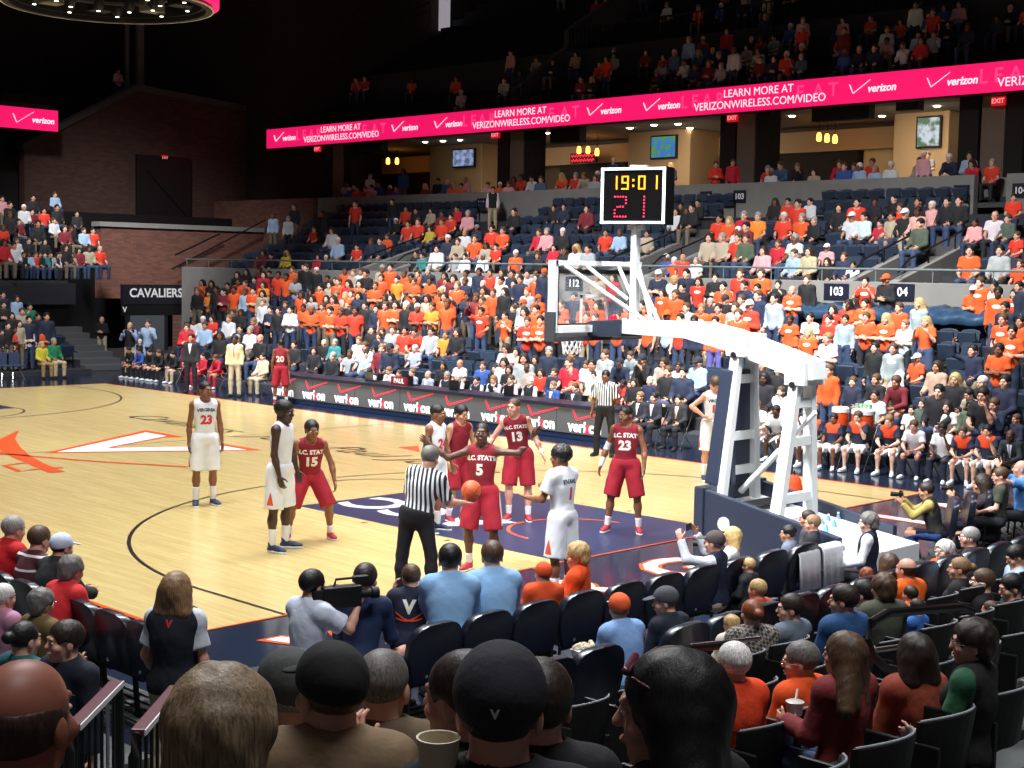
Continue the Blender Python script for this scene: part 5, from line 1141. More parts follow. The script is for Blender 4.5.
def crowd_person(pos, rz, scale, pose, top, hair, label, group=None, dark=False, sleeve=None, legs=None, extras='', rnd=None, shorts=False):
    rnd = rnd or random.Random(int(pos[0]*997+pos[1]*131+pos[2]*17))
    sk = rnd.choice(['light', 'fair', 'pink', 'light', 'tan']) if not dark else rnd.choice(['brown', 'dark'])
    root = child('person', proto(pose, 'body'), None, SK[sk]); root.location = tuple(pos); root.rotation_euler = (0, 0, rz); root.scale = (scale,)*3
    sleeve = sleeve or ('short' if top in 'oOygwqy' and rnd.random() < .85 else 'long' if rnd.random() < .75 else 'short')
    tc = tuple(int(max(0, min(255, x*(1+rnd.uniform(-.06, .06))))) for x in (CC[top] if isinstance(top, str) else top))
    child('shirt', proto(pose, 'top', sleeve), root, tc)
    lc = legs or rnd.choice([(52, 70, 104), (44, 58, 88), (36, 38, 46), (176, 160, 130), (60, 78, 110), (40, 44, 56)])
    child('shorts' if shorts else 'trousers', proto(pose, 'shorts' if shorts else 'legs'), root, lc)
    hs, hc = HAIRS[hair]
    if hs == 'cap': child('cap', proto(pose, 'cap'), root, hc); child('hair', proto(pose, 'hair', 'undercap'), root, HC['brown' if not dark else 'black'])
    else: child('hair', proto(pose, 'hair', hs if hs != 'bald' else 'ring'), root, HC['black'] if dark and hc not in ('grey', 'white') else HC[hc])
    if 'j' in extras: child('shirt_front', proto(pose, 'collar', sleeve), root, (236, 236, 240))
    if 't' in extras: child('tie', proto(pose, 'tie', sleeve), root, (200, 120, 60) if 'T' in extras else (150, 160, 180))
    if 'v' in extras: child('vest', proto(pose, 'vest'), root, (26, 28, 36))
    if 'y' in extras: child('shoulder_yoke', proto(pose, 'yoke'), root, (236, 76, 34))
    if 'P' in extras: child('shirt_print', proto(pose, 'print', sleeve), root, (240, 236, 230))
    if 'S' in extras:
        for sd in 'lr': child('shoe', proto(pose, 'shoe', sd), root, (222, 226, 230) if 'W' in extras else (30, 28, 28))
    return tag(root, label, 'person', group)
HH = {p: (1.66 if p in 'adpu' else 1.22) for p in POSE}
for p in POSE: proto(p, 'body'); HH[p] = float(HEADC[p][2])
HOFF = {p: float(HEADC[p][1]) for p in POSE}       # how far the head is ahead of the root
LOWER = """202,283,poD 211,284,dkD 197,292,dkl 209,294,ayd 216,290,dkd 227,286,dkd 223,292,amd 237,275,dkD 246,272,dkD 234,290,dod 238,282,dod 245,284,dob 254,280,and 245,292,dlb 253,291,aod 259,271,dmD 263,275,drD
269,274,dkd 263,285,dyD 278,275,dOd 286,277,dod 292,270,dob 295,280,agl 304,267,dkd 262,294,dvD 263,303,dwl 270,310,and 278,311,dkd 285,305,dnb 290,310,awd 301,295,doD 303,308,aod 233,313,skb 194,322,swb 203,320,swc 212,319,sOD
205,326,slb 229,319,swl 224,325,sbg 253,322,cml 240,329,skd 250,331,swg 220,336,skD 235,339,ckg 260,339,skh 187,326,srd 241,313,skD 306,268,dkb 316,271,dkc 327,279,dkd 330,285,dvD 335,281,dkD 345,271,dod 353,273,dvl 361,272,dwb 366,274,dkd
338,282,dob 348,284,drD 359,284,doD 365,290,dnd 375,286,aob 381,278,dob 382,269,dvg 390,268,dod 397,280,dyK 404,274,dob 411,278,aod 317,291,dOb 320,288,dod 312,299,dgD 305,301,doD 336,295,dOl 345,296,dvB 351,294,dob 358,296,dnD 333,300,doD
326,299,dkD 385,298,dkD 391,298,dkD 348,305,dkC 311,310,aol 322,307,dob 330,311,aod 341,312,aOb 355,311,dOd 365,306,dkd 376,309,dnd 385,306,dob 395,305,aoD 406,306,dkc 372,330,skK 377,336,cnb 382,332,skb 393,330,sgb 405,331,sOd 411,332,fOd
359,341,swl 324,343,skh 335,343,stg 418,274,dob 428,271,ang 414,282,aob 430,281,aod 444,276,dmD 453,279,dmD 446,282,dgd 457,286,dol 466,274,dwd 479,272,dnd 465,282,dnb 483,284,dnh 490,273,dOd 502,273,dwD 501,281,dwd 512,274,dnd 518,276,dob
483,291,dvD 493,293,dob 504,292,dkD 514,284,and 440,292,doB 444,297,doD 452,292,pnd 467,297,pnd 476,298,pmb 482,301,aob 427,299,dvD 415,300,dkD 417,308,aOc 432,307,ayb 447,304,dob 481,312,uOd 505,316,pod 513,309,akb 523,304,dgC 431,332,sgd
446,335,syb 457,333,skD 544,273,dnC 536,278,dob 527,274,dgd 520,280,dnd 527,292,dgC 538,299,doC 524,312,awD 536,310,dod 527,322,aOb 540,321,aod 598,277,dvb 613,278,drD 561,305,dob 574,297,dnd 584,307,doD 597,306,doD 619,292,dnb 626,309,dob
588,297,dob 557,316,aod 586,317,dOb 595,318,aob 617,317,aod 632,318,dnd 658,275,anc 674,280,dwB 686,274,dnd 698,282,dOD 715,278,akd 740,274,dOb 723,287,aod 744,286,dnd 682,288,dkd 662,293,doD 675,295,dob 686,308,dgb 710,303,dng
725,300,dkK 718,309,dod 701,309,dol 697,316,sob 685,317,slb 667,316,dlC 741,300,dwb 735,308,dgb 738,315,dob 642,306,dod 648,317,dod 666,318,dyb 680,319,dOd 694,321,dnd 715,322,dod 761,274,dob 778,285,pkd 792,291,aoh 807,280,dkb 757,289,dnd
749,306,aOc 758,296,dnb 774,299,dgd 790,320,dod 790,331,sol 810,318,dwd 808,333,doB 829,320,aOd 832,310,dOD 845,320,dgd 848,305,dOD 828,339,awl 865,282,pOd 886,280,akC 854,303,dkD 865,304,aod 847,306,dob 866,318,aob 886,319,aoB 899,308,dob
905,325,awl 919,304,dgB 926,322,poB 973,291,aoc 980,283,dob 994,287,dwd 998,293,dob 1014,294,dod 1019,287,dnd 1005,308,dnd 1003,320,dob 1012,332,aod 1021,322,dod 998,341,skD 999,350,aob 973,351,und 917,359,soc 937,367,svD 955,380,skB 982,383,skw
875,348,dkd 893,349,dgb 895,365,swD 876,380,skb 897,382,fmb 939,392,skd 971,395,fvd 983,395,ckd 1005,382,snd 923,404,seD 947,407,swD 971,406,seB 995,405,cnb 1016,423,snb 912,411,swd 938,418,sgb 875,396,swd 829,371,dob 853,382,snb 781,392,swb 782,402,swd
763,365,skb 779,370,skD 764,379,skD 749,377,snD 516,352,svD 549,352,sng 572,355,snd 569,363,srb 605,355,sgb 616,363,fnK 629,356,fgb 585,365,cwb 592,365,swd 594,376,seD 524,359,sgD 535,360,skD 527,368,svh 541,373,sOD 554,373,snb 572,373,sqh
642,360,ckK 662,363,cvD 668,372,skb 679,367,swb 683,373,snd 698,363,slK 634,383,skD 650,381,snh 684,391,skh 630,392,sOb 623,385,smd 505,349,cwD 504,363,swD 509,370,skD 495,369,skD 483,366,sbb 460,364,swh 365,347,swb 341,359,swb 350,354,sgb
367,355,sld 382,349,sml 390,349,snK 415,349,slw 314,351,skD 294,345,skd 258,349,skd 357,362,skb 443,366,skD"""
UPPERB = """273,216,dlb 288,219,dwg 294,207,dnb 322,214,dkd 355,204,dOd 392,202,dkd 314,229,sOb 332,231,swD 338,241,slw 357,247,sOd 371,242,snb 380,241,snd 387,237,sob 318,257,srD 326,258,snw 396,221,skc 406,209,sOd 416,211,skd 408,224,sOd 418,222,sOb 431,211,svD
442,214,smd 442,222,sOb 451,217,sOd 457,209,srd 468,214,spg 430,229,sYD 465,233,swh 477,228,sng 448,239,snc 492,229,sOd 503,231,sob 458,242,svb 475,239,sob 486,246,svD 496,247,sOd 416,254,skd 422,256,std 437,249,swd 455,257,sgb 465,257,swd 483,257,swg
258,259,smb 271,256,skd 286,254,sYB 263,253,smD 514,212,skd 554,208,skd 564,207,snd 587,209,smd 539,233,srb 547,232,spg 563,232,skc 606,233,sOd 620,233,slb 554,248,srd 565,251,skd 576,249,swB 588,249,sgd 516,254,soc 538,256,skb 647,234,svd 676,212,swD 681,206,skd
687,211,skD 698,203,skd 692,208,skd 719,219,sOd 729,221,soB 744,216,srg 758,217,syg 738,231,swc 746,227,smd 722,238,svg 738,238,sOb 746,239,seb 709,238,svD 763,251,spD 761,258,skd 666,258,sbw 674,261,soc 683,258,sOh 696,261,swg 775,202,skD 788,202,sOd 798,204,sOd
810,202,swd 784,217,sOw 802,218,sog 814,221,skg 839,208,skD 857,203,sOd 875,202,skd 894,199,skd 918,202,skd 932,206,spw 947,202,skd 959,201,skd 900,208,sOb 918,212,spd 852,217,swc 864,217,swd 880,224,srd 898,224,swd 905,214,skc 920,224,sek 892,217,svd 795,239,swg
778,244,srb 809,252,svD 827,248,spc 794,254,slb 827,262,skD 853,266,swd 844,257,snb 975,223,spb 995,216,swh 1008,219,seb 970,251,sod 1000,251,sgd 972,264,svb 1017,236,sOb 1014,198,sOd 1020,264,sob"""
ENDL = """3,295,dnd 17,299,dlD 4,305,akd 30,307,pGd 19,324,dvD 12,316,dkD 29,320,dnd 38,317,dkd 47,317,dnd 15,330,aOd 29,329,awd 45,331,aod 8,326,dkd 2,335,dkd 22,312,dvb"""
ENDU = """2,199,spd 24,208,swc 44,211,sOd 55,195,slb 57,208,skd 32,212,smd 54,221,swb 65,229,smb 71,229,skd 84,231,slb 93,231,sOd 100,249,sOh 4,243,srD 17,241,swb 29,241,skb 45,242,skD 29,257,slD 36,267,sOb 40,256,skD 51,257,sgd 60,258,swb 79,251,smD 89,249,svD 8,254,skb
16,264,szd 45,279,std 72,273,svd 50,272,skd 2,259,srd 14,246,swd 10,215,skb 19,222,smd 38,224,skd 3,228,sOb 77,214,skd 66,248,skD 24,270,skd 58,266,skD 10,205,skd 33,198,skd"""
POSEW = dict(a='arms folded', d='standing', p='hands raised', u='arm out', s='seated', f='leaning forward', c='chin on hand', x='arms folded')
def parse(t): 
    for w in t.split():
        a, b, c = w.split(','); yield float(a), float(b), c
placed = []
def fit(px, py, pose, rows, axis, n_alt=4):
    """row and place along it for a head seen at px,py"""
    best = []
    for i, (d, z) in enumerate(rows):
        dd = d-HOFF[pose] if axis == 'x' else d-HOFF[pose]
        p = at_x(px, py, dd) if axis == 'x' else at_y(px, py, dd)
        s = (p[2]-z)/HH[pose]; cost = abs(s-1.0)+(10*max(0, abs(s-1)-.12))
        along = p[1] if axis == 'x' else p[0]
        for (r2, al2) in placed:
            if r2 == (axis, d) and abs(al2-along) < .42: cost += .7*(1-abs(al2-along)/.42)
        best.append((cost, i, s, along, d, z))
    return min(best)
BENCH_ENTRIES = []
INDIV = []
def place_list(txt, rows, axis, face, where, standrows=None):
    for px, py, code in parse(txt):
        pose, top, hair = code[0], code[1], code[2]
        if hair == 'k': hair = 'd'
        cost, i, s, along, d, z = fit(px, py, pose, rows, axis)
        s = max(.80, min(1.2, s)); placed.append(((axis, d), along))
        pos = (d, along, z) if axis == 'x' else (along, d, z)
        dist = np.linalg.norm(np.array(pos)-CAM)
        INDIV.append((dist, pos, s, pose, top, hair, i, where, axis, (px, py)))
place_list(LOWER, LOW, 'x', None, 'far stand')
n_low = len(INDIV)
place_list(UPPERB, UPL, 'x', None, 'upper rows')
place_list(ENDL, END_L, 'y', None, 'end stand'); place_list(ENDU, END_U, 'y', None, 'end stand upper')
INDIV.sort(key=lambda t: t[0])
# ------------------------------------------------------------------ labels for the catalogued spectators
ORD = 'first second third fourth fifth sixth seventh eighth ninth tenth eleventh twelfth thirteenth fourteenth fifteenth sixteenth seventeenth eighteenth nineteenth twentieth'.split()
def ordw(n):
    if n < 20: return ORD[n]
    t = {2: 'twenty', 3: 'thirty', 4: 'forty', 5: 'fifty', 6: 'sixty'}[(n+1)//10]
    return t[:-1]+'ieth' if (n+1) % 10 == 0 else t+'-'+ORD[(n+1) % 10-1]
PLACE_N = {'far stand': 'far stand', 'upper rows': 'rows above the wall', 'end stand': 'end stand', 'end stand upper': 'upper end stand'}
PLACE_P = {'far stand': 'of far stand', 'upper rows': 'above the wall', 'end stand': 'of end stand', 'end stand upper': 'of upper end stand'}
def make_labels(L):
    rows = {}
    for t in L: rows.setdefault((t[7], t[6]), []).append(t)
    for r in rows.values(): r.sort(key=lambda t: -t[9][0])
    out = {}; used = set()
    for t in L:
        _, pos, s, pose, top, hair, i, where, ax, px = t; r = rows[(where, i)]; k = r.index(t)
        base = '%s, %s, %s' % (CNAME[top], HNAME[hair], POSEW[pose])
        lab = 'person in %s, %s row %s, %s from right' % (base, ORD[i], PLACE_P[where], ordw(k))
        if len(lab.replace(',', '').split()) > 16: lab = lab.replace('person in ', 'fan ')
        out[id(t)] = lab
    return out
LAB = make_labels(INDIV)
N_IND = 196
SHOWN, REST = INDIV[:N_IND], INDIV[N_IND:]
def crowd_rz(pos, axis, rnd):
    base = V3(-1, 0, 0) if axis == 'x' else V3(0, -1, 0); tgt = nrm(V3(6, 3, 0)-V3(pos[0], pos[1], 0)); d = nrm(base+tgt*.9); return face_rz(d)+rnd.uniform(-.25, .25)
for t in SHOWN:
    _, pos, s, pose, top, hair, i, where, ax, px = t; rnd = random.Random(int(px[0]*31+px[1]*7))
    ex = ('P' if top in 'oOg' and pose in 'adpu' and rnd.random() < .55 else '')
    dark = rnd.random() < .10
    sl = 'long' if (top in 'knmvgzt' and rnd.random() < .7) else None
    crowd_person(pos, crowd_rz(pos, ax, rnd), s, pose, top, hair, LAB[id(t)], 'spectators in the '+PLACE_N[where], dark, sl, rnd=rnd, extras=ex, shorts=rnd.random() < .06,
                 legs=(92, 92, 168) if px == (715.0, 322.0) else None)
# ------------------------------------------------------------------ benches and the press table staff
def on_floor(px, py, pose, x, z=0.0):
    p = at_x(px, py, x-HOFF[pose]*0); return (x+HOFF[pose], p[1], z), (p[2]-z)/HH[pose]
def staff(px, py, x, pose, top, hair, label, group=None, face=None, z=0.0, **k):
    pos, s = on_floor(px, py, pose, x, z); s = max(.8, min(1.2, s)); rnd = random.Random(int(px*13+py))
    rz = face_rz(face if face is not None else nrm(V3(-1, -.15, 0)))+rnd.uniform(-.12, .12)
    o = crowd_person(pos, rz, s, pose, top, hair, label, group, rnd=rnd, **k)
    return o, pos, s
def folding_chair(x, y, rz, label, group, z=0.0):
    global FC0
    t = empty('folding_chair', (x, y, z), rz); tag(t, label, 'chair', group)
    if 'FC0' not in globals():
        FC0 = []
        b = MB(); b.box(-.2, .2, -.2, .2, .43, .465); FC0.append(('seat', b, MM['black'])); b = MB(); b.box(-.2, .2, -.26, -.235, .62, .86); FC0.append(('backrest', b, MM['black']))
        for sx in (-1, 1):
            b = MB(); b.tube([(sx*.22, .22, 0), (sx*.22, -.25, .88)], .012, 6); FC0.append(('leg', b, MM['chrome'])); b = MB(); b.tube([(sx*.20, -.26, 0), (sx*.20, .16, .44)], .012, 6); FC0.append(('leg', b, MM['chrome']))
        FC0 = [(n, b.build(n, m, t, .008 if n != 'leg' else 0).data) for n, b, m in FC0]
    else:
        for n, me in FC0: o = bpy.data.objects.new(n, me); COL.objects.link(o); o.parent = t
    return t
BX = 16.75
NVP = (30, 36, 58)
bench = [(755, 406, 'f', 'w', 'l', 'player in white shirt at the near end of the home bench behind the goal post', dict(legs=(236, 236, 240), shorts=True, extras='SW')),
 (773, 411, 'f', 'w', 'd', 'player in white shirt leaning on knees, seen between the stanchion frames', dict(dark=True, legs=(236, 236, 240), shorts=True, extras='SW')),
 (795, 412, 'c', 'w', 'd', 'bench player in white partly hidden by the rear stanchion frame', dict(dark=True, legs=(236, 236, 240), shorts=True, extras='SW')),
 (815, 415, 's', 'n', 'd', 'bench player in navy and orange warm-up just past the stanchion', dict(dark=True, sleeve='short', legs=(236, 236, 240), shorts=True, extras='ySW')),
 (834, 419, 's', 'n', 'd', 'dark-skinned bench player in orange-shouldered warm-up below the first cooler', dict(dark=True, sleeve='short', legs=(236, 236, 240), shorts=True, extras='ySW')),
 (857, 417, 'c', 'n', 'b', 'bench player in orange-shouldered warm-up with hands at chin below wide cooler', dict(sleeve='short', legs=(236, 236, 240), shorts=True, extras='ySW')),
 (886, 421, 'f', 'n', 'l', 'light-haired bench player in navy and orange warm-up resting arms on knees', dict(sleeve='short', legs=(236, 236, 240), shorts=True, extras='ySW')),
 (911, 426, 'f', 'w', 'b', 'coach in white polo shirt and dark trousers leaning forward on bench', dict(sleeve='short', legs=NVP, extras='SW')),
 (941, 429, 'c', 'w', 'd', 'dark-skinned trainer in white polo with hands at his face on bench', dict(dark=True, sleeve='short', legs=NVP, extras='SW')),
 (959, 432, 'f', 'n', 'b', 'bench player in navy and orange warm-up next to the white-shirted trainer', dict(sleeve='short', legs=(236, 236, 240), shorts=True, extras='ySW')),
 (986, 431, 'c', 'n', 'd', 'bench player in orange-shouldered warm-up with hand over mouth near bench end', dict(sleeve='short', legs=(236, 236, 240), shorts=True, extras='ySW')),
 (1008, 436, 'f', 'u', 'h', 'bald man in dark suit and tie at the far right end of the home bench', dict(dark=True, sleeve='long', legs=(30, 32, 40), extras='jtS')),
 (640, 397, 's', 'u', 'l', 'man in dark suit turned aside, first of three suited men on bench', dict(sleeve='long', legs=(30, 32, 40), extras='jS')),
 (654, 398, 's', 'u', 'd', 'man in dark grey suit with clasped hands, middle of three suited men', dict(sleeve='long', legs=(34, 36, 42), extras='jS')),
 (679, 400, 's', 'u', 'd', 'man in dark suit and orange tie holding paper, behind home player 12', dict(sleeve='long', legs=(34, 36, 42), extras='jtTS'))]
for px, py, ps, tp, hr, lb, kw in bench:
    o, pos, s = staff(px, py, BX, ps, tp, hr, lb, 'home team bench', **kw)
    folding_chair(pos[0]+.02, pos[1], face_rz(V3(-1, 0, 0)), 'black folding chair under the '+' '.join(lb.replace(',', '').split()[:11]), 'folding chairs of the home bench')
table = [(333, 357, 's', 'k', 'g', 'grey-haired man in black sweater at the table end near visitor 20', {}), (368, 373, 'f', 'w', 'd', 'dark-haired man in white bending over a laptop at the press table', {}),
 (388, 371, 'c', 'w', 'l', 'man in white at press table holding hand to his face', {}), (399, 376, 's', 'k', 'b', 'small figure in black beside a red sign on the press table', {}),
 (412, 373, 's', 'g', 'l', 'man in grey suit with dark tie at the press table', dict(extras='jt')), (428, 375, 's', 'g', 'h', 'balding man in pale grey suit at the press table', dict(extras='j')),
 (447, 376, 's', 'w', 'g', 'grey-haired official in black vest, first of the vested row', dict(extras='v')), (458, 378, 's', 'w', 'w', 'white-haired official in black vest looking down beside the first vested man', dict(extras='v')),
 (477, 381, 's', 'w', 'd', 'dark-haired official in black vest turned sideways at the table', dict(extras='v')), (492, 380, 'c', 'w', 'l', 'official in black vest with hand on chin at the table', dict(extras='v')),
 (511, 380, 's', 'w', 'b', 'brown-haired official in black vest over white sleeves at table', dict(extras='v')), (530, 382, 's', 'w', 'w', 'white-haired official in black vest, last of the vested row', dict(extras='v')),
 (553, 386, 's', 'b', 'l', 'man in bright blue blazer near the end of the press table', dict(extras='j')), (575, 388, 's', 'u', 'b', 'man in dark suit at the end of the press table', dict(extras='jt'))]
for px, py, ps, tp, hr, lb, kw in table:
    o, pos, s = staff(px, py, 17.4, ps, tp, hr, lb, 'staff behind the press table', sleeve='long', legs=(34, 36, 46), **kw)
    folding_chair(pos[0]+.02, pos[1], face_rz(V3(-1, 0, 0)), 'black folding chair under the '+' '.join(lb.replace(',', '').split()[:11]), 'folding chairs of the press table')
# laptops and papers on the table
for i, (px, lab) in enumerate(((372, 'open grey laptop in front of the bending man'), (412, 'open dark laptop in front of the grey suit'), (457, 'open dark laptop before the first vested officials'), (512, 'open dark laptop before the brown-haired official'))):
    p = at_x(px, 385, 16.6); o = empty('laptop', (16.62, p[1], .80)); tag(o, lab, 'laptop', 'laptops on the press table')
    MB().box(-.12, .12, -.17, .17, 0, .02).build('keyboard', MM['dark'], o, .004); T = Matrix.Rotation(-.3, 4, 'Y'); MB().box(-.13, -.12, -.17, .17, .02, .25).build('lid', MM['chrome'] if i == 0 else MM['dark'], o, .003)
o = MB().box(16.3, 16.34, at_x(399, 380, 16.3)[1]-.32, at_x(399, 380, 16.3)[1]+.32, .80, 1.02).build('table_sign', mat('sign_red', (130, 20, 36), .5)); tag(o, 'small dark red sign with white letters standing on the press table', 'sign')
text('PAUL', .17, MM['white'], (16.29, at_x(399, 380, 16.3)[1], .91), (0, -1, 0), (0, 0, 1), o, 'sign_letters', offset=.006)
NB = [(127, 358, 'f', 'k', 'd', 'player in black warm-up at the tunnel end of the visitors bench', {}), (137, 353, 'f', 'b', 'd', 'bench member in blue shirt looking down on visitors bench', {}), (148, 354, 'f', 'k', 'd', 'player in black leaning forward, third on the visitors bench', {}),
 (157, 356, 'f', 'k', 'b', 'player in black with pale face, fourth on the visitors bench', {}), (171, 358, 'f', 'k', 'd', 'staff in black top with white stripe and khaki trousers on visitors bench', dict(legs=(196, 180, 150))),
 (203, 358, 's', 'r', 'd', 'visiting player in red warm-up sitting just behind the dark suited coach', dict(legs=(176, 34, 52))), (214, 358, 'f', 'r', 'b', 'visiting player in red warm-up leaning forward between the two coaches', dict(legs=(176, 34, 52))),
 (263, 357, 's', 'B', 'd', 'man in tan suit sitting beside visitor 20', dict(legs=(206, 190, 158), extras='j'))]
for px, py, ps, tp, hr, lb, kw in NB:
    o, pos, s = staff(px, py, 17.0, ps, tp, hr, lb, 'visitors bench', sleeve='long', **dict(dict(legs=(24, 24, 28), extras='SW'), **kw))
    folding_chair(pos[0]+.02, pos[1], face_rz(V3(-1, 0, 0)), 'black folding chair under the '+' '.join(lb.replace(',', '').split()[:11]), 'folding chairs of the visitors bench')
def standing(px, py, lb, pose, top, hair, z=0.0, x=None, **k):
    p = at_z(px, py, z+HH[pose]) if x is None else at_x(px, py, x); s = 1.0 if x is None else (p[2]-z)/HH[pose]
    return crowd_person((p[0], p[1], z), face_rz(nrm(V3(-.8, -.7, 0))), s, pose, top, hair, lb, None, **k)
standing(191, 338, 'coach in dark suit standing at the sideline of the visitors bench', 'd', 'u', 'd', x=15.6, sleeve='long', legs=(28, 32, 44), extras='jS', dark=False)
standing(235, 340, 'coach in tan suit standing by the visitors bench', 'd', 'B', 'd', x=16.0, sleeve='long', legs=(206, 190, 158), extras='jtTS', dark=True)
standing(102, 320, 'man in black sweater and khaki trousers standing with folded arms at tunnel mouth', 'a', 'k', 'h', sleeve='long', legs=(206, 192, 164), extras='S')
standing(130, 326, 'man in dark vest and pale sleeves standing near the tunnel board', 'c' if False else 'p', 'l', 'h', x=18.0, sleeve='long', legs=(206, 192, 164), extras='v')
standing(148, 324, 'man in pale blue shirt shading his face beside the vested man', 'p', 'l', 'b', x=18.2, sleeve='long', legs=(60, 60, 70))
standing(140, 342, 'white-haired man in navy vest bending behind the visitors bench', 'd', 'l', 'w', x=17.8, sleeve='long', legs=(60, 60, 70), extras='v')
standing(187, 328, 'visiting player in red hooded top standing behind the dark suited coach', 'a', 'r', 'b', x=17.6, sleeve='long', legs=(176, 34, 52))
standing(493, 190, 'usher in vest and khaki trousers standing at the top of the upper rows', 'd', 'w', 'd', x=30.7, z=5.3, sleeve='long', legs=(190, 172, 140), extras='v')
standing(716, 165, 'person in red top standing at the upper wall, first of the red pair', 'a', 'O', 'b', x=32.6, z=6.05, sleeve='long', legs=(196, 30, 60))
standing(733, 163, 'person in red jacket and black trousers standing beside the first one', 'd', 'r', 'b', x=32.4, z=6.05, sleeve='long', legs=(20, 20, 24))
crowd_person(crowd_late, PI, 1.0, 'a', 'p', 'd', 'lone person in pale top standing in the opening above the tall brick wall', None, legs=(24, 24, 30))
for px, py, tp, hr, lb, lg in ((42, 345, 'Y', 'B', 'woman in yellow jacket seated on the floor row of the end stand', (170, 140, 90)), (54, 342, 'G', 'g', 'man in green sweater and khaki trousers seated beside the woman in yellow', (196, 178, 140))):
    p = at_y(px, py, 31.6); s = p[2]/HH['s']; crowd_person((p[0], 31.6, 0), PI, s, 's', tp, hr, lb, None, sleeve='long', legs=lg, extras='S')
# drink coolers on a cart behind the bench
for px, w, lab in ((840, .34, 'orange drink cooler with white lid behind the bench, the narrower one'), (863, .46, 'wide orange drink cooler with green and white cups on its lid')):
    p = at_x(px, 424, 17.7); o = empty('drink_cooler', (17.7, p[1], .62)); tag(o, lab, 'cooler', 'drink coolers behind the home bench')
    MB().lathe([(w/2*.9, 0), (w/2, .05), (w/2, .42)], (0, 0, 0), 24).build('tank', mat('cooler_orange', (232, 86, 34), .4), o, smooth=True)
    MB().lathe([(w/2*1.05, .42), (w/2*1.05, .50), (w/2*.9, .53)], (0, 0, 0), 24).build('lid', MM['white'], o, smooth=True)
    MB().box(-w/2-.04, -w/2, -.03, .03, .06, .12).build('tap', MM['white'], o, .005)
    if w > .4:
        for k in range(4): MB().lathe([(.032, .53), (.042, .63)], (0, -.15+.1*k, 0), 12).build('cup', mat('cup_green', (150, 186, 150), .5), o)
p0 = at_x(852, 424, 17.7)
o = empty('cart', (17.7, p0[1], 0)); tag(o, 'small dark cart carrying the orange drink coolers', 'cart'); MB().box(-.3, .3, -.75, .75, .56, .61).build('shelf', MM['dark'], o, .01)
for sx in (-1, 1):
    for sy in (-1, 1): MB().box(sx*.26-.02, sx*.26+.02, sy*.7-.02, sy*.7+.02, 0, .56).build('leg', MM['dark'], o)
# ------------------------------------------------------------------ stand seats
def seat_meshes():
    b = MB(); n = 8; v = []; f = []
    for j, (y, t) in enumerate(((-.26, 0), (-.21, 0))):
        for i in range(n+1):
            a = PI*i/n; x = -.24*math.cos(a) if 0 < i < n else (-.24 if i == 0 else .24); z = .80+.07*math.sin(a); v.append((x*1.0, y-.06*(z-.42), z))
        v += [(.22, y, .40), (-.22, y, .40)]
    m = n+3; f = [tuple(range(m-1, -1, -1)), tuple(range(m, 2*m))]+[(i, (i+1) % m, m+(i+1) % m, m+i) for i in range(m)]
    b.add(v, f); o = b.build('stadium_seat', MM['seat'], None, .012); back = o.data; bpy.data.objects.remove(o)
    b = MB(); T = Matrix.Translation((0, -.17, .42)) @ Matrix.Rotation(math.radians(72), 4, 'X'); b.box(-.22, .22, 0, .40, -.03, .03, T); o = b.build('seat_pan', MM['seat'], None, .015); pan = o.data; bpy.data.objects.remove(o)
    b = MB(); b.box(-.26, -.235, -.24, .12, .56, .60); b.box(-.26, -.235, -.24, -.18, 0, .58); o = b.build('armrest', MM['black'], None, .006); arm = o.data; bpy.data.objects.remove(o)
    return back, pan, arm
SB, SP_, SA = seat_meshes()
cands = []
occ = {}
for t in INDIV: occ.setdefault((t[8], round(t[1][0] if t[8] == 'x' else t[1][1], 3)), []).append(t[1][1] if t[8] == 'x' else t[1][0])
def seats(rows, axis, a0, a1, skip, tagw, z_vis=None):
    for i, (d, z) in enumerate(rows):
        a = a0+(i % 2)*.1
        while a < (min(a1, 29.8+.95*i) if tagw == 'far stand' else a1):
            if not any(s0 < a < s1 for s0, s1 in skip) and not any(abs(a-q) < .30 for q in occ.get((axis, round(d, 3)), [])):
                pos = (d+.05, a, z) if axis == 'x' else (a, d+.05, z); u, v, dd = to_px((pos[0], pos[1], z+.7))
                if -20 < u < 1044 and -10 < v < 780: cands.append((dd, pos, PI/2 if axis == 'x' else PI, i, tagw))
            a += .56

seats(LOW, 'x', -6, 37.3, [(24.0, 25.2)], 'far stand')
seats(UPL, 'x', -6, 37.3, [(24.6, 27.9), (13.1, 16.3), (4.9, 7.65)], 'rows above the wall')
seats(END_L, 'y', -6, 16.8, [], 'end stand'); seats(END_U, 'y', -6, 19.2, [], 'upper end stand')
cands.sort(key=lambda c: c[0])
def visible_seat(c):   # an empty seat in the lower stand only shows when nobody stands in front of it on the screen
    u, v, dd = to_px((c[1][0], c[1][1], c[1][2]+.7))
    for t in INDIV:
        if t[0] < dd+2 and abs(t[9][0]-u) < 7 and -8 < v-t[9][1] < (46 if t[3] in 'adpu' else 22): return False
    return not (u > 690 and u < 730 and v > 370)
vis = [c for c in cands if visible_seat(c)]
NSEAT = 225
vis_set = set(id(c) for c in vis[:NSEAT])
rowc = {}
for c in vis[:NSEAT]:
    k = (c[4], c[3]); rowc[k] = rowc.get(k, 0)+1
    o = bpy.data.objects.new('stadium_seat', SB); COL.objects.link(o); o.location = c[1]; o.rotation_euler = (0, 0, c[2])
    tag(o, 'empty navy seat, %s row of %s, %s empty one from right' % (ORD[c[3]], c[4], ordw(rowc[k]-1)), 'seat', 'empty seats in the '+c[4])
    for n, me in (('seat_pan', SP_), ('armrest', SA)): q = bpy.data.objects.new(n, me); COL.objects.link(q); q.parent = o
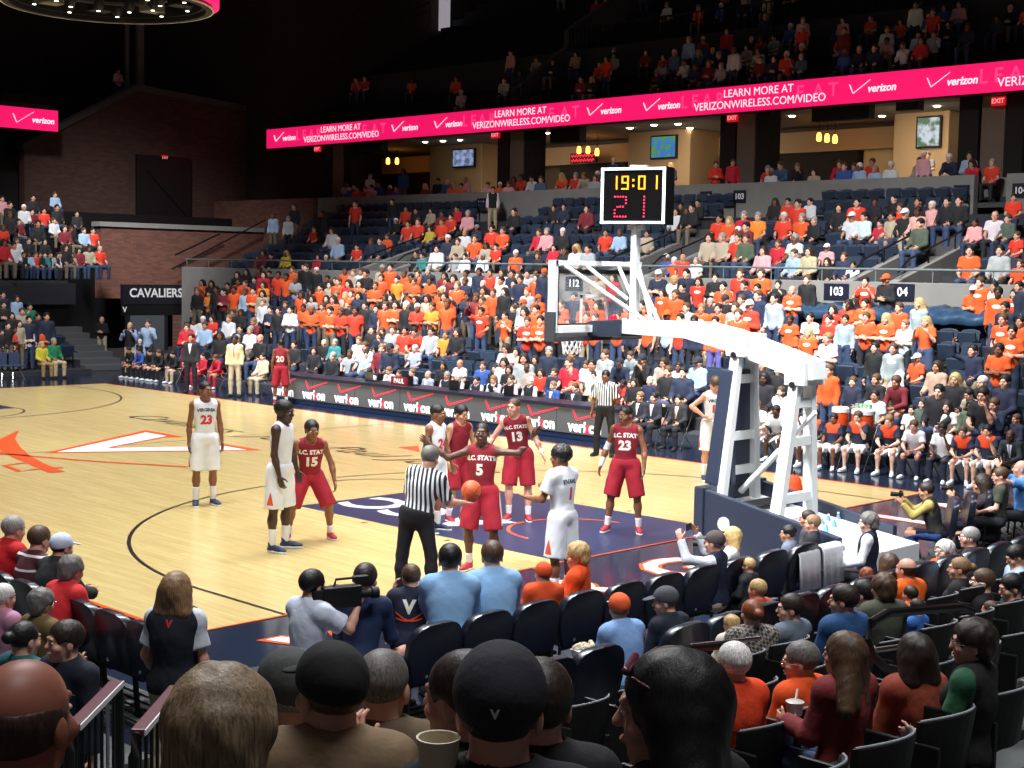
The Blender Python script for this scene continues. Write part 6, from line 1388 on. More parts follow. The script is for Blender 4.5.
def merge_meshes(name, items, m, colors=False):
    """items: (verts Nx3, polygons as tri/quad arrays list, colour)"""
    V = []; F = []; C = []; n = 0
    for v, f, c in items: V.append(v); F.append(f+n); n += len(v); C.append(np.tile(np.array(c, dtype=np.float32), (len(v), 1)))
    o = mesh_obj(name, np.concatenate(V), np.concatenate(F), m, None, True)
    if colors:
        a = o.data.color_attributes.new('tone', 'FLOAT_COLOR', 'POINT'); a.data.foreach_set('color', np.concatenate(C).ravel())
    return o
def mesh_arrays(me):
    v = np.zeros(len(me.vertices)*3, dtype=np.float32); me.vertices.foreach_get('co', v); me.calc_loop_triangles()
    t = np.zeros(len(me.loop_triangles)*3, dtype=np.int32); me.loop_triangles.foreach_get('vertices', t); return v.reshape(-1, 3), t.reshape(-1, 3)
b = MB(); b.box(-.23, .23, -.27, -.21, .40, .86); b.box(-.22, .22, -.20, -.14, .44, .80); b.box(-.26, -.24, -.24, .1, .55, .6); low_seat = (np.array(b.v, dtype=np.float32), np.array(b.f))
items = []
for c in cands:
    if id(c) in vis_set: continue
    a = c[2]; R = rotz(a).astype(np.float32); items.append((low_seat[0] @ R.T+np.array(c[1], dtype=np.float32), low_seat[1], (1, 1, 1, 1)))
o = merge_meshes('seating', items, MM['seat']); o.data.polygons.foreach_set('use_smooth', np.zeros(len(o.data.polygons), dtype=bool)); tag(o, 'rows of navy folding seats filling the rest of the stands', 'seats', None, 'stuff')
# ------------------------------------------------------------------ the distant part of the crowd, one object
paint = bpy.data.materials.new('crowd_tone'); paint.use_nodes = True; nt = paint.node_tree; at = nt.nodes.new('ShaderNodeAttribute'); at.attribute_name = 'tone'
nt.links.new(at.outputs['Color'], nt.nodes['Principled BSDF'].inputs['Base Color']); nt.nodes['Principled BSDF'].inputs['Roughness'].default_value = .8
far_items = []
_arr = {}
def arr(pose, part, style=None):
    k = (pose, part, style)
    if k not in _arr: _arr[k] = mesh_arrays(proto(pose, part, style, .042))
    return _arr[k]
def far_person(pos, rz, s, pose, top, hair, rnd):
    sk = SK[rnd.choice(['light', 'fair', 'pink', 'tan', 'brown'])]; R = rotz(rz).astype(np.float32)*s; P = np.array(pos, dtype=np.float32)
    sl = 'short' if top in 'oOyg' else 'long'; hs, hc = HAIRS[hair]
    parts = [('body', None, sk), ('top', sl, CC[top]), ('legs', None, rnd.choice([(44, 58, 88), (36, 38, 46), (120, 110, 92), (60, 78, 110)])), ('hair', 'long' if hs == 'long' else 'short', hc if isinstance(hc, tuple) else HC[hc])]
    if hs == 'bald': parts = parts[:3]
    for part, st_, c in parts:
        v, f = arr(pose, part, st_); far_items.append((v @ R.T+P, f, tintc(c)))
for t in REST:
    _, pos, s, pose, top, hair, i, where, ax, px = t; rnd = random.Random(int(px[0]*31+px[1]*7)); far_person(pos, crowd_rz(pos, ax, rnd), s, pose, top, hair, rnd)
rnd = random.Random(5)
def sample(rows, axis, a0, a1, prob, step=.56):
    for i, (d, z) in enumerate(rows):
        a = a0
        while a < a1:
            pos = (d, a, z) if axis == 'x' else (a, d, z); u, v, dd = to_px((pos[0], pos[1], z+1.2))
            if -10 < u < 1034 and -15 < v < 400 and rnd.random() < prob(u, i): far_person(pos, crowd_rz(pos, axis, rnd), rnd.uniform(.92, 1.05), rnd.choice('ssfcx' if rnd.random() < .9 else 'd'), rnd.choice('OOorkknwwgbmvplz'), rnd.choice('ddbblDDgwcBh'), rnd)
            a += step
sample(UPD[:5], 'x', -3, 44, lambda u, i: .03 if u < 450 else .14 if u < 560 else .30 if u < 680 else .48)
sample(UPD[5:], 'x', -3, 44, lambda u, i: 0 if u < 560 else .10 if u < 740 else .38)
sample([(32.45, 6.05), (33.2, 6.27)], 'x', -3, 44, lambda u, i: .62 if (340 < u < 600 or 635 < u < 1000) and not 690 < u < 760 else 0)
sample([(36.5, 6.7)], 'x', 5, 40, lambda u, i: .15, 1.0)
# leftover gaps of the lower stand: heads between the catalogued ones
fo = merge_meshes('crowd', far_items, paint, True); tag(fo, 'distant spectators in the upper stands, club rows and end stand', 'crowd', None, 'stuff')
# ------------------------------------------------------------------ the seating by the camera
RY = [(-3.75, 0), (-5.55, .20), (-6.55, .38), (-7.45, .58), (-8.35, .80), (-9.25, 1.02), (-10.15, 1.27), (-11.05, 1.55), (-11.95, 1.85)]
b = MB()
for k, (y, z) in enumerate(RY[1:]): b.box(-7.5, 16, y-.55, y+.45 if k else y+.6, -.15, z)
struct(b.build('terrace', mat('near_step', (74, 78, 78), .8, noise=.1)))
b = MB(); b.box(-9, -2.3, -3.2, 30, -.1, .05); b.box(-9, -3.9, -3.2, 30, -.1, .25); b.box(-9, -4.8, -3.2, 30, -.1, .5); struct(b.build('terrace', mat('near_step', (74, 78, 78), .8, noise=.1)))
WHEEL = 0
def padded_chair_meshes():
    b = MB(); n = 12; v = []
    for y0 in (-.045, .045):
        for i in range(n+1):
            a = PI*i/n; ca, sa = math.cos(a), abs(math.sin(a)); x = -.292*math.copysign(abs(ca)**.62, ca); z = .62+.29*sa**.62; v.append((x, y0-.16*(z-.40)-.24+.25*x*x, z))
        v += [(.24, y0-.24, .40), (-.24, y0-.24, .40)]
    m = n+3; f = [tuple(range(m-1, -1, -1)), tuple(range(m, 2*m))]+[(i, (i+1) % m, m+(i+1) % m, m+i) for i in range(m)]
    b.add(v, f); o = b.build('backrest', MM['chair_pad'], None, .022, smooth=True); back = o.data; bpy.data.objects.remove(o)
    b = MB(); b.box(-.22, .22, -.20, .22, .40, .47); o = b.build('seat', MM['chair_pad'], None, .025, smooth=True); seat = o.data; bpy.data.objects.remove(o)
    b = MB(); b.tube([(-.24, -.22, .05), (-.24, -.26, .62)], .016, 6); b.tube([(.24, -.22, .05), (.24, -.26, .62)], .016, 6); b.tube([(-.24, -.24, .38), (.24, -.24, .38)], .014, 6); b.box(-.30, -.23, -.20, -.16, .33, .36); b.box(.23, .30, -.20, -.16, .33, .36)
    o = b.build('frame', MM['dark'], None); fr = o.data; bpy.data.objects.remove(o)
    b = MB(); b.box(-.27, .27, -.34, .22, 0, .03)
    for k in range(5): b.box(-.27, .27, -.32+.11*k, -.27+.11*k, .03, .05)
    o = b.build('foot_rack', MM['chair_foot'], None); ft = o.data; bpy.data.objects.remove(o)
    b = MB(); b.lathe([(.016, 0), (.016, .012)], (-.10, -.295, .46), 10, 'y'); o = b.build('badge', MM['chrome'], None); bd = o.data; bpy.data.objects.remove(o)
    return [('backrest', back), ('seat', seat), ('frame', fr), ('foot_rack', ft), ('badge', bd)]
MM['chair_pad'] = mat('navy_leatherette', (22, 28, 42), .30, noise=.06, nscale=6, coat=.15); MM['chair_foot'] = mat('chair_foot', (70, 76, 74), .6)
PCM = padded_chair_meshes(); NTH = {}
def padded_chair(x, y, z, rz, label, group):
    t = empty('padded_chair', (x, y, z), rz); tag(t, label, 'chair', group)
    for n, me in PCM: o = bpy.data.objects.new(n, me); COL.objects.link(o); o.parent = t
    return t
x = -.12; k = 0
while x < 13.2:
    y = -3.72 if x < 6 else -3.35+.11*(x-8.5)
    if not (5.9 < x < 9.4): padded_chair(x, y, 0, 0 if x < 6 else .62, 'dark padded chair, %s from the cameraman in the courtside row' % ordw(k), 'courtside row of padded chairs'); k += 1
    x += .605
for i in range(6): padded_chair(-1.62, -2.45+.52*i, .0, -PI/2, 'dark padded chair at the corner of the sideline row, %s from the aisle' % ordw(i), 'sideline row of padded chairs')
for i in range(18):
    if i == 2: continue
    padded_chair(-.77+.525*i, -5.62, .20, 0, 'dark padded chair in the row behind courtside, %s from the aisle end' % ordw(i), 'second row of padded chairs')
def shell_meshes():
    b = MB(); n = 8; v = []; f = []
    for y0 in (0, .035):
        for i in range(n+1):
            t = -1+2*i/n; x = .235*t; v.append((x, y0-.26+.07*t*t*1.3, .42)); v.append((x*1.02, y0-.31+.10*t*t*1.2, .73-.03*t*t))
    m = 2*(n+1)
    for i in range(n):
        a = 2*i; f += [(a, a+1, a+3, a+2), (m+a+2, m+a+3, m+a+1, m+a), (a+1, m+a+1, m+a+3, a+3), (a, a+2, m+a+2, m+a)]
    f += [(0, m, m+1, 1), (2*n, 2*n+1, m+2*n+1, m+2*n)]
    b.add(v, f); o = b.build('backrest', MM['black'], None, .008, smooth=True); a_ = o.data; bpy.data.objects.remove(o)
    b = MB(); pts = [(.235*1.02*t, -.298+.12*t*t, .735-.03*t*t) for t in np.linspace(-1, 1, 9)]; b.tube(pts, .0065, 6); o = b.build('edge_trim', mat('pale_edge', (150, 158, 162), .4), None); e_ = o.data; bpy.data.objects.remove(o)
    b = MB(); b.box(-.22, .22, -.22, .20, .40, .45); b.box(-.25, -.22, -.28, .12, .0, .60); o = b.build('seat', MM['black'], None, .01); s_ = o.data; bpy.data.objects.remove(o)
    return [('backrest', a_), ('edge_trim', e_), ('seat', s_)]
SHM = shell_meshes()
for r, (y, z) in enumerate(RY[2:8]):
    k = 0; x = -4.6+.2*r if r > 1 else -1.3
    while x < 9:
        u, v, dd = to_px((x, y-.3, z+.8))
        if -30 < u < 1060 and v < 800 and dd > 1.2:
            t = empty('arena_seat', (x, y, z), 0); tag(t, 'black shell seat with pale edge, %s row behind the padded rows, %s along' % (ORD[r], ordw(k)), 'seat', 'shell seats by the camera'); k += 1
            for n_, me in SHM: o = bpy.data.objects.new(n_, me); COL.objects.link(o); o.parent = t
        x += .58
# ------------------------------------------------------------------ people by the camera
FG = {}
def fgp(label, px, py, plane, floor, face, pose, skin_c='light', sit=.43, H=1.78, vox=.012, hv=.006, head_v=.006, axis='y', **kw):
    h = Human(pose, H, kw.get('bulk', 1.0), sit, kw.get('female', False)); fv = face if not isinstance(face, (int, float)) else facing(face); rz = face_rz(fv); R = rotz(rz)
    if axis == 'y': hp_ = at_y(px, py, plane)
    elif axis == 'x': hp_ = at_x(px, py, plane)
    elif axis == 'z': hp_ = at_z(px, py, plane)
    else: hp_ = CAM+ray(px, py)*plane
    s = (hp_[2]-floor)/h.hc[2]; s = max(.86 if H > 1.5 else .7, min(1.12, s)); off = R @ h.hc*s
    root, hh, parts = figure(label, (hp_[0]-off[0], hp_[1]-off[1], hp_[2]-off[2]), fv, pose, skin_c, H, sit=sit, vox=vox, hv=hv, head_v=head_v, **kw)
    if 'glasses' in label and 'sunglasses' not in label:
        b = MB(); q = hh.q*1.10
        for sg in (-1, 1):
            b.tube([tuple(hh.hp(sg*.031+.021*math.cos(a), .106, .004+.016*math.sin(a))) for a in np.linspace(0, 2*PI, 16, endpoint=False)], .0022, 5, True); b.tube([tuple(hh.hp(sg*.052, .104, .008)), tuple(hh.hp(sg*.082, .06, .008)), tuple(hh.hp(sg*.086, -.01, .0))], .0022, 5)
        b.tube([tuple(hh.hp(-.010, .108, .006)), tuple(hh.hp(.010, .108, .006))], .0022, 5); b.build('eyeglasses', MM['chrome'], root)
    root.scale = (s, s, s); FG[label] = (root, hh, parts); return root, hh, parts
LEAN = P_(SIT, torso=(0, .45, 1), ual=(-.12, .6, -1), fal=(.35, .8, -.2), uar=(.12, .6, -1), far=(-.35, .8, -.2), head=(0, -6))
SITH = lambda yaw, pit=0, **k: P_(SIT, head=(yaw, pit), torso=(0, -.02, 1), **k)
LG = lambda c: ('trousers', c)
JEAN = (70, 98, 138); DK = (34, 36, 44); KH = (186, 170, 140)
def L_(c, **k): return ('long', c, k)
def S_(c, **k): return ('short', c, k)
n0 = dict(shoes=((40, 40, 44), (60, 60, 64)))
# courtside row
KNEEL = P_(SIT, torso=(0, .12, 1), ual=(-.3, .9, -.6), fal=(.2, .8, .9), uar=(.3, .7, -.5), far=(-.2, .7, .95), head=(0, 0), curl=.7)
root, hh, _ = fgp('television cameraman in pale shirt crouching courtside with camera on shoulder', 313, 586, 1.20, 0, 140, KNEEL, 'pink', shirt=S_((214, 222, 240), loose=.03, hem=-.14), legs=('shorts', (196, 184, 160)), hair=('short', 'black'), axis='z', **n0)
fgp('man in navy sweater and jeans with red lanyard sitting on the floor', 366, 580, 1.16, 0, 172, P_(SIT, torso=(0, .3, 1), thl=(-.75, .8, .15), thr=(.5, .9, .1), head=(-6, -6), fal=(-.3, 1, -.1)), 'pink', sit=.35, shirt=L_((26, 44, 82)), legs=LG(JEAN), hair=('short', 'dark'), axis='z', extra=lambda h, r, p, P: P('lanyard', (lambda F: (F.cone(h.pel+V3(.02, -.14, .06), h.pel+V3(-.02, -.15, -.10), .010, .012, .01), F.cone(h.pel+V3(.05, -.13, .06), h.pel+V3(-.02, -.15, -.10), .010, .012, .01), F.mesh(.006))[-1])(Field()), cloth((190, 30, 50))), **n0)
def capmark(h, root, parts, P):
    deco([parts['cap']], 'V', .028, LW, h.hp(0, -.09, .030), (h.R @ V3(1, 0, 0)), h.R @ V3(0, 0, 1), root, 'emblem', off=.002)
def vmark(h, root, parts, P):
    j = [parts['long_sleeved_top'] if 'long_sleeved_top' in parts else parts['shirt']]; c = h.neck-h.T*.20*h.q
    deco(j, 'V', .17, LW, c+h.T*.03, h.Tr, h.T, root, 'emblem')
    for sg in (-1, 1):
        me = bpy.data.meshes.new('sabre'); n = 10; pts = [(sg*(-.12+.24*i/n), -.06-.05*math.sin(PI*i/n)+.05*i/n) for i in range(n+1)]; v = [(x, y+w, 0) for x, y in pts for w in (-.008, .008)]; me.from_pydata(v, [], [(2*i, 2*i+1, 2*i+3, 2*i+2)[::sg] for i in range(n)]); me.update()
        deco(j, '', 1, LO, c, h.Tr, h.T, root, 'emblem_sabre', extra=me, off=.006)
fgp('boy in navy shirt with white V and crossed orange sabres on its back', 411, 578, 1.08, 0, 178, P_(SIT, torso=(0, .36, 1), ual=(-.2, .6, -.8), fal=(.1, .1, 1), head=(20, 0)), 'pink', H=1.6, shirt=S_((24, 30, 56), loose=.024), legs=LG(DK), hair=('short', 'brown'), extra=vmark, axis='z', **n0)
fgp('dark-haired man in sky blue shirt leaning forward courtside', 450, 561, -3.55, 0, -176, LEAN, 'pink', shirt=L_((136, 178, 222), loose=.03, collar=True), legs=LG(KH), hair=('short', 'black'), bulk=1.06, **n0)
fgp('brown-haired man in sky blue striped shirt beside the other blue shirt', 492, 557, -3.55, 0, -168, LEAN, 'light', shirt=L_((140, 182, 226), loose=.03, collar=True), legs=LG(KH), hair=('short', 'brown'), bulk=1.08, **n0)
fgp('small child in orange cap and orange shirt in the courtside row', 543, 574, 1.02, 0, -170, SITH(20), 'pink', H=1.3, sit=.40, shirt=S_((238, 84, 36)), legs=LG(DK), hair=('short', 'brown'), cap=((236, 84, 36), (236, 84, 36)), axis='z', **n0)
fgp('blond woman in orange hooded top looking along the courtside row', 577, 556, -3.6, 0, -105, SITH(10, 4), 'fair', female=True, shirt=L_((240, 84, 30), hood=True, loose=.03), legs=LG(DK), hair=('curly', 'blond'), **n0)
PHOTO = P_(SIT, ual=(-.4, .7, .1), fal=(.3, .5, 1), uar=(.45, .7, .1), far=(-.3, .5, 1), curl=.45, head=(0, -4), torso=(0, .05, 1))
fgp('man in brown cap and navy vest raising both hands to take a picture', 714, 543, -3.9, 0, -118, PHOTO, 'pink', shirt=L_((212, 220, 230)) + ((22, 32, 62),), legs=LG((190, 184, 170)), hair=('short', 'grey'), cap=((84, 74, 72), (84, 74, 72)), bulk=1.08, **n0)
root, hh, _ = fgp('blond woman holding a black camera beside the padded goal base', 731, 537, -2.9, 0, -96, P_(SIT, ual=(-.2, .6, -.6), fal=(.3, .6, .75), uar=(.2, .6, -.6), far=(-.3, .6, .75), head=(0, 0), curl=.7), 'pink', female=True, shirt=L_((206, 204, 204)), legs=LG(DK), hair=('bob', 'blond'), **n0)
fgp('blond boy in dark grey shirt in the courtside row behind the goal', 748, 566, -4.1, 0, -130, SITH(15), 'pink', H=1.4, shirt=L_((52, 56, 62)), legs=LG(DK), hair=('short', 'blond'), **n0)
fgp('dark-haired boy in grey camouflage hooded top by the goal base', 788, 534, .95, 0, -110, SITH(10), 'tan', H=1.45, shirt=L_((112, 122, 140), hood=True), legs=LG(DK), hair=('short', 'black'), axis='z', **n0)
fgp('fair-haired boy in black shirt next to the boy in camouflage', 812, 524, .98, 0, -105, SITH(10), 'pink', H=1.5, shirt=S_((34, 38, 42)), legs=LG(DK), hair=('short', 'light'), axis='z', **n0)
fgp('dark-haired person almost hidden behind the fair-haired boy', 807, 519, .92, 0, -110, SITH(10), 'tan', H=1.6, shirt=L_((60, 60, 66)), legs=LG(DK), hair=('short', 'dark'), axis='z', **n0)
fgp('grey-haired person in navy vest with white sleeves behind the goal', 868, 523, 1.05, 0, -110, SITH(12), 'fair', shirt=L_((226, 230, 236)) + ((20, 30, 56),), legs=LG(DK), hair=('curly', 'salt'), axis='z', **n0)
root_ph, h_ph, _ = fgp('kneeling photographer in black vest with yellow sleeves and blue jeans', 926, 491, .98, 0, -108, P_(SIT, torso=(0, .3, 1), ual=(-.1, .9, -.7), fal=(.1, .7, .7), uar=(.2, .9, -.6), far=(-.1, .7, .7), thl=(-.2, 1, .05), shl=(0, -.1, -1), thr=(.3, 1, .0), shr=(0, -.3, -1), curl=.7, head=(0, 0)), 'tan', sit=.36,
    shirt=L_((172, 152, 84)) + ((30, 28, 28),), legs=LG((36, 64, 120)), hair=('short', 'dark'), axis='z', **n0)
root_pw, h_pw, _ = fgp('dark-haired woman photographer in black top aiming her camera', 981, 484, .95, 0, -104, P_(SIT, torso=(0, .25, 1), ual=(-.1, .9, -.6), fal=(.1, .7, .7), uar=(.2, .9, -.5), far=(-.1, .7, .7), curl=.7, head=(0, 0)), 'tan', sit=.15, female=True, shirt=L_((48, 36, 40)), legs=LG(DK), hair=('bob', 'dark'), axis='z', **n0)
fgp('light-haired man in olive shirt seated beyond the photographers', 1000, 476, 1.1, 0, -106, SITH(6, 6), 'pink', shirt=S_((62, 66, 52)), legs=LG(DK), hair=('short', 'brown'), axis='z', **n0)
fgp('bald man in bright blue shirt holding a camera at the frame edge', 1021, 469, 1.15, 0, -106, PHOTO, 'pink', shirt=S_((84, 140, 210)), legs=LG(DK), hair=('ring', 'grey'), axis='z', **n0)
# row behind courtside
fgp('man in orange cap, sky blue shirt and jeans holding a snack tray', 619, 609, -5.5, .20, -146, P_(SIT, torso=(0, .30, 1), head=(-20, -6), thl=(-.7, 1, 0)), 'pink', shirt=L_((134, 172, 226), loose=.03, collar=True), legs=LG(JEAN), hair=('short', 'dark'), cap=((236, 100, 50), (226, 226, 226)), bulk=1.08, **n0)
fgp('man in grey cap and dark sweater with pink collar looking left', 665, 602, -5.5, .20, -140, P_(SIT, head=(42, -2), torso=(0, .28, 1)), 'pink', shirt=L_((30, 40, 54), loose=.02), legs=LG(KH), hair=('short', 'salt'), cap=((84, 86, 92), (84, 86, 92)), bulk=1.06, extra=lambda h, r, p, P: P('collar', (lambda F: (F.cone(h.neck-h.T*.005, h.neck+h.T*.04, .069, .066, .01), F.mesh(.010))[-1])(Field()), cloth((222, 170, 190))), **n0)
fgp('young blond child seen over the brown-haired woman', 757, 590, -5.6, .20, -140, SITH(10), 'pink', H=1.42, shirt=S_((206, 80, 60)), legs=LG(DK), hair=('short', 'blond'), **n0)
fgp('curly blond toddler leaning beside the patterned sweater', 731, 625, -6.2, .30, -150, SITH(0), 'pink', H=1.15, shirt=L_((210, 200, 190)), legs=LG(DK), hair=('curly', 'blond'), **n0)
PAT = bpy.data.materials.new('patterned_knit'); PAT.use_nodes = True; nt = PAT.node_tree; vo = nt.nodes.new('ShaderNodeTexChecker'); tc = nt.nodes.new('ShaderNodeTexCoord'); mp = nt.nodes.new('ShaderNodeMapping'); mp.inputs['Rotation'].default_value = (.3, .7, .78); vo.inputs['Scale'].default_value = 34
vo.inputs[1].default_value = (*lin((58, 56, 56)), 1); vo.inputs[2].default_value = (*lin((150, 142, 132)), 1); nt.links.new(tc.outputs['Object'], mp.inputs[0]); nt.links.new(mp.outputs[0], vo.inputs[0]); nt.links.new(vo.outputs[0], nt.nodes['Principled BSDF'].inputs['Base Color']); nt.nodes['Principled BSDF'].inputs['Roughness'].default_value = .9
fgp('auburn-haired person in grey and black patterned knit sweater', 752, 614, -6.5, .28, -165, SITH(0), 'pink', shirt=L_(PAT, loose=.035), legs=LG(DK), hair=('bun', 'red'), bulk=1.1, **n0)
fgp('dark-haired man in grey fleece in profile beside the patterned sweater', 790, 609, -6.5, .28, -138, SITH(46), 'pink', shirt=L_((104, 116, 130), loose=.028), legs=LG(DK), hair=('short', 'dark'), **n0)
fgp('brown-haired man in bright blue fleece jacket with raised collar', 843, 601, -7.3, .52, -150, SITH(38), 'pink', shirt=L_((38, 78, 128), loose=.032, collar=True), legs=LG(DK), hair=('short', 'dark'), bulk=1.08, **n0)
fgp('dark-haired person behind the man in the blue fleece', 862, 594, -6.6, .28, -135, SITH(20), 'pink', shirt=L_((70, 60, 52)), legs=LG(DK), hair=('short', 'black'), **n0)
fgp('brown-haired person in olive jacket right of the blue fleece', 883, 589, -6.9, .30, -160, SITH(0), 'pink', shirt=L_((74, 80, 66), loose=.034), legs=LG(DK), hair=('curly', 'brown'), **n0)
fgp('small red-haired child behind the courtside row', 866, 576, -5.6, .20, -150, SITH(0), 'pink', H=1.35, shirt=L_((230, 96, 40)), legs=LG(DK), hair=('curly', 'red'), **n0)
fgp('brown-haired woman in orange top beside the balding man in orange', 888, 565, -5.6, .20, -160, SITH(0), 'pink', female=True, shirt=L_((238, 100, 40)), legs=LG(DK), hair=('bob', 'brown'), **n0)
fgp('balding man in bright orange sweater with wide back', 906, 570, -6.1, .15, -150, SITH(10), 'pink', shirt=L_((240, 104, 28), loose=.036), legs=LG(DK), hair=('ring', 'dark'), bulk=1.12, **n0)
fgp('dark-haired child in blue, upper of two behind the rail', 910, 595, -6.5, .28, -150, SITH(0), 'pink', H=1.4, shirt=L_((230, 100, 40)), legs=LG(DK), hair=('short', 'dark'), **n0)
fgp('dark-haired child just above the rounded rail, lower of two', 916, 608, -7.0, .45, -140, SITH(20), 'pink', H=1.4, shirt=L_((50, 100, 180)), legs=LG(DK), hair=('short', 'dark'), **n0)
fgp('white-haired woman with glasses in orange top turned to the camera', 944, 552, -5.5, .20, -62, SITH(0), 'fair', female=True, shirt=L_((238, 88, 34), loose=.03), legs=LG(DK), hair=('curly', 'white'), **n0)
fgp('grey-haired man with glasses and dark patterned shirt', 969, 538, -5.4, .20, -112, SITH(20), 'pink', shirt=L_((50, 44, 44)), legs=LG(DK), hair=('short', 'grey'), **n0)
fgp('light-haired woman in black jacket right of the balding man', 959, 569, -6.3, .28, -120, SITH(15), 'pink', female=True, shirt=L_((26, 26, 30), loose=.03), legs=LG(DK), hair=('bun', 'light'), **n0)
fgp('brown-haired person with glasses and black jacket in profile', 982, 582, -6.8, .3, -120, SITH(20), 'pink', shirt=L_((30, 28, 32)), legs=LG(DK), hair=('short', 'brown'), **n0)
fgp('smiling dark-haired man in navy shirt looking down to his side', 1011, 588, -7.3, .52, -95, SITH(10, 12), 'pink', shirt=S_((28, 40, 62)), legs=LG(DK), hair=('short', 'black'), **n0)
fgp('brown-haired child with pink collar beside the smiling man', 990, 610, -7.5, .52, -125, SITH(0), 'pink', H=1.45, female=True, shirt=S_((220, 190, 200)), legs=LG(JEAN), hair=('bun', 'brown'), **n0)
fgp('dark-haired man in pale blue shirt bowing his head', 1016, 557, -6.3, .28, -90, SITH(0, 24), 'tan', shirt=S_((170, 190, 220)), legs=LG(DK), hair=('short', 'black'), **n0)
# the rows just below the camera
def diamond(h, root, parts, P): pass
fgp('white-haired man in bright orange argyle sweater seen from behind', 733, 664, -8.3, .76, -152, SITH(0), 'pink', shirt=L_((236, 72, 28), loose=.03, collar=False), legs=LG(DK), hair=('short', 'white'), bulk=1.08, vox=.010, head_v=.005,
    extra=lambda h, r, p, P: P('shirt_collar', (lambda F: (F.cone(h.neck-h.T*.01, h.neck+h.T*.035, .069, .066, .01), F.mesh(.008))[-1])(Field()), cloth((232, 232, 232))), **n0)
fgp('grey-haired man with glasses in orange jacket and pale trousers', 800, 662, -8.2, .76, -140, SITH(34, 4), 'pink', shirt=L_((240, 86, 24), loose=.03, collar=True), legs=LG((216, 212, 204)), hair=('short', 'salt'), vox=.010, head_v=.005, **n0)
root_lh, h_lh, _ = fgp('woman with long brown hair in dark red top holding a cup', 843, 655, -8.9, 1.0, -150, SITH(24, 0, fal=(.1, 1, .05), far=(-.1, 1, .05)), 'pink', female=True, shirt=L_((128, 40, 44), loose=.026), legs=LG(JEAN), hair=('long', 'brown'), vox=.010, head_v=.005, **n0)
fgp('woman with dark wavy hair in rust knitted sweater', 914, 655, -9.0, 1.0, -158, SITH(0), 'pink', female=True, shirt=L_((150, 66, 44), loose=.03), legs=LG((214, 214, 220)), hair=('bob', 'dark'), vox=.010, head_v=.005, **n0)
fgp('short-haired woman with glasses and green top in profile', 972, 644, -9.4, 1.0, -128, SITH(26), 'pink', female=True, shirt=S_((36, 92, 62)) + ((26, 24, 26),), legs=LG(DK), hair=('curly', 'dark'), vox=.010, head_v=.005, **n0)
fgp('woman with long black hair and sunglasses pushed up, face in profile', 668, 712, -10.55, 1.30, -140, SITH(36, 4), 'pink', female=True, shirt=L_((24, 22, 26), loose=.02), legs=LG(DK), hair=('long', (18, 14, 14)), vox=.010, head_v=.004,
    extra=lambda h, r, p, P: P('sunglasses', (lambda F: (F.cone(h.hp(-.06, .075, .10), h.hp(.06, .075, .10), .010, .010, .005), F.cone(h.hp(.075, .06, .09), h.hp(.085, -.03, .04), .005, .005, .004), F.cone(h.hp(-.075, .06, .09), h.hp(-.085, -.03, .04), .005, .005, .004), F.mesh(.004))[-1])(Field()), mat('plum_plastic', (96, 44, 58), .25)), **n0)
fgp('man in dark grey baseball cap with pale crown, seen from behind', 500, 712, -10.4, 1.26, 176, SITH(0, 2), 'pink', shirt=L_((30, 32, 38), loose=.03), legs=LG(DK), hair=('short', 'dark'), cap=((46, 46, 54), (46, 46, 54)), vox=.009, head_v=.004, extra=capmark, **n0)
fgp('man with orange collar under black top beside the grey cap', 540, 706, -9.6, 1.0, 178, SITH(0), 'pink', shirt=L_((26, 26, 30), loose=.03), legs=LG(DK), hair=('short', 'dark'), vox=.010, head_v=.005,
    extra=lambda h, r, p, P: P('shirt_collar', (lambda F: (F.cone(h.neck-h.T*.01, h.neck+h.T*.035, .070, .067, .01), F.mesh(.008))[-1])(Field()), cloth((200, 60, 36))), **n0)
fgp('person in black holding a hand to the face behind the grey cap', 462, 700, -9.5, 1.0, -120, SITH(0, 0, ual=(-.1, .6, -.6), fal=(.3, .4, .9)), 'pink', shirt=L_((24, 24, 28)), legs=LG(DK), hair=('short', 'dark'), vox=.010, head_v=.005, **n0)
fgp('man in black cap and tan jacket looking to the side', 330, 694, -9.2, 1.0, 178, SITH(38, 2), 'pink', shirt=L_((140, 116, 88), loose=.036, collar=True), legs=LG(DK), hair=('short', 'brown'), cap=((34, 34, 36), (34, 34, 36)), vox=.009, head_v=.004, **n0)
fgp('grey crew-cut man in brown jacket beside the black cap', 383, 688, -8.8, .9, 176, SITH(-8, 2), 'pink', shirt=L_((104, 86, 64), loose=.034, collar=True), legs=LG(DK), hair=('buzz', 'salt'), vox=.009, head_v=.004, **n0)
fgp('person in grey cap and black jacket partly hidden by the tan jacket', 287, 694, -8.6, .76, -160, SITH(20, 0), 'pink', shirt=L_((30, 32, 36), loose=.03), legs=LG(DK), hair=('short', 'grey'), cap=((78, 82, 80), (78, 82, 80)), vox=.010, head_v=.005, **n0)
fgp('person with wavy grey-blond hair close to the camera', 222, 742, -10.2, 1.26, 175, SITH(0, 0), 'pink', shirt=L_((80, 70, 60)), legs=LG(DK), hair=('curly', (146, 124, 96)), vox=.010, head_v=.004, **n0)
fgp('bald man very close to the camera at the lower corner', 26, 722, -9.8, 1.26, 165, SITH(0, 0), (168, 104, 84), shirt=L_((50, 46, 46)), legs=LG(DK), hair=('ring', (66, 46, 40)), vox=.009, head_v=.004, bulk=1.05, **n0)
fgp('person in black jacket and jeans filling the lower right corner', 1066, 700, -10.2, 1.26, -100, SITH(10, 10, thl=(-.3, 1, .25), thr=(.1, 1, .3)), 'pink', female=True, shirt=L_((22, 22, 26), loose=.04), legs=LG(JEAN), hair=('long', 'dark'), vox=.012, **n0)
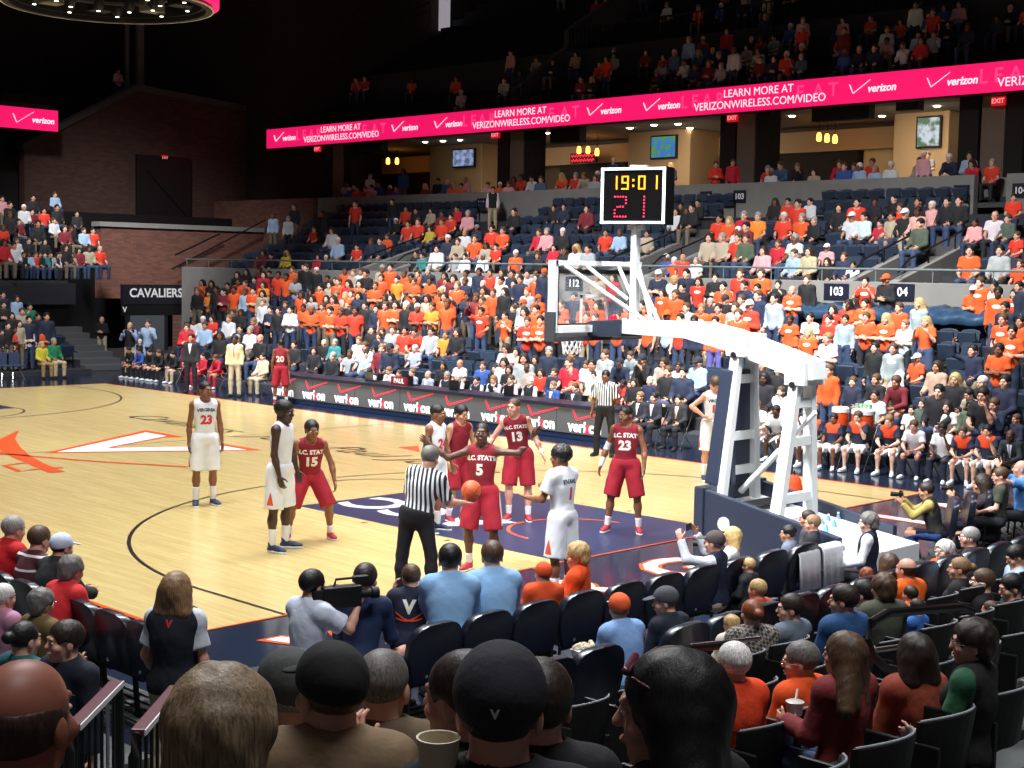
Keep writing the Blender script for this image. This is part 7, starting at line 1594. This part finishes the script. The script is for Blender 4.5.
# aisle
fgp('woman with shoulder-length blond hair in black vest standing at the aisle', 177, 591, 1.58, 0, 172, P_(STAND, head=(-6, 2), ual=(-.3, .05, -1), fal=(.3, .5, -.9)), 'pink', sit=None, female=True, shirt=S_((214, 218, 228)) + ((24, 30, 40),), legs=LG((190, 172, 132)), hair=('bob', 'light'), axis='z', vox=.011, bulk=1.12,
    extra=lambda h, r, p, P: deco([p['vest']], 'V', .07, LR, h.neck-h.T*.055, h.Tr, h.T, r, 'emblem'), **n0)
fgp('brown-haired man in navy pullover with small V walking up the aisle', 64, 642, 9.3, -.2, -30, P_(STAND, head=(-22, -4), torso=(0, .05, 1)), 'pink', sit=None, shirt=L_((24, 30, 46), loose=.026), legs=LG(DK), hair=('short', 'dark'), axis='d', vox=.010, head_v=.005,
    extra=lambda h, r, p, P: (deco([p['long_sleeved_top']], 'V', .06, LW, h.neck-h.T*.16-h.Tr*.07, -h.Tr, h.T, r, 'emblem'), P('shirt_collar', (lambda F: (F.cone(h.neck-h.T*.01, h.neck+h.T*.03, .068, .064, .01), F.mesh(.008))[-1])(Field()), cloth((226, 226, 230)))), **n0)
# sideline seats at the corner, facing across the court
XF = V3(1, .15, 0)
SL = [('grey-haired man in bright red sweater bending forward in sideline row', 72, 571, -1.85, 0, LEAN, ('long', (214, 44, 50)), ('curly', 'salt'), None, {}), ('person in pale cap and black jacket in sideline row', 62, 548, -1.45, 0, LEAN, ('long', (38, 42, 44)), ('short', 'dark'), ((206, 220, 240), (206, 220, 240)), {}),
 ('brown-haired person in maroon jacket with white stripes', 40, 540, -1.5, 0, LEAN, None, ('short', 'brown'), None, {}), ('grey-haired man in red jacket at the frame edge', 14, 530, -1.5, 0, LEAN, ('long', (196, 20, 30)), ('short', 'grey'), None, {}),
 ('grey-haired person with glasses in olive green sweater', 42, 604, -2.65, .05, P_(SIT), ('long', (112, 94, 52)), ('curly', 'salt'), None, {}), ('white-haired person in pink top at the frame edge', 4, 598, -2.65, .05, P_(SIT), ('long', (190, 130, 160)), ('short', 'white'), None, {}),
 ('dark-haired person with teal collar behind the olive sweater', 25, 640, -3.5, .05, P_(SIT), ('long', (28, 96, 100)), ('bun', 'black'), None, {})]
STR = stripes_mat('maroon_stripes', (84, 34, 44), (226, 226, 226), .13, 2, .84)
for lb, px, py, X, fz, ps, sh, hr, cp, kw in SL:
    fgp(lb, px, py, X, fz, XF, ps, 'pink', axis='x', shirt=L_(STR) if sh is None else L_(sh[1], loose=.03), legs=LG(DK), hair=hr, cap=cp, **n0)
# ------------------------------------------------------------------ things they hold and rest on
def camera_prop(pos, rz, label, big=False):
    o = empty('video_camera' if big else 'photo_camera', tuple(pos), rz); tag(o, label, 'camera')
    if big:
        MB().box(-.07, .07, -.25, .16, -.10, .12).build('body', MM['black'], o, .015); MB().lathe([(.045, .16), (.045, .28), (.06, .29), (.06, .36)], (0, 0, .02), 16, 'y').build('lens', MM['dark'], o)
        b = MB(); b.tube([(0, -.12, .12), (0, -.10, .19), (0, .10, .19), (0, .14, .12)], .014, 6); b.build('handle', MM['dark'], o); MB().box(-.12, -.04, .12, .28, .12, .19).build('viewfinder', MM['dark'], o, .01)
        MB().box(-.06, .06, -.36, -.25, -.08, .10).build('battery', MM['black'], o, .01); MB().box(-.075, -.07, -.15, .05, -.02, .06).build('side_panel', MM['chrome'], o)
    else:
        MB().box(-.07, .07, -.04, .04, -.05, .045).build('body', MM['black'], o, .01); MB().lathe([(.035, .04), (.042, .10), (.045, .18)], (0, 0, 0), 16, 'y').build('lens', MM['black'], o); MB().box(-.03, .03, -.03, .03, .045, .07).build('flash_hump', MM['black'], o, .006)
    return o
def hand_mid(label):
    r, h, _ = FG[label]; m = (h.armj['l'][2]+h.armj['r'][2])/2; f = nrm(h.armj['r'][2]-h.armj['r'][1]); s = r.scale[0]; q = rotz(r.rotation_euler[2]) @ (m*s); return V3(*r.location)+q, r.rotation_euler[2], h
_cm = FG['television cameraman in pale shirt crouching courtside with camera on shoulder']; _d = float((V3(*_cm[0].location)-CAM)@CF)
o = camera_prop(CAM+ray(345, 597)*(_d+.05), face_rz(facing(118)), 'large black broadcast video camera on the crouching cameraman shoulder', True); o.scale = (.82,)*3
for lb, nm in (('blond woman holding a black camera beside the padded goal base', 'black photo camera held up by the blond woman by the goal'), ('kneeling photographer in black vest with yellow sleeves and blue jeans', 'black photo camera with lens held by the kneeling photographer'),
               ('dark-haired woman photographer in black top aiming her camera', 'black photo camera of the dark-haired woman photographer'), ('bald man in bright blue shirt holding a camera at the frame edge', 'pale photo camera held by the man in bright blue')):
    m, rz, h = hand_mid(lb); f = V3(-math.sin(rz), math.cos(rz), 0); camera_prop(m+V3(0, 0, .09)+f*.02, rz, nm).scale = (.75,)*3
m, rz, h = hand_mid('man in brown cap and navy vest raising both hands to take a picture'); o = MB().box(-.07, .07, -.006, .006, -.035, .035).build('phone', MM['dark'], None, .004, loc=tuple(m+V3(0, 0, .10)), rz=rz); tag(o, 'dark phone raised by the man in brown cap', 'phone')
m, rz, h = hand_mid('woman with long brown hair in dark red top holding a cup')
o = empty('drink_cup', tuple(m+V3(0, 0, .02)+nrm(V3(-math.sin(rz), math.cos(rz), 0))*.10)); tag(o, 'clear plastic cup with straw held by the long-haired woman', 'cup'); MB().lathe([(.038, -.035), (.048, .03), (.050, .036), (.042, .040)], (0, 0, 0), 18).build('cup_body', mat('cup_pale', (206, 206, 204), .3), o, smooth=True)
MB().tube([(0, 0, .02), (.05, .02, .09)], .006, 6).build('straw', MM['white'], o)
o = MB().lathe([(.038, -.07), (.05, .07), (.053, .075), (.047, .075), (.036, -.06)], (0, 0, 0), 24).build('paper_cup', mat('cup_cream', (226, 214, 186), .5), None, 0, True, loc=tuple(CAM+ray(438, 768)*3.4)); tag(o, 'cream paper cup below the man in grey cap', 'cup')
r, h, _ = FG['man in orange cap, sky blue shirt and jeans holding a snack tray']; m, rz, h = hand_mid('man in orange cap, sky blue shirt and jeans holding a snack tray'); o = empty('snack_tray', tuple(m+V3(0, 0, .03)+facing(-90)*.12), rz); tag(o, 'white paper tray of popcorn held by the man in orange cap', 'snack')
MB().prism([(-.08, 0), (.08, 0), (.11, .07), (-.11, .07)], -.07, .07, 'xz').build('tray', MM['white'], o)
F = Field(); rr = random.Random(3)
for k in range(26): F.ell(V3(rr.uniform(-.09, .09), rr.uniform(-.06, .06), .075+rr.uniform(0, .035)), V3(.02, .018, .017), .004)
pc = F.mesh(.006); put('popcorn', pc, mat('popcorn', (234, 224, 190), .8), o)
# towels over two chair backs
for px, py, lab in ((804, 551, 'white towel draped over the chair behind the camouflage boy'), (827, 545, 'white towel draped over the chair behind the fair-haired boy')):
    p = at_y(px, py, -4.0); v = []; f = []
    n = 10
    for i in range(n+1):
        x = -.20+.40*i/n; w = .012*math.sin(i*1.9); v += [(x, .06+w, -.30), (x, .05+w, -.02), (x, .02, .02), (x, -.05, .02), (x, -.085+w, -.03), (x, -.11-w, -.42)]
    for i in range(n):
        for j in range(5): f.append((6*i+j, 6*i+j+1, 6*i+j+7, 6*i+j+6))
    o = mesh_obj('towel', v, f, cloth((222, 226, 232)), smooth=True, loc=tuple(p+V3(0, 0, 0))); sm = o.modifiers.new('t', 'SOLIDIFY'); sm.thickness = .012; tag(o, lab, 'towel')
# water bottles on the stanchion deck
for i, (px, py) in enumerate(((822, 528), (828, 525), (834, 529), (838, 523), (826, 534))):
    p = at_z(px, py, .62); o = empty('water_bottle', (p[0], p[1], .54)); tag(o, 'blue-labelled water bottle in the group on the goal base deck', 'bottle', 'water bottles on the goal base')
    MB().lathe([(.032, 0), (.034, .01), (.034, .15), (.014, .19), (.014, .21)], (0, 0, 0), 14).build('bottle_body', mat('bottle_blue', (130, 180, 226), .15, noise=.2), o, smooth=True); MB().lathe([(.016, .205), (.016, .225)], (0, 0, 0), 12).build('cap', MM['white'], o)
# rails
def rail(name_label, pts, y, r=.022, extra=None, w=None):
    P3 = [at_y(px, py, y) for px, py in pts]; c = P3[0]; o = empty('hand_rail', tuple(c)); tag(o, name_label, 'railing'); b = MB(); b.tube([tuple(q-c) for q in P3], r, 8); b.build('rail_tube', MM['rail'], o, smooth=True)
    if extra:
        for e in extra: b = MB(); b.tube([tuple(at_y(px, py, y)-c) for px, py in e], r*.6, 6); b.build('rail_bar', MM['chrome'], o)
    return o
rail('black rail with rounded end behind the man in sky blue shirt', [(642, 700), (643, 668), (648, 656), (658, 650), (720, 646), (728, 648)], -7.9, extra=[[(690, 646), (760, 638)]])
rail('large rounded black rail before the woman in rust sweater', [(905, 672), (886, 668), (872, 655), (867, 638), (872, 622), (888, 613), (960, 607), (972, 612)], -8.75, .026, extra=[[(876, 650), (905, 646)]])
def aisle_rail(a, b_, label):
    P0 = CAM+ray(*a)*8.2; P1 = CAM+ray(*b_)*7.3; P1[2] = P0[2]; o = empty('aisle_railing', tuple(P0)); tag(o, label, 'railing'); d = Vector(P1-P0)
    b = MB(); b.tube([(0, 0, -1.3), (0, 0, -.08), tuple(d*.04), tuple(d*.96), tuple(d+Vector((0, 0, -.08))), tuple(d+Vector((0, 0, -1.3)))], .03, 10); b.build('frame', MM['rail'], o, smooth=True)
    b = MB(); b.beam(tuple(d*.06+Vector((0, 0, .022))), tuple(d*.94+Vector((0, 0, .022))), .07, .035); b.build('top_sleeve', mat('maroon_sleeve', (96, 44, 58), .4), o, .008)
    b = MB(); b.beam(tuple(d*.06+Vector((.035, -.02, .018))), tuple(d*.94+Vector((.035, -.02, .018))), .008, .03); b.build('sleeve_edge', MM['white'], o)
    for k in range(1, 8): b = MB(); b.tube([tuple(d*k/8), tuple(d*k/8+Vector((0, 0, -1.25)))], .010, 6); b.build('baluster', MM['rail'] if k != 2 else MM['chrome'], o)
aisle_rail((119, 684), (69, 728), 'black aisle railing with maroon top sleeve beside the bald man'); aisle_rail((178, 689), (134, 730), 'black aisle railing with maroon top sleeve, the second one')
p = at_z(794, 488, .12); o = empty('kit_bag', (p[0], p[1], 0), .5); tag(o, 'orange kit bag standing on the floor past the rear stanchion frame', 'bag')
F = Field(); F.ell(V3(0, 0, .17), V3(.17, .13, .19), .03); F.ell(V3(0, 0, .10), V3(.19, .15, .12), .04); F.plane(V3(0, 0, 0), V3(0, 0, -1)); put('bag_body', F.mesh(.015), cloth((226, 78, 36)), o)
b = MB(); b.tube([(-.06, 0, .33), (-.05, 0, .42), (.05, 0, .42), (.06, 0, .33)], .012, 6); b.build('strap', MM['dark'], o)
